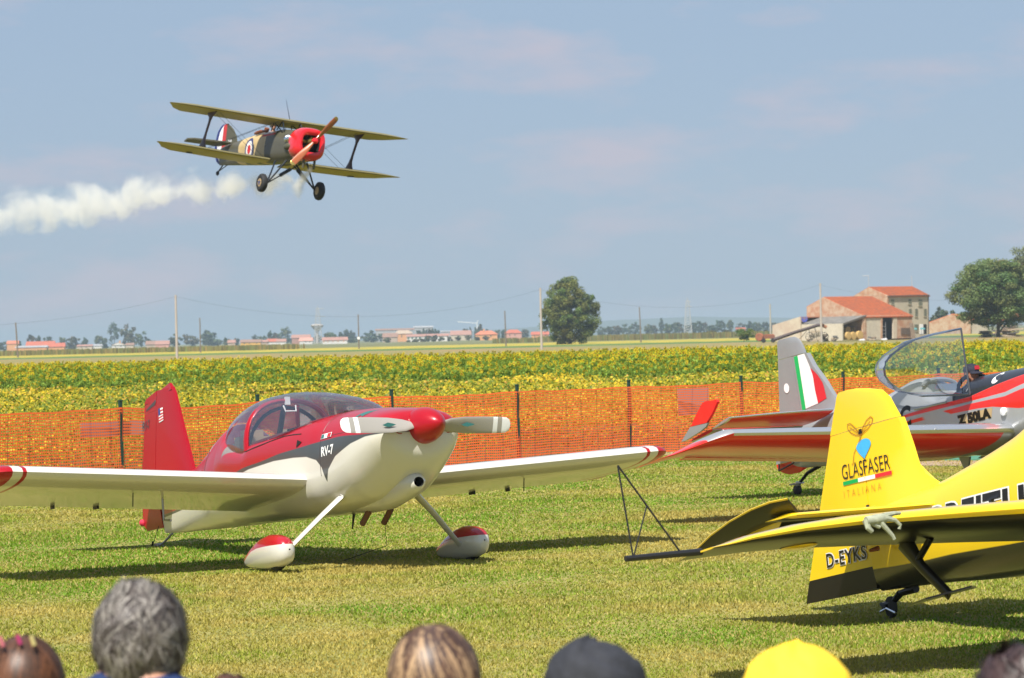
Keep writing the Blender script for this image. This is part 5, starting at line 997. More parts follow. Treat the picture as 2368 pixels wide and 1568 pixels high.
for px_, mm, an in ((44, mat('clip_pink', (.35, .03, .12), .4), 35), (76, mat('clip_yellow', (.45, .38, .15), .4), 15), (4, mat('clip_red', (.45, .12, .15), .4), 60)):
    q = at(px_, 1477+abs(px_-50)*.12, 7.452)-np.array([t.location.x, t.location.y, 0]); MB().tube([q+np.array([-.004, -.0, .010]), q+np.array([.004, -.004, -.012])], .005, mm, 8).build('hair_clip', t)
t, hc, R, s = person(522, 1556, 7.6, 'small dark haired person barely showing between the grey and blonde heads', 'shirt_red', 90, .088)
hair_shell(hc, (.099, .09, .112), R, br, bottom=-.6, parent=t, strands=1500, length=.06, seed=9, curl=.8)
dk = [hm('hair_dark_base', (.02, .012, .012)), hm('hair_dark_a', (.06, .035, .035)), hm('hair_dark_b', (.03, .02, .02))]
t, hc, R, s = person(2372, 1487, 7.0, 'person with dark brown hair cut off by the right edge', 'shirt_grey', 85, .10)
hair_shell(hc, (.110, .100, .126), R, dk, bottom=-.7, parent=t, strands=2500, length=.08, seed=11, curl=1.2)
def cap(t, hc, R, m_, r=(.108, .095, .085), zoff=.035, peak=.0, brim_dir=None, facets=6, bl=.075, button=True, boxy=False, crease=.045, front=0.0, tilt=0.0):
    R = R@np.array(Matrix.Rotation(math.radians(-tilt), 3, 'Y'))
    mb = MB(); c = hc+np.array([0, 0, zoff]); rings = []; n_ = 60
    for i in range(15):
        u = i/14; rr = max(1-u**2.3, 0.0)**.62 if boxy else math.cos(u*math.pi/2)**.72; zz = u if boxy else math.sin(u*math.pi/2)
        ring = []
        for a in np.linspace(0, 2*math.pi, n_, endpoint=False):
            fct = 1-crease*abs(math.sin((a+.3)*facets/2))**.5*(1-u*.3)-crease*.5*(math.cos(a*facets) > .93); z_ = r[2]*zz*(1+front*math.cos(a)*u)+peak*u**4+.004*math.sin(a*5+u*9)+.003*math.sin(a*11+u*23)
            ring.append(c+R@np.array([r[0]*rr*math.cos(a)*fct, r[1]*rr*math.sin(a)*fct, z_]))
        rings.append(ring)
    mb.loft(rings, m_); o = mb.build('cap', t)
    mb = MB(); up_, dn_ = [], []
    for a in np.linspace(-1.15, 1.15, 15):
        e = max(0, math.cos(a*1.25))**.6*bl; p0 = np.array([r[0]*math.cos(a)*.98, r[1]*math.sin(a)*.98, .004]); d = np.array([1, .25*math.sin(a), 0])
        up_.append((c+R@p0, c+R@(p0+d*e+np.array([0, 0, -.016-.012*abs(math.sin(a))]))))
    mb.loft([[a_, b_, b_-np.array([0, 0, .004]), a_-np.array([0, 0, .004])] for a_, b_ in up_], m_); mb.build('cap_peak', t)
    if button: MB().ell(c+np.array([0, 0, r[2]+peak]), (.008, .008, .004), m_, 8, 5).build('cap_button', t)
    return o
t, hc, R, s = person(1352, 1476, 7.35, 'person in a faded black baseball cap with the peak turned right', 'shirt_grey', 8, .10)
hair_shell(hc, (.102, .090, .10), R, dk, bottom=-.5, parent=t, strands=800, length=.03, seed=13, curl=.4)
cap(t, hc, R, mat('cap_black', (.022, .024, .032), .85, var=.35, vscale=30), r=(.118, .108, .100), zoff=.028, peak=.004, boxy=True, crease=.05, front=-.10, bl=.055, tilt=4)
t, hc, R, s = person(1838, 1480, 6.6, 'person in a bright yellow sun hat at the bottom right', 'shirt_white', 80, .10)
hair_shell(hc, (.102, .090, .10), R, dk, bottom=-.5, parent=t, strands=800, length=.03, seed=14, curl=.4)
cap(t, hc, R, mat('cap_yellow', (.92, .62, .03), .8, var=.08, vscale=20), r=(.124, .120, .105), zoff=.018, peak=.0, bl=.05, facets=8, boxy=True, crease=.06, front=-.06, tilt=0)

# pilot seated in the open cockpit of the grey aircraft
def seated(parent, hc, face, shirt, scale=1.0, hatm=None, skin='skin', reach=((.45, -.18, -.30), (.42, .14, -.34)), seat_drop=.80):
    R = rz3(face); J = []; E_ = []
    def j(p, a, b=None, par=None):
        J.append((tuple(hc+R@np.array(p)*scale), a*scale, (b or a)*scale))
        if par is not None: E_.append((par, len(J)-1))
        return len(J)-1
    pel = j((-.10, 0, -seat_drop), .14, .11); ch = j((-.06, 0, -.42), .15, .11, pel); nb = j((-.04, 0, -.22), .10, .08, ch); nk = j((-.01, 0, -.13), .052, None, nb); j((.0, 0, -.07), .055, None, nk)
    for s_, rc in zip((-1, 1), reach):
        sh = j((-.04, s_*.18, -.24), .065, None, nb); el = j((.08, s_*.25, -.46), .045, None, sh); wr = j(rc, .028, None, el); pa = j((rc[0]+.06, rc[1], rc[2]+.01), .033, .02, wr)
        for k in range(4):
            f1 = j((rc[0]+.10+.006*k, rc[1]+(k-1.5)*.018, rc[2]+.01), .010, None, pa); j((rc[0]+.125, rc[1]+(k-1.5)*.019, rc[2]-.015), .008, None, f1)
        t1 = j((rc[0]+.07, rc[1]-s_*.035, rc[2]), .011, None, pa); j((rc[0]+.10, rc[1]-s_*.045, rc[2]-.005), .009, None, t1)
        hp = j((-.05, s_*.10, -seat_drop), .09, None, pel); kn = j((.36, s_*.12, -seat_drop+.08), .06, None, hp); an = j((.62, s_*.10, -seat_drop-.16), .045, None, kn); j((.72, s_*.10, -seat_drop-.12), .04, None, an)
    hc_ = np.array(hc)
    def region(p):
        q = R.T@(np.array(p[:])-hc_)/scale
        return skin if (q[2] > -.165 or (q[0] > .28 and q[2] > -.5)) else (shirt if q[2] > -seat_drop+.05 else 'jeans')
    skin_body('body', J, E_, 0, parent, region)
    mb = MB(); head_bits(mb, hc, R, .098*scale, skin); mb.build('head', parent); return R
def aworld(Rm, o_, p): return np.array(o_)+Rm@np.array(p, float)
zp = empty('person', aworld(ZR, (g_[0], g_[1], 0), (3.72, -.06, 1.02)), 'pilot in dark cap and blue grey shirt sitting in the open cockpit, looking down', 'person')
zh = np.zeros(3); fz = math.degrees(math.atan2(ZR[1, 0], ZR[0, 0]))
Rp = seated(zp, zh, fz+8, 'shirt_navy', 1.0, skin='skin_tan')
cap(zp, zh, Rp, mat('cap_navy', (.012, .014, .03), .8), r=(.112, .092, .09), zoff=.03, peak=.004, bl=.08)
mb = MB(); q = lambda p: zh+Rp@np.array(p, float)
mb.prism([q((.100, -.045, .055)), q((.107, .0, .055)), q((.100, .045, .055)), q((.092, .04, .10)), q((.097, .0, .105)), q((.092, -.04, .10))], Rp@np.array([.006, 0, .002]), 'flag_red'); mb.build('cap_badge', zp)
MB().tube([q((-.02, -.075, -.165)), q((.045, -.05, -.19)), q((.06, 0, -.21)), q((.045, .05, -.19)), q((-.02, .075, -.165)), q((-.06, 0, -.15))], .02, 'shirt_white', 8).build('collar', zp)

# ------------------------------------------------------------------ camouflaged biplane in a low pass
bo = at(700, 323, 90); BR = rotm(29, 1, -7.5); bp = empty('biplane', bo, 'camouflaged biplane with red cowl and wooden propeller flying low with smoke on', 'biplane', R=BR)
bf = Fus([(-5.45, .03, .22, -.30, 0, 2, 2.5), (-4.6, .14, .27, -.36, .0, 2.2, 3), (-3.6, .26, .32, -.43, 0, 2.2, 3.2), (-2.7, .34, .37, -.49, -.02, 2.2, 3.5), (-2.2, .37, .38, -.52, -.03, 2.4, 3.5), (-1.7, .38, .33, -.54, -.04, 2.6, 3.5), (-1.2, .39, .36, -.57, -.06, 2.3, 3.5), (-.4, .40, .29, -.62, -.12, 2.3, 3.2), (.05, .41, .26, -.62, -.15, 2.4, 2.6), (.25, .40, .25, -.60, -.16, 2.4, 2.4)])
def ell_d(x, z, cx, cz, rx, rz_): return (1-np.sqrt(((x-cx)/rx)**2+((z-cz)/rz_)**2))*min(rx, rz_)
def b_col(x, y, z):
    tan = np.maximum.reduce([ell_d(x, z, -3.25, .02, .42, .33), ell_d(x, z, -3.45, -.30, .40, .16), ell_d(x, z, -2.72, .02, .44, .30), ell_d(x, z, -2.15, .05, .55, .42), ell_d(x, z, -2.75, -.36, .36, .25), ell_d(x, z, -1.95, -.22, .33, .35)])
    tan = np.minimum(tan, -ell_d(x, z, -2.42, -.14, .09, .16)); tan = np.minimum(tan, -ell_d(x, z, -3.02, -.38, .1, .2)); sd_ = np.where(y < .05, 1., -1.)
    rd = np.sqrt((x+2.75)**2+(z+.10)**2); m = np.where((np.abs(y) > .1), 1., 0.)
    st_ = np.minimum(np.minimum(x+1.95+.25*(z-.2), -1.12-x), np.minimum(z-.255, .32-z)); st2 = np.minimum(np.minimum(x+1.95, -1.12-x), np.minimum(z-.185, .256-z))
    return [np.where(z > .31, -1, tan), (.33-rd)*m-(1-m), (.245-rd)*m-(1-m), (.13-rd)*m-(1-m), st_, st2]
bf.build('fuselage', -5.45, .25, b_col, 'b_attr', bp, step=.025, N=120)
def brm(z): return None
def bfin_rows(zs, xt, xl): return [(z, float(np.interp(z, [p[1] for p in xt], [p[0] for p in xt])), float(np.interp(z, [p[1] for p in xl], [p[0] for p in xl]))) for z in zs]
te_ = [(-5.35, -.30), (-5.62, -.22), (-5.80, .0), (-5.86, .25), (-5.84, .45), (-5.72, .68), (-5.55, .82), (-5.35, .875)]
zs = [-.30, -.25, -.18, -.05, .1, .25, .4, .55, .68, .77, .83, .87]
xt = np.interp(zs, [p[1] for p in te_], [p[0] for p in te_])
le_ = [(-4.36, .2), (-4.45, .44), (-4.69, .66), (-4.9, .78), (-5.05, .84), (-5.25, .875)]
def slab_fin(name, z_l, xa, xb, m_):   # vertical strips of the rudder / fin
    mb = MB(); L_ = [(float(a), z) for a, z in zip(xa, z_l)]; R_ = [(float(b), z) for b, z in zip(xb, z_l)]; poly = L_+R_[::-1]; mb.prism([(x, -.022, z) for x, z in poly], (0, .044, 0), m_); mb.build(name, bp, smooth=False)
w_ = lambda k: np.minimum(xt+k, -5.0)
slab_fin('rudder_stripe', zs, xt, np.minimum(xt+.17, -5.1), mat('rudder_blue', (.02, .03, .16), .5)); slab_fin('rudder_stripe', zs, np.minimum(xt+.17, -5.1), np.maximum(np.minimum(xt+.17, -5.1)+.01, np.interp(zs, [-.3, .87], [-5.42, -5.34])), 'white')
xr = np.maximum(np.minimum(xt+.17, -5.1)+.01, np.interp(zs, [-.3, .87], [-5.42, -5.34])); slab_fin('rudder_stripe', zs, xr, np.interp(zs, [-.3, .87], [-5.18, -5.10]), mat('rudder_red', (.5, .03, .03), .5))
zl = [.15, .3, .44, .55, .66, .78, .83, .872]; slab_fin('fin', zl, np.interp(zl, [-.3, .87], [-5.17, -5.09]), np.interp(zl, [p[1] for p in le_], [p[0] for p in le_]), 'b_green')
lettering('lettering', 'I-8749', .15, 'white', bp, lambda u, v: (-5.06+u, -.026, .28+v), bold=.004, sx=.95)
for s_ in (-1, 1):
    MB().prism([(-4.45, s_*.1, .24), (-4.75, s_*1.15, .24), (-5.0, s_*1.25, .24), (-5.45, s_*1.15, .22), (-5.4, s_*.1, .22)], (0, 0, .04), 'b_green').build('tailplane', bp, smooth=False)
    def bwm(y, lo, xc): return 'b_under' if lo and xc > .01 else 'b_wing'
    wing('upper_wing', [(-0.74, s_*.0, .56, 1.14, .11, 2), (-0.74, s_*1.5, .57, 1.14, .11, 2), (-0.74, s_*2.85, .58, 1.14, .11, 2), (-0.75, s_*3.2, .58, .80, .10, 2), (-0.77, s_*3.4, .58, .42, .08, 2), (-0.80, s_*3.58, .58, .10, .08, 2)], bwm, bp, camber=.03)
    wing('lower_wing', [(-1.20, s_*.36, -.50, 1.14, .11, 2), (-1.20, s_*1.5, -.49, 1.14, .11, 2), (-1.20, s_*2.85, -.46, 1.14, .11, 2), (-1.21, s_*3.25, -.455, .80, .10, 2), (-1.23, s_*3.45, -.45, .42, .08, 2), (-1.26, s_*3.66, -.45, .10, .08, 2)], bwm, bp, camber=.03)
    mb = MB(); a, b = np.array([-1.12, s_*2.22, .55]), np.array([-1.68, s_*2.22, -.44]); rings = []
    for f_, w_2 in ((0, .34), (.07, .27), (.15, .13), (.25, .075), (.6, .07), (.76, .11), (.87, .2), (.95, .29), (1, .33)):
        p = a*(1-f_)+b*f_; rings.append([p+np.array([w_2*math.cos(q), .022*math.sin(q), 0]) for q in np.linspace(0, 2*math.pi, 12, endpoint=False)])
    mb.loft(rings, 'b_strut'); mb.build('interplane_strut', bp)
    for p0, p1 in (((-.85, .3, .56), (-1.5, 2.1, -.42)), ((-1.2, .3, .56), (-1.85, 2.1, -.42)), ((-1.4, .4, -.5), (-.95, 2.1, .55)), ((-1.7, .4, -.5), (-1.25, 2.1, .55))):
        MB().tube([(p0[0], s_*p0[1], p0[2]), (p1[0], s_*p1[1], p1[2])], .005, 'wire', 4).build('rigging_wire', bp)
    # undercarriage
    hub = (-.50, s_*.80, -1.26)
    for p0 in ((-.25, .30, -.58), (-1.0, .30, -.55)): MB().tube([(p0[0], s_*p0[1], p0[2]), (hub[0], s_*.72, hub[2])], .024, 'b_tube', 8).build('gear_strut', bp)
    MB().tube([(-.30, -s_*.18, -.60), (-.5, s_*.70, -1.24)], .018, 'b_tube', 6).tube([(-.39, s_*.10, -.79), (-.45, s_*.38, -1.00)], .05, 'b_tube', 10).build('shock_strut', bp)
    MB().lathe([(.11, -.075), (.20, -.085), (.245, -.05), (.255, 0), (.245, .05), (.20, .085), (.11, .075)], 'rubber', c=(hub[0], s_*.86, hub[2]), ax=(0, 1, 0), n=26).build('tyre', bp)
    mb = MB(); mb.lathe([(0, -.085), (.11, -.08), (.115, 0), (.11, .08), (0, .085)], 'gold', c=(hub[0], s_*.86, hub[2]), ax=(0, 1, 0), n=22); mb.build('hub_cap', bp)
    sp = []; 
    for k in range(10): rr = .095 if k % 2 == 0 else .04; sp.append((hub[0]+rr*math.cos(k*math.pi/5+.3), s_*.948, hub[2]+rr*math.sin(k*math.pi/5+.3)))
    MB().prism(sp, (0, s_*.003, 0), mat('star_blue', (.03, .05, .15), .5)).build('hub_star', bp, smooth=False)
    MB().tube([(-2.1, s_*2.45, -.53), (-1.75, s_*2.45, -.56)], .02, 'b_tube', 6).build('aileron_horn', bp)
for y in (-.32, .32):
    for a, b in (((-.55, y, .22), (-.82, y*.8, .55)), ((-1.05, y, .3), (-.82, y*.8, .55)), ((-.65, y, .22), (-1.40, y*.8, .56)), ((-1.4, y, .30), (-1.40, y*.8, .56))): MB().tube([a, b], .016, 'b_tube', 6).build('cabane_strut', bp)
MB().tube([(-.95, 0, .62), (-1.30, 0, 1.20)], [.012, .005], 'b_tube', 6).build('aerial', bp)
mb = MB(); rr_ = []
for x, w2, h2, n_ in [(.0, .42, .42, 2.6), (.12, .445, .445, 2.7), (.35, .45, .45, 2.8), (.52, .43, .43, 2.8), (.60, .39, .38, 2.9), (.62, .33, .31, 3.0), (.60, .275, .25, 3.2), (.55, .26, .235, 3.4), (.30, .25, .225, 3.4)]:
    rr_.append([(x, w2*np.sign(math.cos(a))*abs(math.cos(a))**(2/n_), -.165+(.02 if x > .55 else 0)+h2*np.sign(math.sin(a))*abs(math.sin(a))**(2/n_)) for a in np.linspace(0, 2*math.pi, 36, endpoint=False)])
mb.loft(rr_, None, cap=(0, 1), mf=lambda i, j: 'dark_hole' if i >= 7 else 'b_red'); mb.build('cowl', bp)
for k in range(7):
    a = k*2*math.pi/7+.2; d = np.array([0, math.cos(a), math.sin(a)]); c_ = np.array([.36, 0, -.12]); mb = MB(); mb.tube([c_+d*.05, c_+d*.20], .05, 'brass' if k % 2 else 'black', 10); mb.build('engine_cylinder', bp)
MB().lathe([(.0, .30), (.09, .32), (.09, .50), (.05, .60), (.05, .74)], 'brass', c=(0, 0, -.10), ax=(1, 0, 0), n=18).build('engine_case', bp)
MB().lathe([(.06, .68), (.085, .76), (.08, .84), (.05, .895), (.0, .91)], 'b_red', c=(0, 0, -.10), ax=(1, 0, 0), n=18).build('spinner', bp)
pa_ = math.atan2(.70, .60)
stb = [(.05, .09, .07, 55), (.12, .10, .06, 45), (.30, .15, .045, 35), (.50, .18, .035, 27), (.70, .18, .026, 22), (.87, .165, .018, 18), (.8701, .165, .018, 18), (.93, .13, .014, 17), (.95, .06, .01, 17)]
for s_ in (-1, 1): blade(s_, pa_, .95, stb, 'wood', 'brass', bp, (.76, 0, -.10), bands=((.87, .95),))
for k in (0, 1): MB().ell((-.16+.16*k, -.43, -.02), (.065, .05, .10), 'chrome').build('engine_blister', bp)
MB().ell((-.02, -.38, -.24), (.26, .11, .10), 'b_green').build('fairing_bulge', bp)
for y in (-.12, .2): MB().tube([(.45, y, -.58), (.42, y, -.82)], .035, 'b_green', 8).build('exhaust_pipe', bp)
MB().tube([(-5.2, 0, -.30), (-5.5, 0, -.48)], .02, 'b_tube', 6).tube([(-4.9, 0, -.33), (-5.48, 0, -.47)], .014, 'b_tube', 6).build('tail_skid_leg', bp)
MB().lathe([(0, -.03), (.05, -.03), (.075, 0), (.05, .03), (0, .03)], 'rubber', c=(-5.54, 0, -.52), ax=(0, 1, 0), n=14).build('tail_wheel', bp)
MB().tube([(-2.75, .16*math.sin(a), .36+.06*math.cos(a)) for a in np.linspace(-1.5, 1.5, 9)], .05, 'leather', 8).tube([(-2.5, -.30, .33), (-2.1, -.33, .36), (-1.75, -.28, .33)], .035, 'leather', 8).tube([(-2.5, .30, .33), (-2.1, .33, .36), (-1.75, .28, .33)], .035, 'leather', 8).build('cockpit_padding', bp)
MB().tube([(-2.45, .0, .40), (-2.4, 0, .52)], .07, 'leather', 10).build('headrest', bp)
MB().box((-1.5, 0, .42), (.01, .32, .16), 'glass').build('windscreen', bp)
MB().prism([(-1.6, .405, -.1), (-1.55, .405, -.08), (-1.57, .405, -.05)], (0, -.81, 0), 'white').build('small_marking', bp, smooth=False)
bpil = empty('person', aworld(BR, bo, (-2.0, 0, .55)), 'biplane pilot in grey leather flying helmet and dark goggles', 'person')
fb = math.degrees(math.atan2(BR[1, 0], BR[0, 0]))
Rb = seated(bpil, np.zeros(3), fb, 'shirt_grey', .95, seat_drop=.70)
mb = MB(); cb_ = np.array([0, 0, 0]); rings = []
for t_ in np.linspace(.05, 2.0, 12): rings.append([Rb@np.array([(.105 if math.cos(a) < .3 else (.104 if t_ < 1.15 else .075))*math.sin(t_)*math.cos(a)-.008, .092*math.sin(t_)*math.sin(a), .118*math.cos(t_)+.004]) for a in np.linspace(0, 2*math.pi, 24, endpoint=False)])
mb.loft(rings, mat('helmet_leather', (.06, .065, .06), .6)); mb.build('flying_helmet', bpil)
mb = MB(); mb.tube([Rb@np.array([.093*math.cos(a), .085*math.sin(a), .012]) for a in np.linspace(-1.0, 1.0, 9)], .014, 'black', 8); mb.build('goggles', bpil)

# smoke trail: a real volume behind the exhaust
def smoke(name, label, length, r0, r1, dens, origin, R_, seed, drift=0.0):
    mb = MB(); n_ = 18; rings = []
    for i in range(n_+1):
        f_ = i/n_; r = (r0+(r1-r0)*f_**.8)*1.45; r *= .75 if i == 0 else 1; rings.append([(-f_*length, r*math.cos(a), r*math.sin(a)*1.1-drift*f_) for a in np.linspace(0, 2*math.pi, 16, endpoint=False)])
    m = bpy.data.materials.new(name); m.use_nodes = True; n = m.node_tree; n.nodes.clear(); K = n.nodes.new; l = n.links.new
    out = K('ShaderNodeOutputMaterial'); v = K('ShaderNodeVolumePrincipled'); v.inputs['Color'].default_value = (.995, .99, .955, 1); v.inputs['Anisotropy'].default_value = 0.0
    tcn = K('ShaderNodeTexCoord'); sx = K('ShaderNodeSeparateXYZ'); l(tcn.outputs['Object'], sx.inputs[0])
    def mth(op, a, b=None, c=None):
        q = K('ShaderNodeMath'); q.operation = op
        for k, val in enumerate((a, b, c)):
            if val is None: continue
            if isinstance(val, (int, float)): q.inputs[k].default_value = val
            else: l(val, q.inputs[k])
        return q.outputs[0]
    f_ = mth('DIVIDE', mth('MULTIPLY', sx.outputs[0], -1.0), length); fp = mth('POWER', mth('MAXIMUM', f_, 0.0), .8); r = mth('MULTIPLY_ADD', fp, r1-r0, r0)
    zz = mth('ADD', sx.outputs[2], mth('MULTIPLY', f_, drift)); d2 = mth('ADD', mth('MULTIPLY', sx.outputs[1], sx.outputs[1]), mth('MULTIPLY', zz, zz)); d = mth('DIVIDE', mth('SQRT', d2), r)
    nzz = K('ShaderNodeTexNoise'); nzz.inputs['Scale'].default_value = .85; nzz.inputs['Detail'].default_value = 5; nzz.inputs['Roughness'].default_value = .6; nzz.inputs['Distortion'].default_value = .6; mpp = K('ShaderNodeMapping'); mpp.inputs['Location'].default_value = (seed*3.1, seed, 0); l(tcn.outputs['Object'], mpp.inputs['Vector']); l(mpp.outputs[0], nzz.inputs['Vector'])
    e = mth('MULTIPLY_ADD', nzz.outputs['Fac'], 3.3, -1.08); s_ = mth('SUBTRACT', e, mth('MULTIPLY', d, .85)); s2 = mth('MULTIPLY', mth('MINIMUM', mth('MAXIMUM', s_, 0.0), .45), dens)
    s3 = mth('MULTIPLY', s2, mth('SUBTRACT', 1.0, mth('MULTIPLY', fp, .60)))
    l(s3, v.inputs['Density']); l(v.outputs[0], out.inputs['Volume'])
    mb.loft(rings, m); o = mb.build(name, None, label=label, cat='smoke', kind='stuff'); mm = Matrix([list(map(float, q)) for q in R_]).to_4x4(); mm.translation = Vector(tuple(map(float, origin))); o.matrix_world = mm
SR = rotm(29, 0)
smoke('smoke', 'long puffy cream white smoke trail drifting left behind the biplane', 27, .36, .86, 4.6, aworld(BR, bo, (-.2, -.15, -1.05)), SR, 2)
smoke('smoke', 'small pale smoke puff at the exhaust between the biplane wheels', 1.0, .16, .34, 20.0, aworld(BR, bo, (.45, .1, -.80)), SR@np.array(rz3(0)), 5, drift=.5)

# ------------------------------------------------------------------ farm
U = lambda u, v: (1762.6+.1708*u, 635.7+.1708*v); U2 = lambda u, v: (2167.1+.16578*u, 549+.16578*v)
class Plane:
    def __init__(s, P0, d): s.P = np.array(P0, float); s.d = np.array([d[0], d[1], 0.])/math.hypot(*d[:2]); s.n = np.array([s.d[1], -s.d[0], 0])   # n towards the camera side
    def hit(s, px, py, off=0.0):
        r = ray(px, py); o_ = np.array([0, 0, H]); P = s.P+s.n*off; t = ((P-o_)@s.n)/(r@s.n); return o_+r*t
    def poly(s, mb, pts, m_, off=0.0, th=.3, T=U): q = [s.hit(*T(*p), off) for p in pts]; mb.prism(q, -s.n*th, m_)
L_ = (math.cos(math.radians(42)), math.sin(math.radians(42))); G_ = (-math.sin(math.radians(42)), math.cos(math.radians(42)))
brick = mat('old_brick', (.42, .22, .13), .9, col2=(.50, .36, .25), vscale=1.1, bump=.3, bscale=8); plaster = mat('old_plaster', (.55, .48, .37), .9, col2=(.48, .38, .29), vscale=.5); block = mat('concrete_block', (.54, .48, .38), .9, var=.12, vscale=2)
tile = mat('clay_tiles', (.54, .145, .05), .85, col2=(.38, .13, .065), vscale=1.3, stretch=(1, 1, 2.5), bump=.6, bscale=3.5); tileold = mat('weathered_tiles', (.34, .15, .09), .9, col2=(.42, .13, .05), vscale=.35); asb = mat('grey_sheet_roof', (.17, .16, .145), .95, var=.3, vscale=1.0)
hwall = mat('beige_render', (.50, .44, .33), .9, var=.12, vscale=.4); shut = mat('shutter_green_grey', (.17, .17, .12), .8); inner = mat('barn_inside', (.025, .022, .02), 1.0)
b0 = at(*U(1095, 888), 556); b0[2] = 0
A = Plane(b0, L_); B = Plane(b0, G_); corner = A.hit(*U(1400, 860)); corner[2] = 0; B2 = Plane(corner, G_)
barn = empty('barn', corner, 'brick barn with red tile roof and a grey lean-to holding straw bales', 'barn')
def W(mb, name, smooth=False, **k): 
    mb.v = [tuple(np.array(v)-np.array(base_)) for v in mb.v]; return mb.build(name, root_, smooth=smooth, **k)
root_, base_ = barn, corner
def zp_(plane, u, v): return plane.hit(*U(u, v))
# front wall in pieces round the doorway
mb = MB(); A.poly(mb, [(1357, 562), (1410, 568), (1410, 890), (1357, 890)], brick); W(mb, 'pillar')
mb = MB(); A.poly(mb, [(1411, 568), (1618, 566), (1618, 880), (1411, 880)], block, th=.28); W(mb, 'wall')
mb = MB(); A.poly(mb, [(1605, 560), (1626, 560), (1626, 868), (1605, 870)], brick, off=.08); W(mb, 'pillar')
mb = MB(); A.poly(mb, [(1772, 558), (1822, 558), (1822, 862), (1772, 862)], plaster, off=.05); W(mb, 'pillar')
mb = MB(); A.poly(mb, [(1823, 556), (2028, 552), (2030, 850), (1823, 862)], brick, th=.28); W(mb, 'wall', label='weathered brick wall section')
mb = MB(); A.poly(mb, [(1400, 552), (2030, 545), (2030, 566), (1400, 580)], plaster, off=.02, th=.3); W(mb, 'lintel')
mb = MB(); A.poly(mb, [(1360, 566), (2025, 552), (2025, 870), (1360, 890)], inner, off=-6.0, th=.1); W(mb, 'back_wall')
mb = MB(); A.poly(mb, [(1875, 716), (2003, 716), (2003, 808), (1875, 808)], mat('wood_grate', (.2, .11, .07), .9), off=.1, th=.08); W(mb, 'wooden_gate')
for k in range(9): mb = MB(); A.poly(mb, [(1878+k*14, 718), (1884+k*14, 718), (1884+k*14, 806), (1878+k*14, 806)], 'bark', off=.16, th=.06); W(mb, 'slat')
# gable
mb = MB(); B2.poly(mb, [(618, 432), (845, 302), (1400, 566), (1400, 800), (618, 800)], brick, th=.35); W(mb, 'gable_wall')
mb = MB(); B2.poly(mb, [(1083, 424), (1380, 552), (1085, 556)], mat('corrugated_sheet', (.40, .40, .38), .7, .3), off=.1, th=.05); W(mb, 'corrugated_sheet')
for k in range(7):
    f_ = k/7; mb = MB(); y_ = 438+k*17; B2.poly(mb, [(1085, y_), (1085+(y_-428)*2.25, y_), (1085+(y_-422)*2.25, y_+6), (1085, y_+6)], mat('sheet_shadow', (.12, .12, .12), .8) if k == 0 else bpy.data.materials['sheet_shadow'], off=.16, th=.04); W(mb, 'sheet_rib_shade')  # near-black bars: shade between the corrugations put into their colour
apex = zp_(B2, 845, 298); eF = zp_(B2, 1405, 572); eB = zp_(B2, 612, 430); Ld = np.array([*L_, 0.])
def along(P, px):  # point P + Ld*t that projects to column px
    lo, hi = 0.0, 40.0
    for _ in range(40):
        m_ = (lo+hi)/2; q = P+Ld*m_; x_ = (q[0])/q[1]*F; y_ = (q[2]-H)/q[1]*F; X_ = CX+x_*cr-y_*sr
        if X_ < px: lo = m_
        else: hi = m_
    return P+Ld*lo
def roof_slab(pts, m_, th=.18, name='roof'):
    n_ = np.cross(np.array(pts[1])-pts[0], np.array(pts[2])-pts[0]); n_ /= np.linalg.norm(n_); n_ = n_ if n_[2] > 0 else -n_; mb = MB(); mb.prism(pts, -n_*th, m_); return W(mb, name)
r1 = along(apex, U(1470, 0)[0]); e1 = along(eF, U(2042, 0)[0]); e2 = along(eB, U(2042, 0)[0]+60)
ov = np.array([*G_, 0])
roof_slab([apex-Ld*.3, r1, e1, eF-Ld*.3], tile); roof_slab([apex-Ld*.3, r1, e1+(eB-eF), eB-Ld*.3], tile); roof_slab([r1, e1, e1+(eB-eF)], tile)
for k in range(26):   # rows of tiles standing proud on the slope that faces the camera
    f0 = (k+.5)/26; a = (apex-Ld*.3)*(1-f0)+(eF-Ld*.3)*f0; b = r1*(1-f0)+e1*f0; MBk = MB(); MBk.prism([a, b, b+(e1-r1)*.012+np.array([0, 0, .0]), a+(eF-apex)*.012], (0, 0, .09), tile); W(MBk, 'tile_course')
# lean-to
lf = zp_(B, 495, 672); lr = zp_(B, 1092, 655); hr = zp_(B2, 1405, 556)+np.array([0, 0, .15]); hl = zp_(B2, 790, 566)
mb = MB(); B.poly(mb, [(495, 672), (1095, 658), (1095, 890), (495, 890)], block, th=.25); W(mb, 'lean_to_wall')
roof_slab([lf+np.array([*G_, 0])*.4, lr, hr, hl+np.array([*G_, 0])*2.], asb, .1, 'lean_to_roof')
mb = MB(); mb.prism([lr+Ld*0, hr, hr+[0, 0, -.3], lr+[0, 0, -.3]], -A.n*.1, 'bark'); W(mb, 'beam')
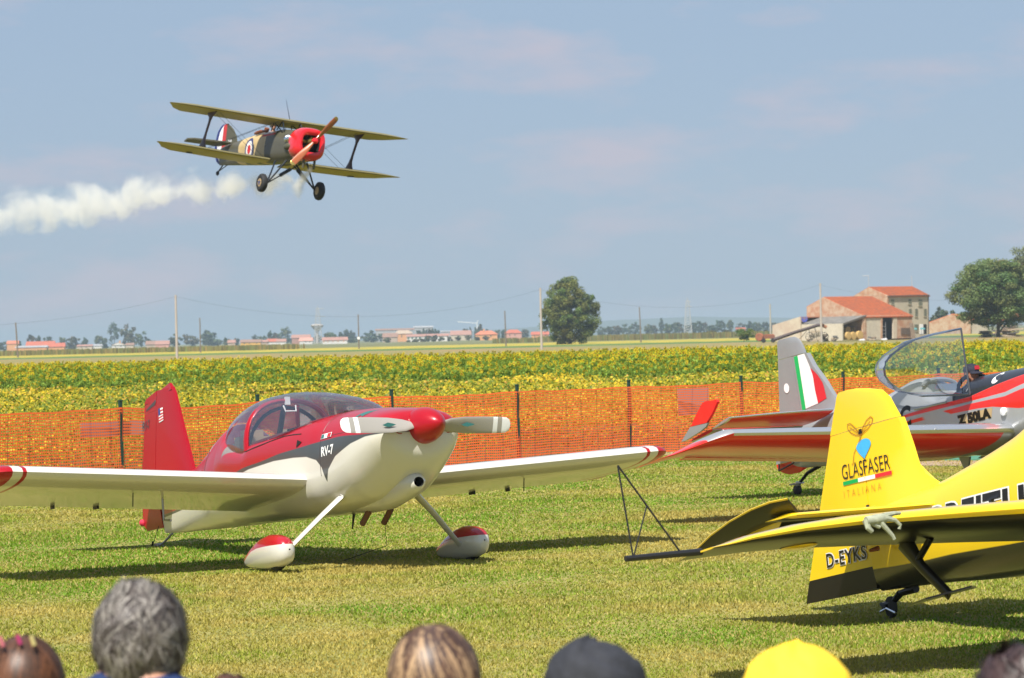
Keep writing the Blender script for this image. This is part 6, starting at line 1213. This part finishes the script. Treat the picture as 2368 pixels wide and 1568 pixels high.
# annex on the left
mb = MB(); B.poly(mb, [(147, 682), (500, 572), (528, 575), (528, 900), (147, 900)], plaster, off=-.3, th=.25); W(mb, 'annex_wall')
mb = MB(); B.poly(mb, [(332, 716), (490, 716), (490, 770), (332, 800)], brick, off=-.28, th=.02); W(mb, 'exposed_brick')
a1, a2 = B.hit(*U(130, 684), -.3), B.hit(*U(502, 568), -.3); roof_slab([a1, a2, a2+Ld*5, a1+Ld*5], tileold, .15, 'annex_roof')
mb = MB(); B2.poly(mb, [(610, 562), (800, 560), (800, 600), (610, 640)], tile, off=.3, th=.2); W(mb, 'old_roof_edge')
mb = MB(); B.poly(mb, [(527, 570), (608, 566), (612, 610), (590, 640), (530, 636)], mat('tarp_blue', (.03, .07, .45), .6, col2=(.25, .16, .1), vscale=1.2), off=-.2, th=.03)
o = mb.build('tarpaulin', None, smooth=False); o['label'] = 'bright blue tarpaulin hung at the top of the annex wall'; o['category'] = 'tarpaulin'
straw = mat('straw', (.52, .34, .12), .95, var=.2, vscale=6, bump=.5, bscale=12)
for k, (u, v, off, ru) in enumerate(((1135, 826, -.6, 54), (1205, 826, -.6, 54), (1290, 818, -.6, 60), (1125, 720, -2.4, 54), (1270, 715, -2.4, 56), (1215, 735, -2.6, 50))):
    c_ = A.hit(*U(u, v), off); r_ = ru*.1708/F*c_[1]; c_[2] = max(r_, c_[2]) if k < 3 else c_[2]
    if k >= 3: c_[2] = 2*r_*.95+r_*.8
    o = MB().lathe([(0, -.62), (r_*.5, -.63), (r_*.96, -.6), (r_, -.5), (r_, .5), (r_*.96, .6), (r_*.5, .63), (0, .62)], straw, ax=tuple(A.n), n=24).build('straw_bale', None)
    o.location = tuple(c_); o['category'] = 'straw bale'; o['group'] = 'round straw bales in the lean-to'
    o['label'] = ['left front round straw bale in the lean-to opening', 'middle front round straw bale in the lean-to opening', 'right front, largest round straw bale in the lean-to opening', 'left shaded round bale stacked on the back row', 'right shaded round bale stacked on the back row', 'middle shaded round bale stacked on the back row'][k]
# farmhouse
h0 = at(*U(1710, 800), 592); h0[2] = 0; HA = Plane(h0, L_); HB = Plane(h0, G_); house = empty('farmhouse', h0, 'three storey beige farmhouse with red tile roof behind the barn', 'house'); root_, base_ = house, h0
mb = MB(); HA.poly(mb, [(1710, 283), (2250, 275), (2252, 850), (1710, 850)], hwall, th=.4); W(mb, 'wall')
mb = MB(); HB.poly(mb, [(1709, 284), (1455, 168), (1222, 306), (1222, 850), (1709, 850)], brick, th=.4); W(mb, 'gable_wall')
ap = zp_(HB, 1455, 162); ef = zp_(HB, 1703, 290); eb = zp_(HB, 1215, 306); rr1 = along(ap, U(2022, 0)[0]); ee1 = along(ef, U(2270, 0)[0])
roof_slab([ap-Ld*.3, rr1, ee1, ef-Ld*.3], tile); roof_slab([ap-Ld*.3, rr1, ee1+(eb-ef), eb-Ld*.3], tileold); roof_slab([rr1, ee1, ee1+(eb-ef)], tile)
for k in range(14):
    f0 = (k+.5)/14; a = (ap-Ld*.3)*(1-f0)+(ef-Ld*.3)*f0; b = rr1*(1-f0)+ee1*f0; MBk = MB(); MBk.prism([a, b, b+(ee1-rr1)*.02, a+(ef-ap)*.02], (0, 0, .09), tile); W(MBk, 'tile_course')
mb = MB(); HA.poly(mb, [(1703, 280), (2262, 270), (2262, 284), (1703, 294)], 'bark', off=.35, th=.3); W(mb, 'gutter')
mb = MB(); HA.poly(mb, [(2244, 285), (2252, 285), (2256, 810), (2248, 810)], 'bark', off=.1, th=.1); W(mb, 'downpipe')
for (a, b, c, d) in [(1745, 335, 1785, 398), (1978, 330, 2018, 397), (2115, 333, 2165, 420), (1985, 460, 2020, 525), (2068, 460, 2105, 565), (2188, 460, 2225, 562), (2060, 670, 2112, 760)]:
    mb = MB(); HA.poly(mb, [(a, b), (c, b), (c, d), (a, d)], shut, off=.07, th=.07); w_o = W(mb, 'shuttered_window')
    mb = MB(); HA.poly(mb, [(a-3, d), (c+3, d), (c+3, d+5), (a-3, d+5)], hwall, off=.14, th=.14); mb.v = [tuple(np.array(v)-np.array(base_)) for v in mb.v]; mb.build('sill', w_o, smooth=False)
    mb = MB(); m_ = (a+c)/2; HA.poly(mb, [(m_-1.2, b+2), (m_+1.2, b+2), (m_+1.2, d-2), (m_-1.2, d-2)], 'black', off=.075, th=.02); mb.v = [tuple(np.array(v)-np.array(base_)) for v in mb.v]; mb.build('shutter_gap', w_o, smooth=False)
mb = MB(); HA.poly(mb, [(1842, 338), (1876, 338), (1876, 372), (1842, 372)], plaster, off=.02, th=.02); W(mb, 'blocked_window')
mb = MB(); HA.poly(mb, [(2180, 668), (2222, 668), (2222, 800), (2180, 800)], 'dark_hole', off=.02, th=.02); W(mb, 'doorway')
mb = MB(); HA.poly(mb, [(2128, 668), (2176, 668), (2176, 800), (2128, 800)], 'white', off=.05, th=.05); W(mb, 'door')
for u, v0, v1 in ((1438, 10, 165), (2017, 15, 150)):
    q = HB.hit(*U(u, v1)) if u < 1700 else rr1; top_ = at(*U(u-6 if u < 1700 else u, v0), q[1]); mb = MB(); mb.tube([q, (q[0], q[1], top_[2])], .05, 'lattice', 5)
    if u < 1700: mb.tube([(q[0]+.1, q[1], top_[2]), (q[0]-1.1, q[1], top_[2]-.05)], .05, 'lattice', 5)
    W(mb, 'tv_aerial')
for k, (u, v) in enumerate(((2060, 730), (2168, 730))):
    c_ = HA.hit(*U(u, v), 3.0); o = MB().prism([(-.45, 0, .35), (.45, 0, .35), (.3, 0, .65), (-.3, 0, .65)], (0, .5, 0), mat('feeder_blue%d' % k, (.12, .38, .42), .6)).tube([(-.25, .2, -1.3), (-.2, .2, .35)], .05, 'steel', 5).tube([(.25, .2, -1.3), (.2, .2, .35)], .05, 'steel', 5).build('feed_hopper', None); o.location = tuple(c_); o.location.z = 1.3; o['label'] = ['left turquoise topped feed hopper standing before the farmhouse', 'right turquoise topped feed hopper standing before the farmhouse door'][k]; o['category'] = 'feed hopper'
# brick barn behind on the right
s0 = at(*U2(465, 1340), 640); s0[2] = 0; SA = Plane(s0, (1, .35)); SB = Plane(s0, (-1, .12)); small = empty('small_barn', s0, 'low brick barn with red roof behind the large green tree', 'barn'); root_, base_ = small, s0
mb = MB(); SB.poly(mb, [(-262, 1215), (-262, 1340), (-10, 1340), (74, 1340), (74, 1162), (-10, 1156), (-10, 1153), (200, 1077), (462, 1172), (465, 1345), (385, 1345), (385, 1162), (74, 1160), (74, 1130)][:0] or [(-262, 1245), (0, 1150), (200, 1075), (465, 1172), (465, 1345), (-262, 1345)], brick, T=U2); W(mb, 'wall')
mb = MB(); SB.poly(mb, [(240, 1164), (382, 1160), (382, 1345), (240, 1345)], 'dark_hole', off=.03, th=.02, T=U2); W(mb, 'doorway')
mb = MB(); SB.poly(mb, [(76, 1162), (240, 1160), (240, 1310), (76, 1320)], mat('zinc_door', (.32, .34, .35), .6), off=.25, th=.1, T=U2); W(mb, 'sliding_door')
mb = MB(); SB.poly(mb, [(-262, 1225), (-45, 1225), (-45, 1345), (-262, 1345)], mat('zinc_sheet', (.27, .29, .30), .7), off=.25, th=.1, T=U2); W(mb, 'sheet_wall')
a1, a2 = SB.hit(*U2(198, 1068)), SB.hit(*U2(470, 1170)); Sd = np.array([1, .35, 0.]); Sd /= np.linalg.norm(Sd); a0 = SB.hit(*U2(-262, 1235)); roof_slab([a1, a2, a2+Sd*20, a1+Sd*18.], tile, .15); roof_slab([a0, a1, a1+Sd*18, a0+Sd*18.+np.array([0, 6, 0])], tileold, .15)
mb = MB(); SA.poly(mb, [(466, 1175), (700, 1165), (700, 1345), (466, 1345)], plaster, off=-.2, T=U2); W(mb, 'side_wall')
shed = [SA.hit(*U2(465, 1185), 2.5), SA.hit(*U2(575, 1218), 4), SA.hit(*U2(705, 1212), 4), SA.hit(*U2(700, 1180), .5)]; roof_slab(shed, asb, .08, 'canopy_roof')
logm = [mat('old_planks', (.20, .15, .11), .95, var=.3, vscale=3), mat('pale_planks', (.40, .32, .23), .95, var=.3, vscale=3), mat('grey_planks', (.13, .13, .13), .95, var=.3, vscale=3)]
rw = np.random.default_rng(4)
def woodpile(u0, u1, v0, v1, D, label, T=U2, n_=26):
    a, b = at(*T(u0, v1), D), at(*T(u1, v0), D); g = empty('wood_pile', ((a[0]+b[0])/2, D, 0), label, 'wood pile'); w2 = (b[0]-a[0]); hh = max(.6, at(*T(u0, v0), D)[2])
    for k in range(n_):
        L2 = w2*rw.uniform(.25, .6); x = rw.uniform(-w2/2+L2/2, w2/2-L2/2); z = hh*((k+.5)/n_)**1.0; R2 = np.array(Matrix.Rotation(rw.normal(0, .08), 3, 'Y')); MB().box((x, rw.uniform(-1, 1), z), (L2, .35, hh/n_*1.8+.08), logm[int(rw.integers(0, 3))], R2).build('plank', g, smooth=False)
woodpile(805, 1206, 1225, 1330, 600, 'long grey and tan plank pile under the right edge trees'); woodpile(560, 780, 1310, 1362, 580, 'low tangled plank pile left of the large tree trunk'); woodpile(760, 905, 1288, 1352, 585, 'plank pile with pale boards right of the tree trunk', n_=16)
woodpile(780, 905, 812, 880, 552, 'dark plank pile leaning by the lean-to wall', T=U, n_=12); woodpile(920, 1030, 830, 890, 552, 'pale broken pallets against the lean-to wall', T=U, n_=10); woodpile(1425, 1560, 845, 880, 554, 'loose boards on the ground before the barn', T=U, n_=8)
g = empty('pallet', at(*U(742, 905), 551)*np.array([1, 1, 0]), 'wooden pallet standing upright against the lean-to wall', 'pallet')
for k in range(7): MB().box((-1.0+k*.30, 0, 1.0), (.2, .05, 1.9), logm[1], np.array(Matrix.Rotation(.04, 3, 'Y'))).build('slat', g, smooth=False)
for z in (.35, 1.0, 1.65): MB().box((-.1, .08, z), (2.1, .1, .12), logm[1]).build('rail', g, smooth=False)
q = A.hit(*U(2030, 780), 1.0); g = MB().box((0, 0, 1.35), (.7, .12, 2.9), logm[0], np.array(Matrix.Rotation(-.12, 3, 'Y'))).build('old_door_leaf', None, smooth=False); g.location = (q[0], q[1], 0); g['label'] = 'brown board leaning against the right end of the barn'; g['category'] = 'board'
for k, (u, v) in enumerate(((1650, 865), (1350, 868))):
    q = A.hit(*U(u, v), 2.0); mb = MB(); [mb.ell((.25*i-.3, 0, .10), (.32, .3, .16+.04*i), 'shirt_white', 10, 6) for i in range(3)]; o = mb.build('plastic_sacks', None); o.location = (q[0], q[1], 0); o['label'] = ['white plastic sheeting heaped before the barn doorway', 'small pale sack by the foot of the brick pillar'][k]; o['category'] = 'sack'
q = A.hit(*U(1645, 780), .2); mb = MB(); [mb.tube([(x, 0, 0), (x*.9, 0, 3.0)], .05, 'steel', 5) for x in (-.3, .3)]; [mb.tube([(-.3, 0, z), (.3, 0, z)], .04, 'steel', 5) for z in (.5, 1.1, 1.7, 2.3)]; o = mb.build('ladder', None); o.location = (q[0], q[1], 0); o['label'] = 'pale metal ladder frame in the barn doorway'; o['category'] = 'ladder'
# conveyor and rusty machine
cv = empty('bale_conveyor', at(*U(480, 890), 550)*np.array([1, 1, 0]), 'long dark bale conveyor on spoked wheels rising to the right before the barn', 'conveyor'); base_ = np.array(cv.location)
cp = lambda u, v, d=550: at(*U(u, v), d)-base_
MB().tube([cp(155, 878), cp(420, 785), cp(740, 685), cp(800, 680), cp(868, 715)], [.30, .27, .26, .26, .2], mat('conveyor_dark', (.07, .05, .05), .8), 4).build('trough', cv, smooth=False)
MB().tube([cp(800, 676, 549.5), cp(868, 712, 549.5)], .3, mat('rust_end', (.28, .12, .06), .85), 6).build('spout', cv)
for u in (638, 838):
    c_ = cp(u, 838, 549 if u == 638 else 552); MB().tube([c_+np.array([.62*math.cos(a)*1.05, 0, .72*math.sin(a)]) for a in np.linspace(0, 2*math.pi, 21)], .055, 'black', 6).build('wheel_rim', cv)
    for k in range(4): a = k*math.pi/4; d = np.array([.6*math.cos(a), 0, .7*math.sin(a)]); MB().tube([c_-d, c_+d], .022, 'black', 4).build('spoke', cv)
MB().tube([cp(638, 838), cp(630, 740)], .07, 'bark', 5).tube([cp(600, 760), cp(500, 870)], .06, 'bark', 5).tube([cp(700, 700), cp(745, 830)], .07, 'bark', 5).build('support', cv)
MB().box(cp(635, 885), (.9, .5, .5), logm[1]).build('block', cv, smooth=False)
rm = empty('farm_machine', at(*U(20, 888), 565)*np.array([1, 1, 0]), 'rusty orange round farm machine left of the annex', 'farm machine'); base_ = np.array(rm.location); rust = mat('rusty_orange', (.36, .11, .05), .85, col2=(.22, .09, .05), vscale=2)
MB().lathe([(0, -.4), (.6, -.4), (.72, -.25), (.72, .25), (.6, .4), (0, .4)], rust, c=(-.7, 0, 1.0), ax=(.4, 1, 0), n=18).build('drum', rm)
MB().box((.9, 0, 1.0), (1.9, 1.0, .6), mat('rusty_body', (.20, .08, .05), .9)).box((.9, 0, 1.35), (1.6, .9, .2), rust).build('hopper', rm, smooth=False)
for x in (-.1, 1.5): MB().lathe([(0, -.12), (.36, -.12), (.4, 0), (.36, .12), (0, .12)], 'rubber', c=(x, -.6, .4), ax=(0, 1, 0), n=16).build('wheel', rm)
# ------------------------------------------------------------------ poles, wires, lattice towers, water tower, crane
def pole(px, top_px, D, label, r=.15, m_='pole', lean=0.0):
    t_ = at(px, top_px, D); t = empty('utility_pole', (t_[0], D, 0), label, 'utility pole'); MB().tube([(0, 0, -.2), (lean, 0, t_[2])], [r, r*.7], m_, 8).build('shaft', t); MB().tube([(lean-.25, 0, t_[2]-.3), (lean+.25, 0, t_[2]-.3)], .06, 'steel', 5).build('insulator_arm', t); return np.array([t_[0]+lean, D, t_[2]-.25])
P1 = pole(406, 682, 455, 'tall pale pole at the far edge of sunflowers on the left', .19, lean=.0); P2 = pole(1249, 666, 505, 'tall pale pole just left of the lone tree', .19); P3 = pole(1896, 655, 548, 'tall pale pole in front of the barn gable', .19)
Q0 = pole(40, 746, 740, 'short dark pole near the left edge by the red roofs', .2, 'polewood', lean=-.35); Q1 = pole(462, 735, 780, 'short dark pole right of the left pale pole', .17, 'polewood'); Q2 = pole(828, 727, 780, 'short dark pole with white plate before the village', .17, 'polewood'); Q3 = pole(1168, 719, 730, 'short dark pole left of the lone tree before the orange house', .17, 'polewood', lean=-.1)
Q4 = pole(1480, 710, 760, 'short reddish pole right of the lone tree', .16, 'polewood', lean=-.2); Q5 = pole(1780, 703, 700, 'short grey pole left of the rusty machine', .2, 'pole')
o = MB().box((0, -.2, 0), (.55, .04, .55), 'white').build('sign_plate', None); o.location = tuple(at(829, 782, 779)); o['label'] = 'small white plate fixed to the dark pole before the village'; o['category'] = 'sign'
def wire(name, a, b, sag, label, r=.011):
    a, b = np.array(a), np.array(b); pts = [a*(1-f_)+b*f_-np.array([0, 0, sag*4*f_*(1-f_)]) for f_ in np.linspace(0, 1, 21)]; o = MB().tube(pts, r, 'wire', 4).build(name, None); o['label'] = label; o['category'] = 'power line'
wire('power_line', P1+(P1-P2)*1.0, P1, 3.3, 'sagging power line from the left edge to the left pale pole'); wire('power_line', P1, P2, 3.4, 'sagging power line between the two tall pale poles'); wire('power_line', P2, P3, 3.2, 'sagging power line from the lone tree pole to the barn pole'); wire('power_line', P3, P3+(P3-P2), 3.0, 'sagging power line from barn pole to the right edge')
def tower(px, top_px, D, w, label, arms):
    t_ = at(px, top_px, D); h_ = t_[2]; t = empty('lattice_tower', (t_[0], D, 0), label, 'electricity pylon'); m_ = 'lattice'
    wd = lambda z: w*(1-z/h_)**.8*.5+.45
    for sx, sy_ in ((-1, -1), (-1, 1), (1, -1), (1, 1)): MB().tube([(sx*wd(z), sy_*wd(z), z) for z in np.linspace(0, h_*.93, 8)], .16, m_, 4).build('tower_leg', t)
    mb = MB(); zs_ = np.linspace(0, h_*.93, 15)
    for k in range(14):
        for sy_ in (-1, 1): mb.tube([(-wd(zs_[k]), sy_*wd(zs_[k]), zs_[k]), (wd(zs_[k+1]), sy_*wd(zs_[k+1]), zs_[k+1])], .1, m_, 3); mb.tube([(wd(zs_[k]), sy_*wd(zs_[k]), zs_[k]), (-wd(zs_[k+1]), sy_*wd(zs_[k+1]), zs_[k+1])], .1, m_, 3)
    o = mb.build('lattice_bracing', t); o['kind'] = 'stuff'
    for z, l_ in arms: MB().tube([(-l_*.3, 0, h_*z), (0, 0, h_*z+.5), (l_, 0, h_*z)], .2, m_, 4).build('cross_arm', t)
    MB().tube([(0, 0, h_*.9), (0, 0, h_)], .2, m_, 4).build('peak', t)
tower(734, 706, 2350, 5, 'lattice pylon in front of the mushroom water tower', ((.90, 4.5), (.80, 0.1), (.70, 5.5))); tower(1589, 688, 1900, 3.6, 'lattice pylon between the lone tree and the farm', ((.88, 2.0), (.76, 2.5)))
wt_ = at(733, 751, 2500); o = empty('water_tower', (wt_[0], 2500, 0), 'mushroom shaped concrete water tower behind the left pylon', 'water tower')
MB().lathe([(1.0, 0), (.9, wt_[2]-5)], 'pole', n=14).build('shaft', o); MB().lathe([(1.0, wt_[2]-5.2), (4.6, wt_[2]-1.2), (4.9, wt_[2]-.5), (3.5, wt_[2]+.3), (0, wt_[2]+.8)], 'pole', n=24).build('tank', o)
c_ = at(*Z2(1030, 460), 2600); o = empty('construction_crane', (c_[0], 2600, 0), 'thin white construction crane above the village beside the poplar', 'crane'); t0 = at(*Z2(1028, 412), 2600)-c_; a0 = at(*Z2(898, 402), 2600)-c_; a1 = at(*Z2(1036, 392), 2600)-c_
MB().tube([(0, 0, 0), (0, 0, c_[2]+t0[2])], .35, 'white', 4).build('mast', o); MB().tube([(a0[0], 0, c_[2]+a0[2]), (t0[0], 0, c_[2]+t0[2])], .22, 'white', 4).build('jib', o); MB().tube([(t0[0], 0, c_[2]+t0[2]), (a1[0], 0, c_[2]+a1[2])], .3, 'white', 4).build('counter_jib', o)
# ------------------------------------------------------------------ village houses
cols = dict(white=(.62, .60, .57), cream=(.50, .42, .32), orange=(.62, .30, .13), yellow=(.68, .38, .07), pink=(.55, .28, .22), tan=(.42, .32, .24), red=(.44, .12, .07), brown=(.27, .16, .12), grey=(.33, .33, .34), terracotta=(.52, .17, .09), rosy=(.36, .19, .15))
vm = {k: mat('village_'+k, v, .9, var=.1, vscale=.3) for k, v in cols.items()}; M['win_dark'] = mat('win_dark', (.04, .05, .05), .5)
def vhouse(T, u0, u1, vr, ve, D, wall, roof, label, wins=(), winm='win_dark', hip=.0, chim=None, gable=False):
    l, r = at(*T(u0, ve), D), at(*T(u1, ve), D); rz_ = at(*T((u0+u1)/2, vr), D)[2]; ez = at(*T((u0+u1)/2, ve), D)[2]; rz_ = max(rz_, 3.2); ez = max(min(ez, rz_-.8), 2.2); w2 = (r[0]-l[0])/2; dp = max(6, w2*.7); x0 = (l[0]+r[0])/2
    t = empty('house', (x0, D, 0), label, 'house'); MB().box((0, dp/2, ez/2), (2*w2*.97, dp, ez), vm[wall]).build('wall', t, smooth=False); mb = MB(); e = .4
    if gable:
        mb.prism([(-w2-e, -e, ez-.2), (0, -e, rz_), (w2+e, -e, ez-.2)], (0, dp+2*e, 0), vm[roof]); mb.build('roof', t, smooth=False); MB().prism([(-w2*.9, -e-.05, ez-.15), (0, -e-.05, rz_-.5), (w2*.9, -e-.05, ez-.15)], (0, .2, 0), vm[wall]).build('gable', t, smooth=False)
    else:
        hx = w2*(1-hip); mb.add([(-w2-e, -e, ez-.1), (w2+e, -e, ez-.1), (w2+e, dp+e, ez-.1), (-w2-e, dp+e, ez-.1), (-hx, dp/2, rz_), (hx, dp/2, rz_)], [(0, 1, 5, 4), (2, 3, 4, 5), (1, 2, 5), (3, 0, 4), (3, 2, 1, 0)], vm[roof]); mb.build('roof', t, smooth=False)
    for f_ in wins:
        ww = max(.5, w2*.09); o = MB().box((-w2+2*w2*f_, -.06, ez*.68), (ww, .12, ez*.30), winm).build('window', t, smooth=False)
    if chim is not None: MB().box((-w2+2*w2*chim, dp*.4, rz_+.3), (.9, .9, 1.6), vm['orange']).build('chimney', t, smooth=False)
OW = vm['orange']
vhouse(Z1, 45, 125, 445, 466, 2300, 'orange', 'terracotta', 'small orange house with tiled roof at the far left among trees')
vhouse(Z1, 175, 370, 449, 487, 2100, 'orange', 'red', 'large red roofed barn on the far left, higher roof'); vhouse(Z1, 300, 438, 460, 497, 2050, 'orange', 'red', 'lower red roofed barn wing on the far left'); vhouse(Z1, 105, 320, 486, 500, 2000, 'orange', 'grey', 'low orange shed with grey roof before the red barn')
vhouse(Z1, 520, 625, 472, 486, 2150, 'cream', 'rosy', 'small house with faded rose roof right of the red barns', wins=(.3, .6)); vhouse(Z1, 630, 690, 474, 486, 2150, 'white', 'grey', 'tiny white house between small houses on the left')
vhouse(Z1, 755, 845, 457, 474, 2050, 'white', 'tan', 'white gabled house under the tall poplar cluster', wins=(.3, .7), chim=.6, gable=True); vhouse(Z1, 850, 905, 460, 480, 2150, 'cream', 'brown', 'small brown roofed house right of the white gabled house')
vhouse(Z1, 985, 1100, 446, 470, 2200, 'tan', 'brown', 'brown roofed house left of the tall pale pole'); vhouse(Z1, 1050, 1145, 445, 478, 2120, 'pink', 'rosy', 'rose roofed low house just left of the tall pale pole'); vhouse(Z1, 1540, 1592, 440, 462, 2150, 'tan', 'rosy', 'narrow tan house half hidden by bushes', wins=(.8,), winm=OW)
vhouse(Z1, 1625, 1765, 437, 456, 2050, 'yellow', 'brown', 'yellow house with brown roof and three dark windows', wins=(.2, .45, .8)); vhouse(Z1, 1765, 1812, 440, 458, 2080, 'tan', 'rosy', 'narrow tan house joined to the yellow house'); vhouse(Z1, 1805, 1882, 432, 452, 2180, 'white', 'red', 'small house with bright red roof left of the pylon'); vhouse(Z1, 1870, 1935, 433, 458, 2060, 'white', 'rosy', 'low house with rose roof before the broad tree')
vhouse(Z1, 1972, 2100, 404, 425, 2350, 'rosy', 'rosy', 'tall rose roofed house behind others left of pylon'); vhouse(Z1, 2025, 2115, 424, 446, 2150, 'white', 'pink', 'white and pink house directly left of the pylon', wins=(.5, .8))
vhouse(Z1, 2180, 2352, 421, 441, 1950, 'white', 'rosy', 'long white house with orange shutters right of the water tower', wins=(.06, .22, .42, .62, .84), winm=OW)
vhouse(Z2, 390, 490, 478, 505, 2150, 'tan', 'brown', 'brown roofed building with barrel roof before the orange house'); vhouse(Z2, 470, 592, 459, 482, 2250, 'orange', 'tan', 'two storey orange house with tan roof left of the long white one', wins=(.4, .7), hip=.4)
vhouse(Z2, 550, 838, 484, 499, 2050, 'white', 'rosy', 'long white terrace with dark green windows', wins=(.05, .14, .23, .32, .45, .6, .8), winm=mat('win_green', (.03, .09, .06), .6)); vhouse(Z2, 848, 988, 461, 490, 2300, 'cream', 'rosy', 'broad rose roofed house behind the bushes')
vhouse(Z2, 1015, 1168, 462, 487, 2000, 'orange', 'terracotta', 'bright orange house with orange roof and chimneys', wins=(.45, .7), hip=.5, chim=.4); vhouse(Z2, 1215, 1332, 455, 478, 2100, 'pink', 'red', 'pink house with red hipped roof left of the lone tree', wins=(.3, .6), hip=.5); vhouse(Z2, 1395, 1515, 468, 488, 2050, 'orange', 'red', 'orange flat house partly behind the pale pole and lone tree', wins=(.2, .8))
vhouse(Z2, 340, 602, 447, 458, 2700, 'grey', 'brown', 'long grey industrial hall on the village skyline'); vhouse(Z2, 600, 732, 430, 440, 2750, 'grey', 'grey', 'tall grey industrial building on the village skyline'); vhouse(Z2, 780, 1000, 460, 466, 2750, 'grey', 'grey', 'low grey hall behind the cypress row'); vhouse(Z3, 415, 480, 612, 620, 2300, 'pink', 'red', 'distant low house right of the pylon near the horizon')

# ------------------------------------------------------------------ haze
def haze_box():
    mb = MB(); mb.box((0, 4000, 24), (40000, 14000, 50.5), 'white'); o = mb.build('haze', kind='stuff', smooth=False)
    m = bpy.data.materials.new('haze_air'); m.use_nodes = True; n = m.node_tree; n.nodes.clear(); v = n.nodes.new('ShaderNodeVolumePrincipled')
    v.inputs['Density'].default_value = 0.00016; v.inputs['Color'].default_value = (0.38, 0.49, 0.63, 1); v.inputs['Anisotropy'].default_value = -0.15
    q = n.nodes.new('ShaderNodeOutputMaterial'); n.links.new(v.outputs[0], q.inputs['Volume']); o.data.materials.clear(); o.data.materials.append(m)
haze_box()
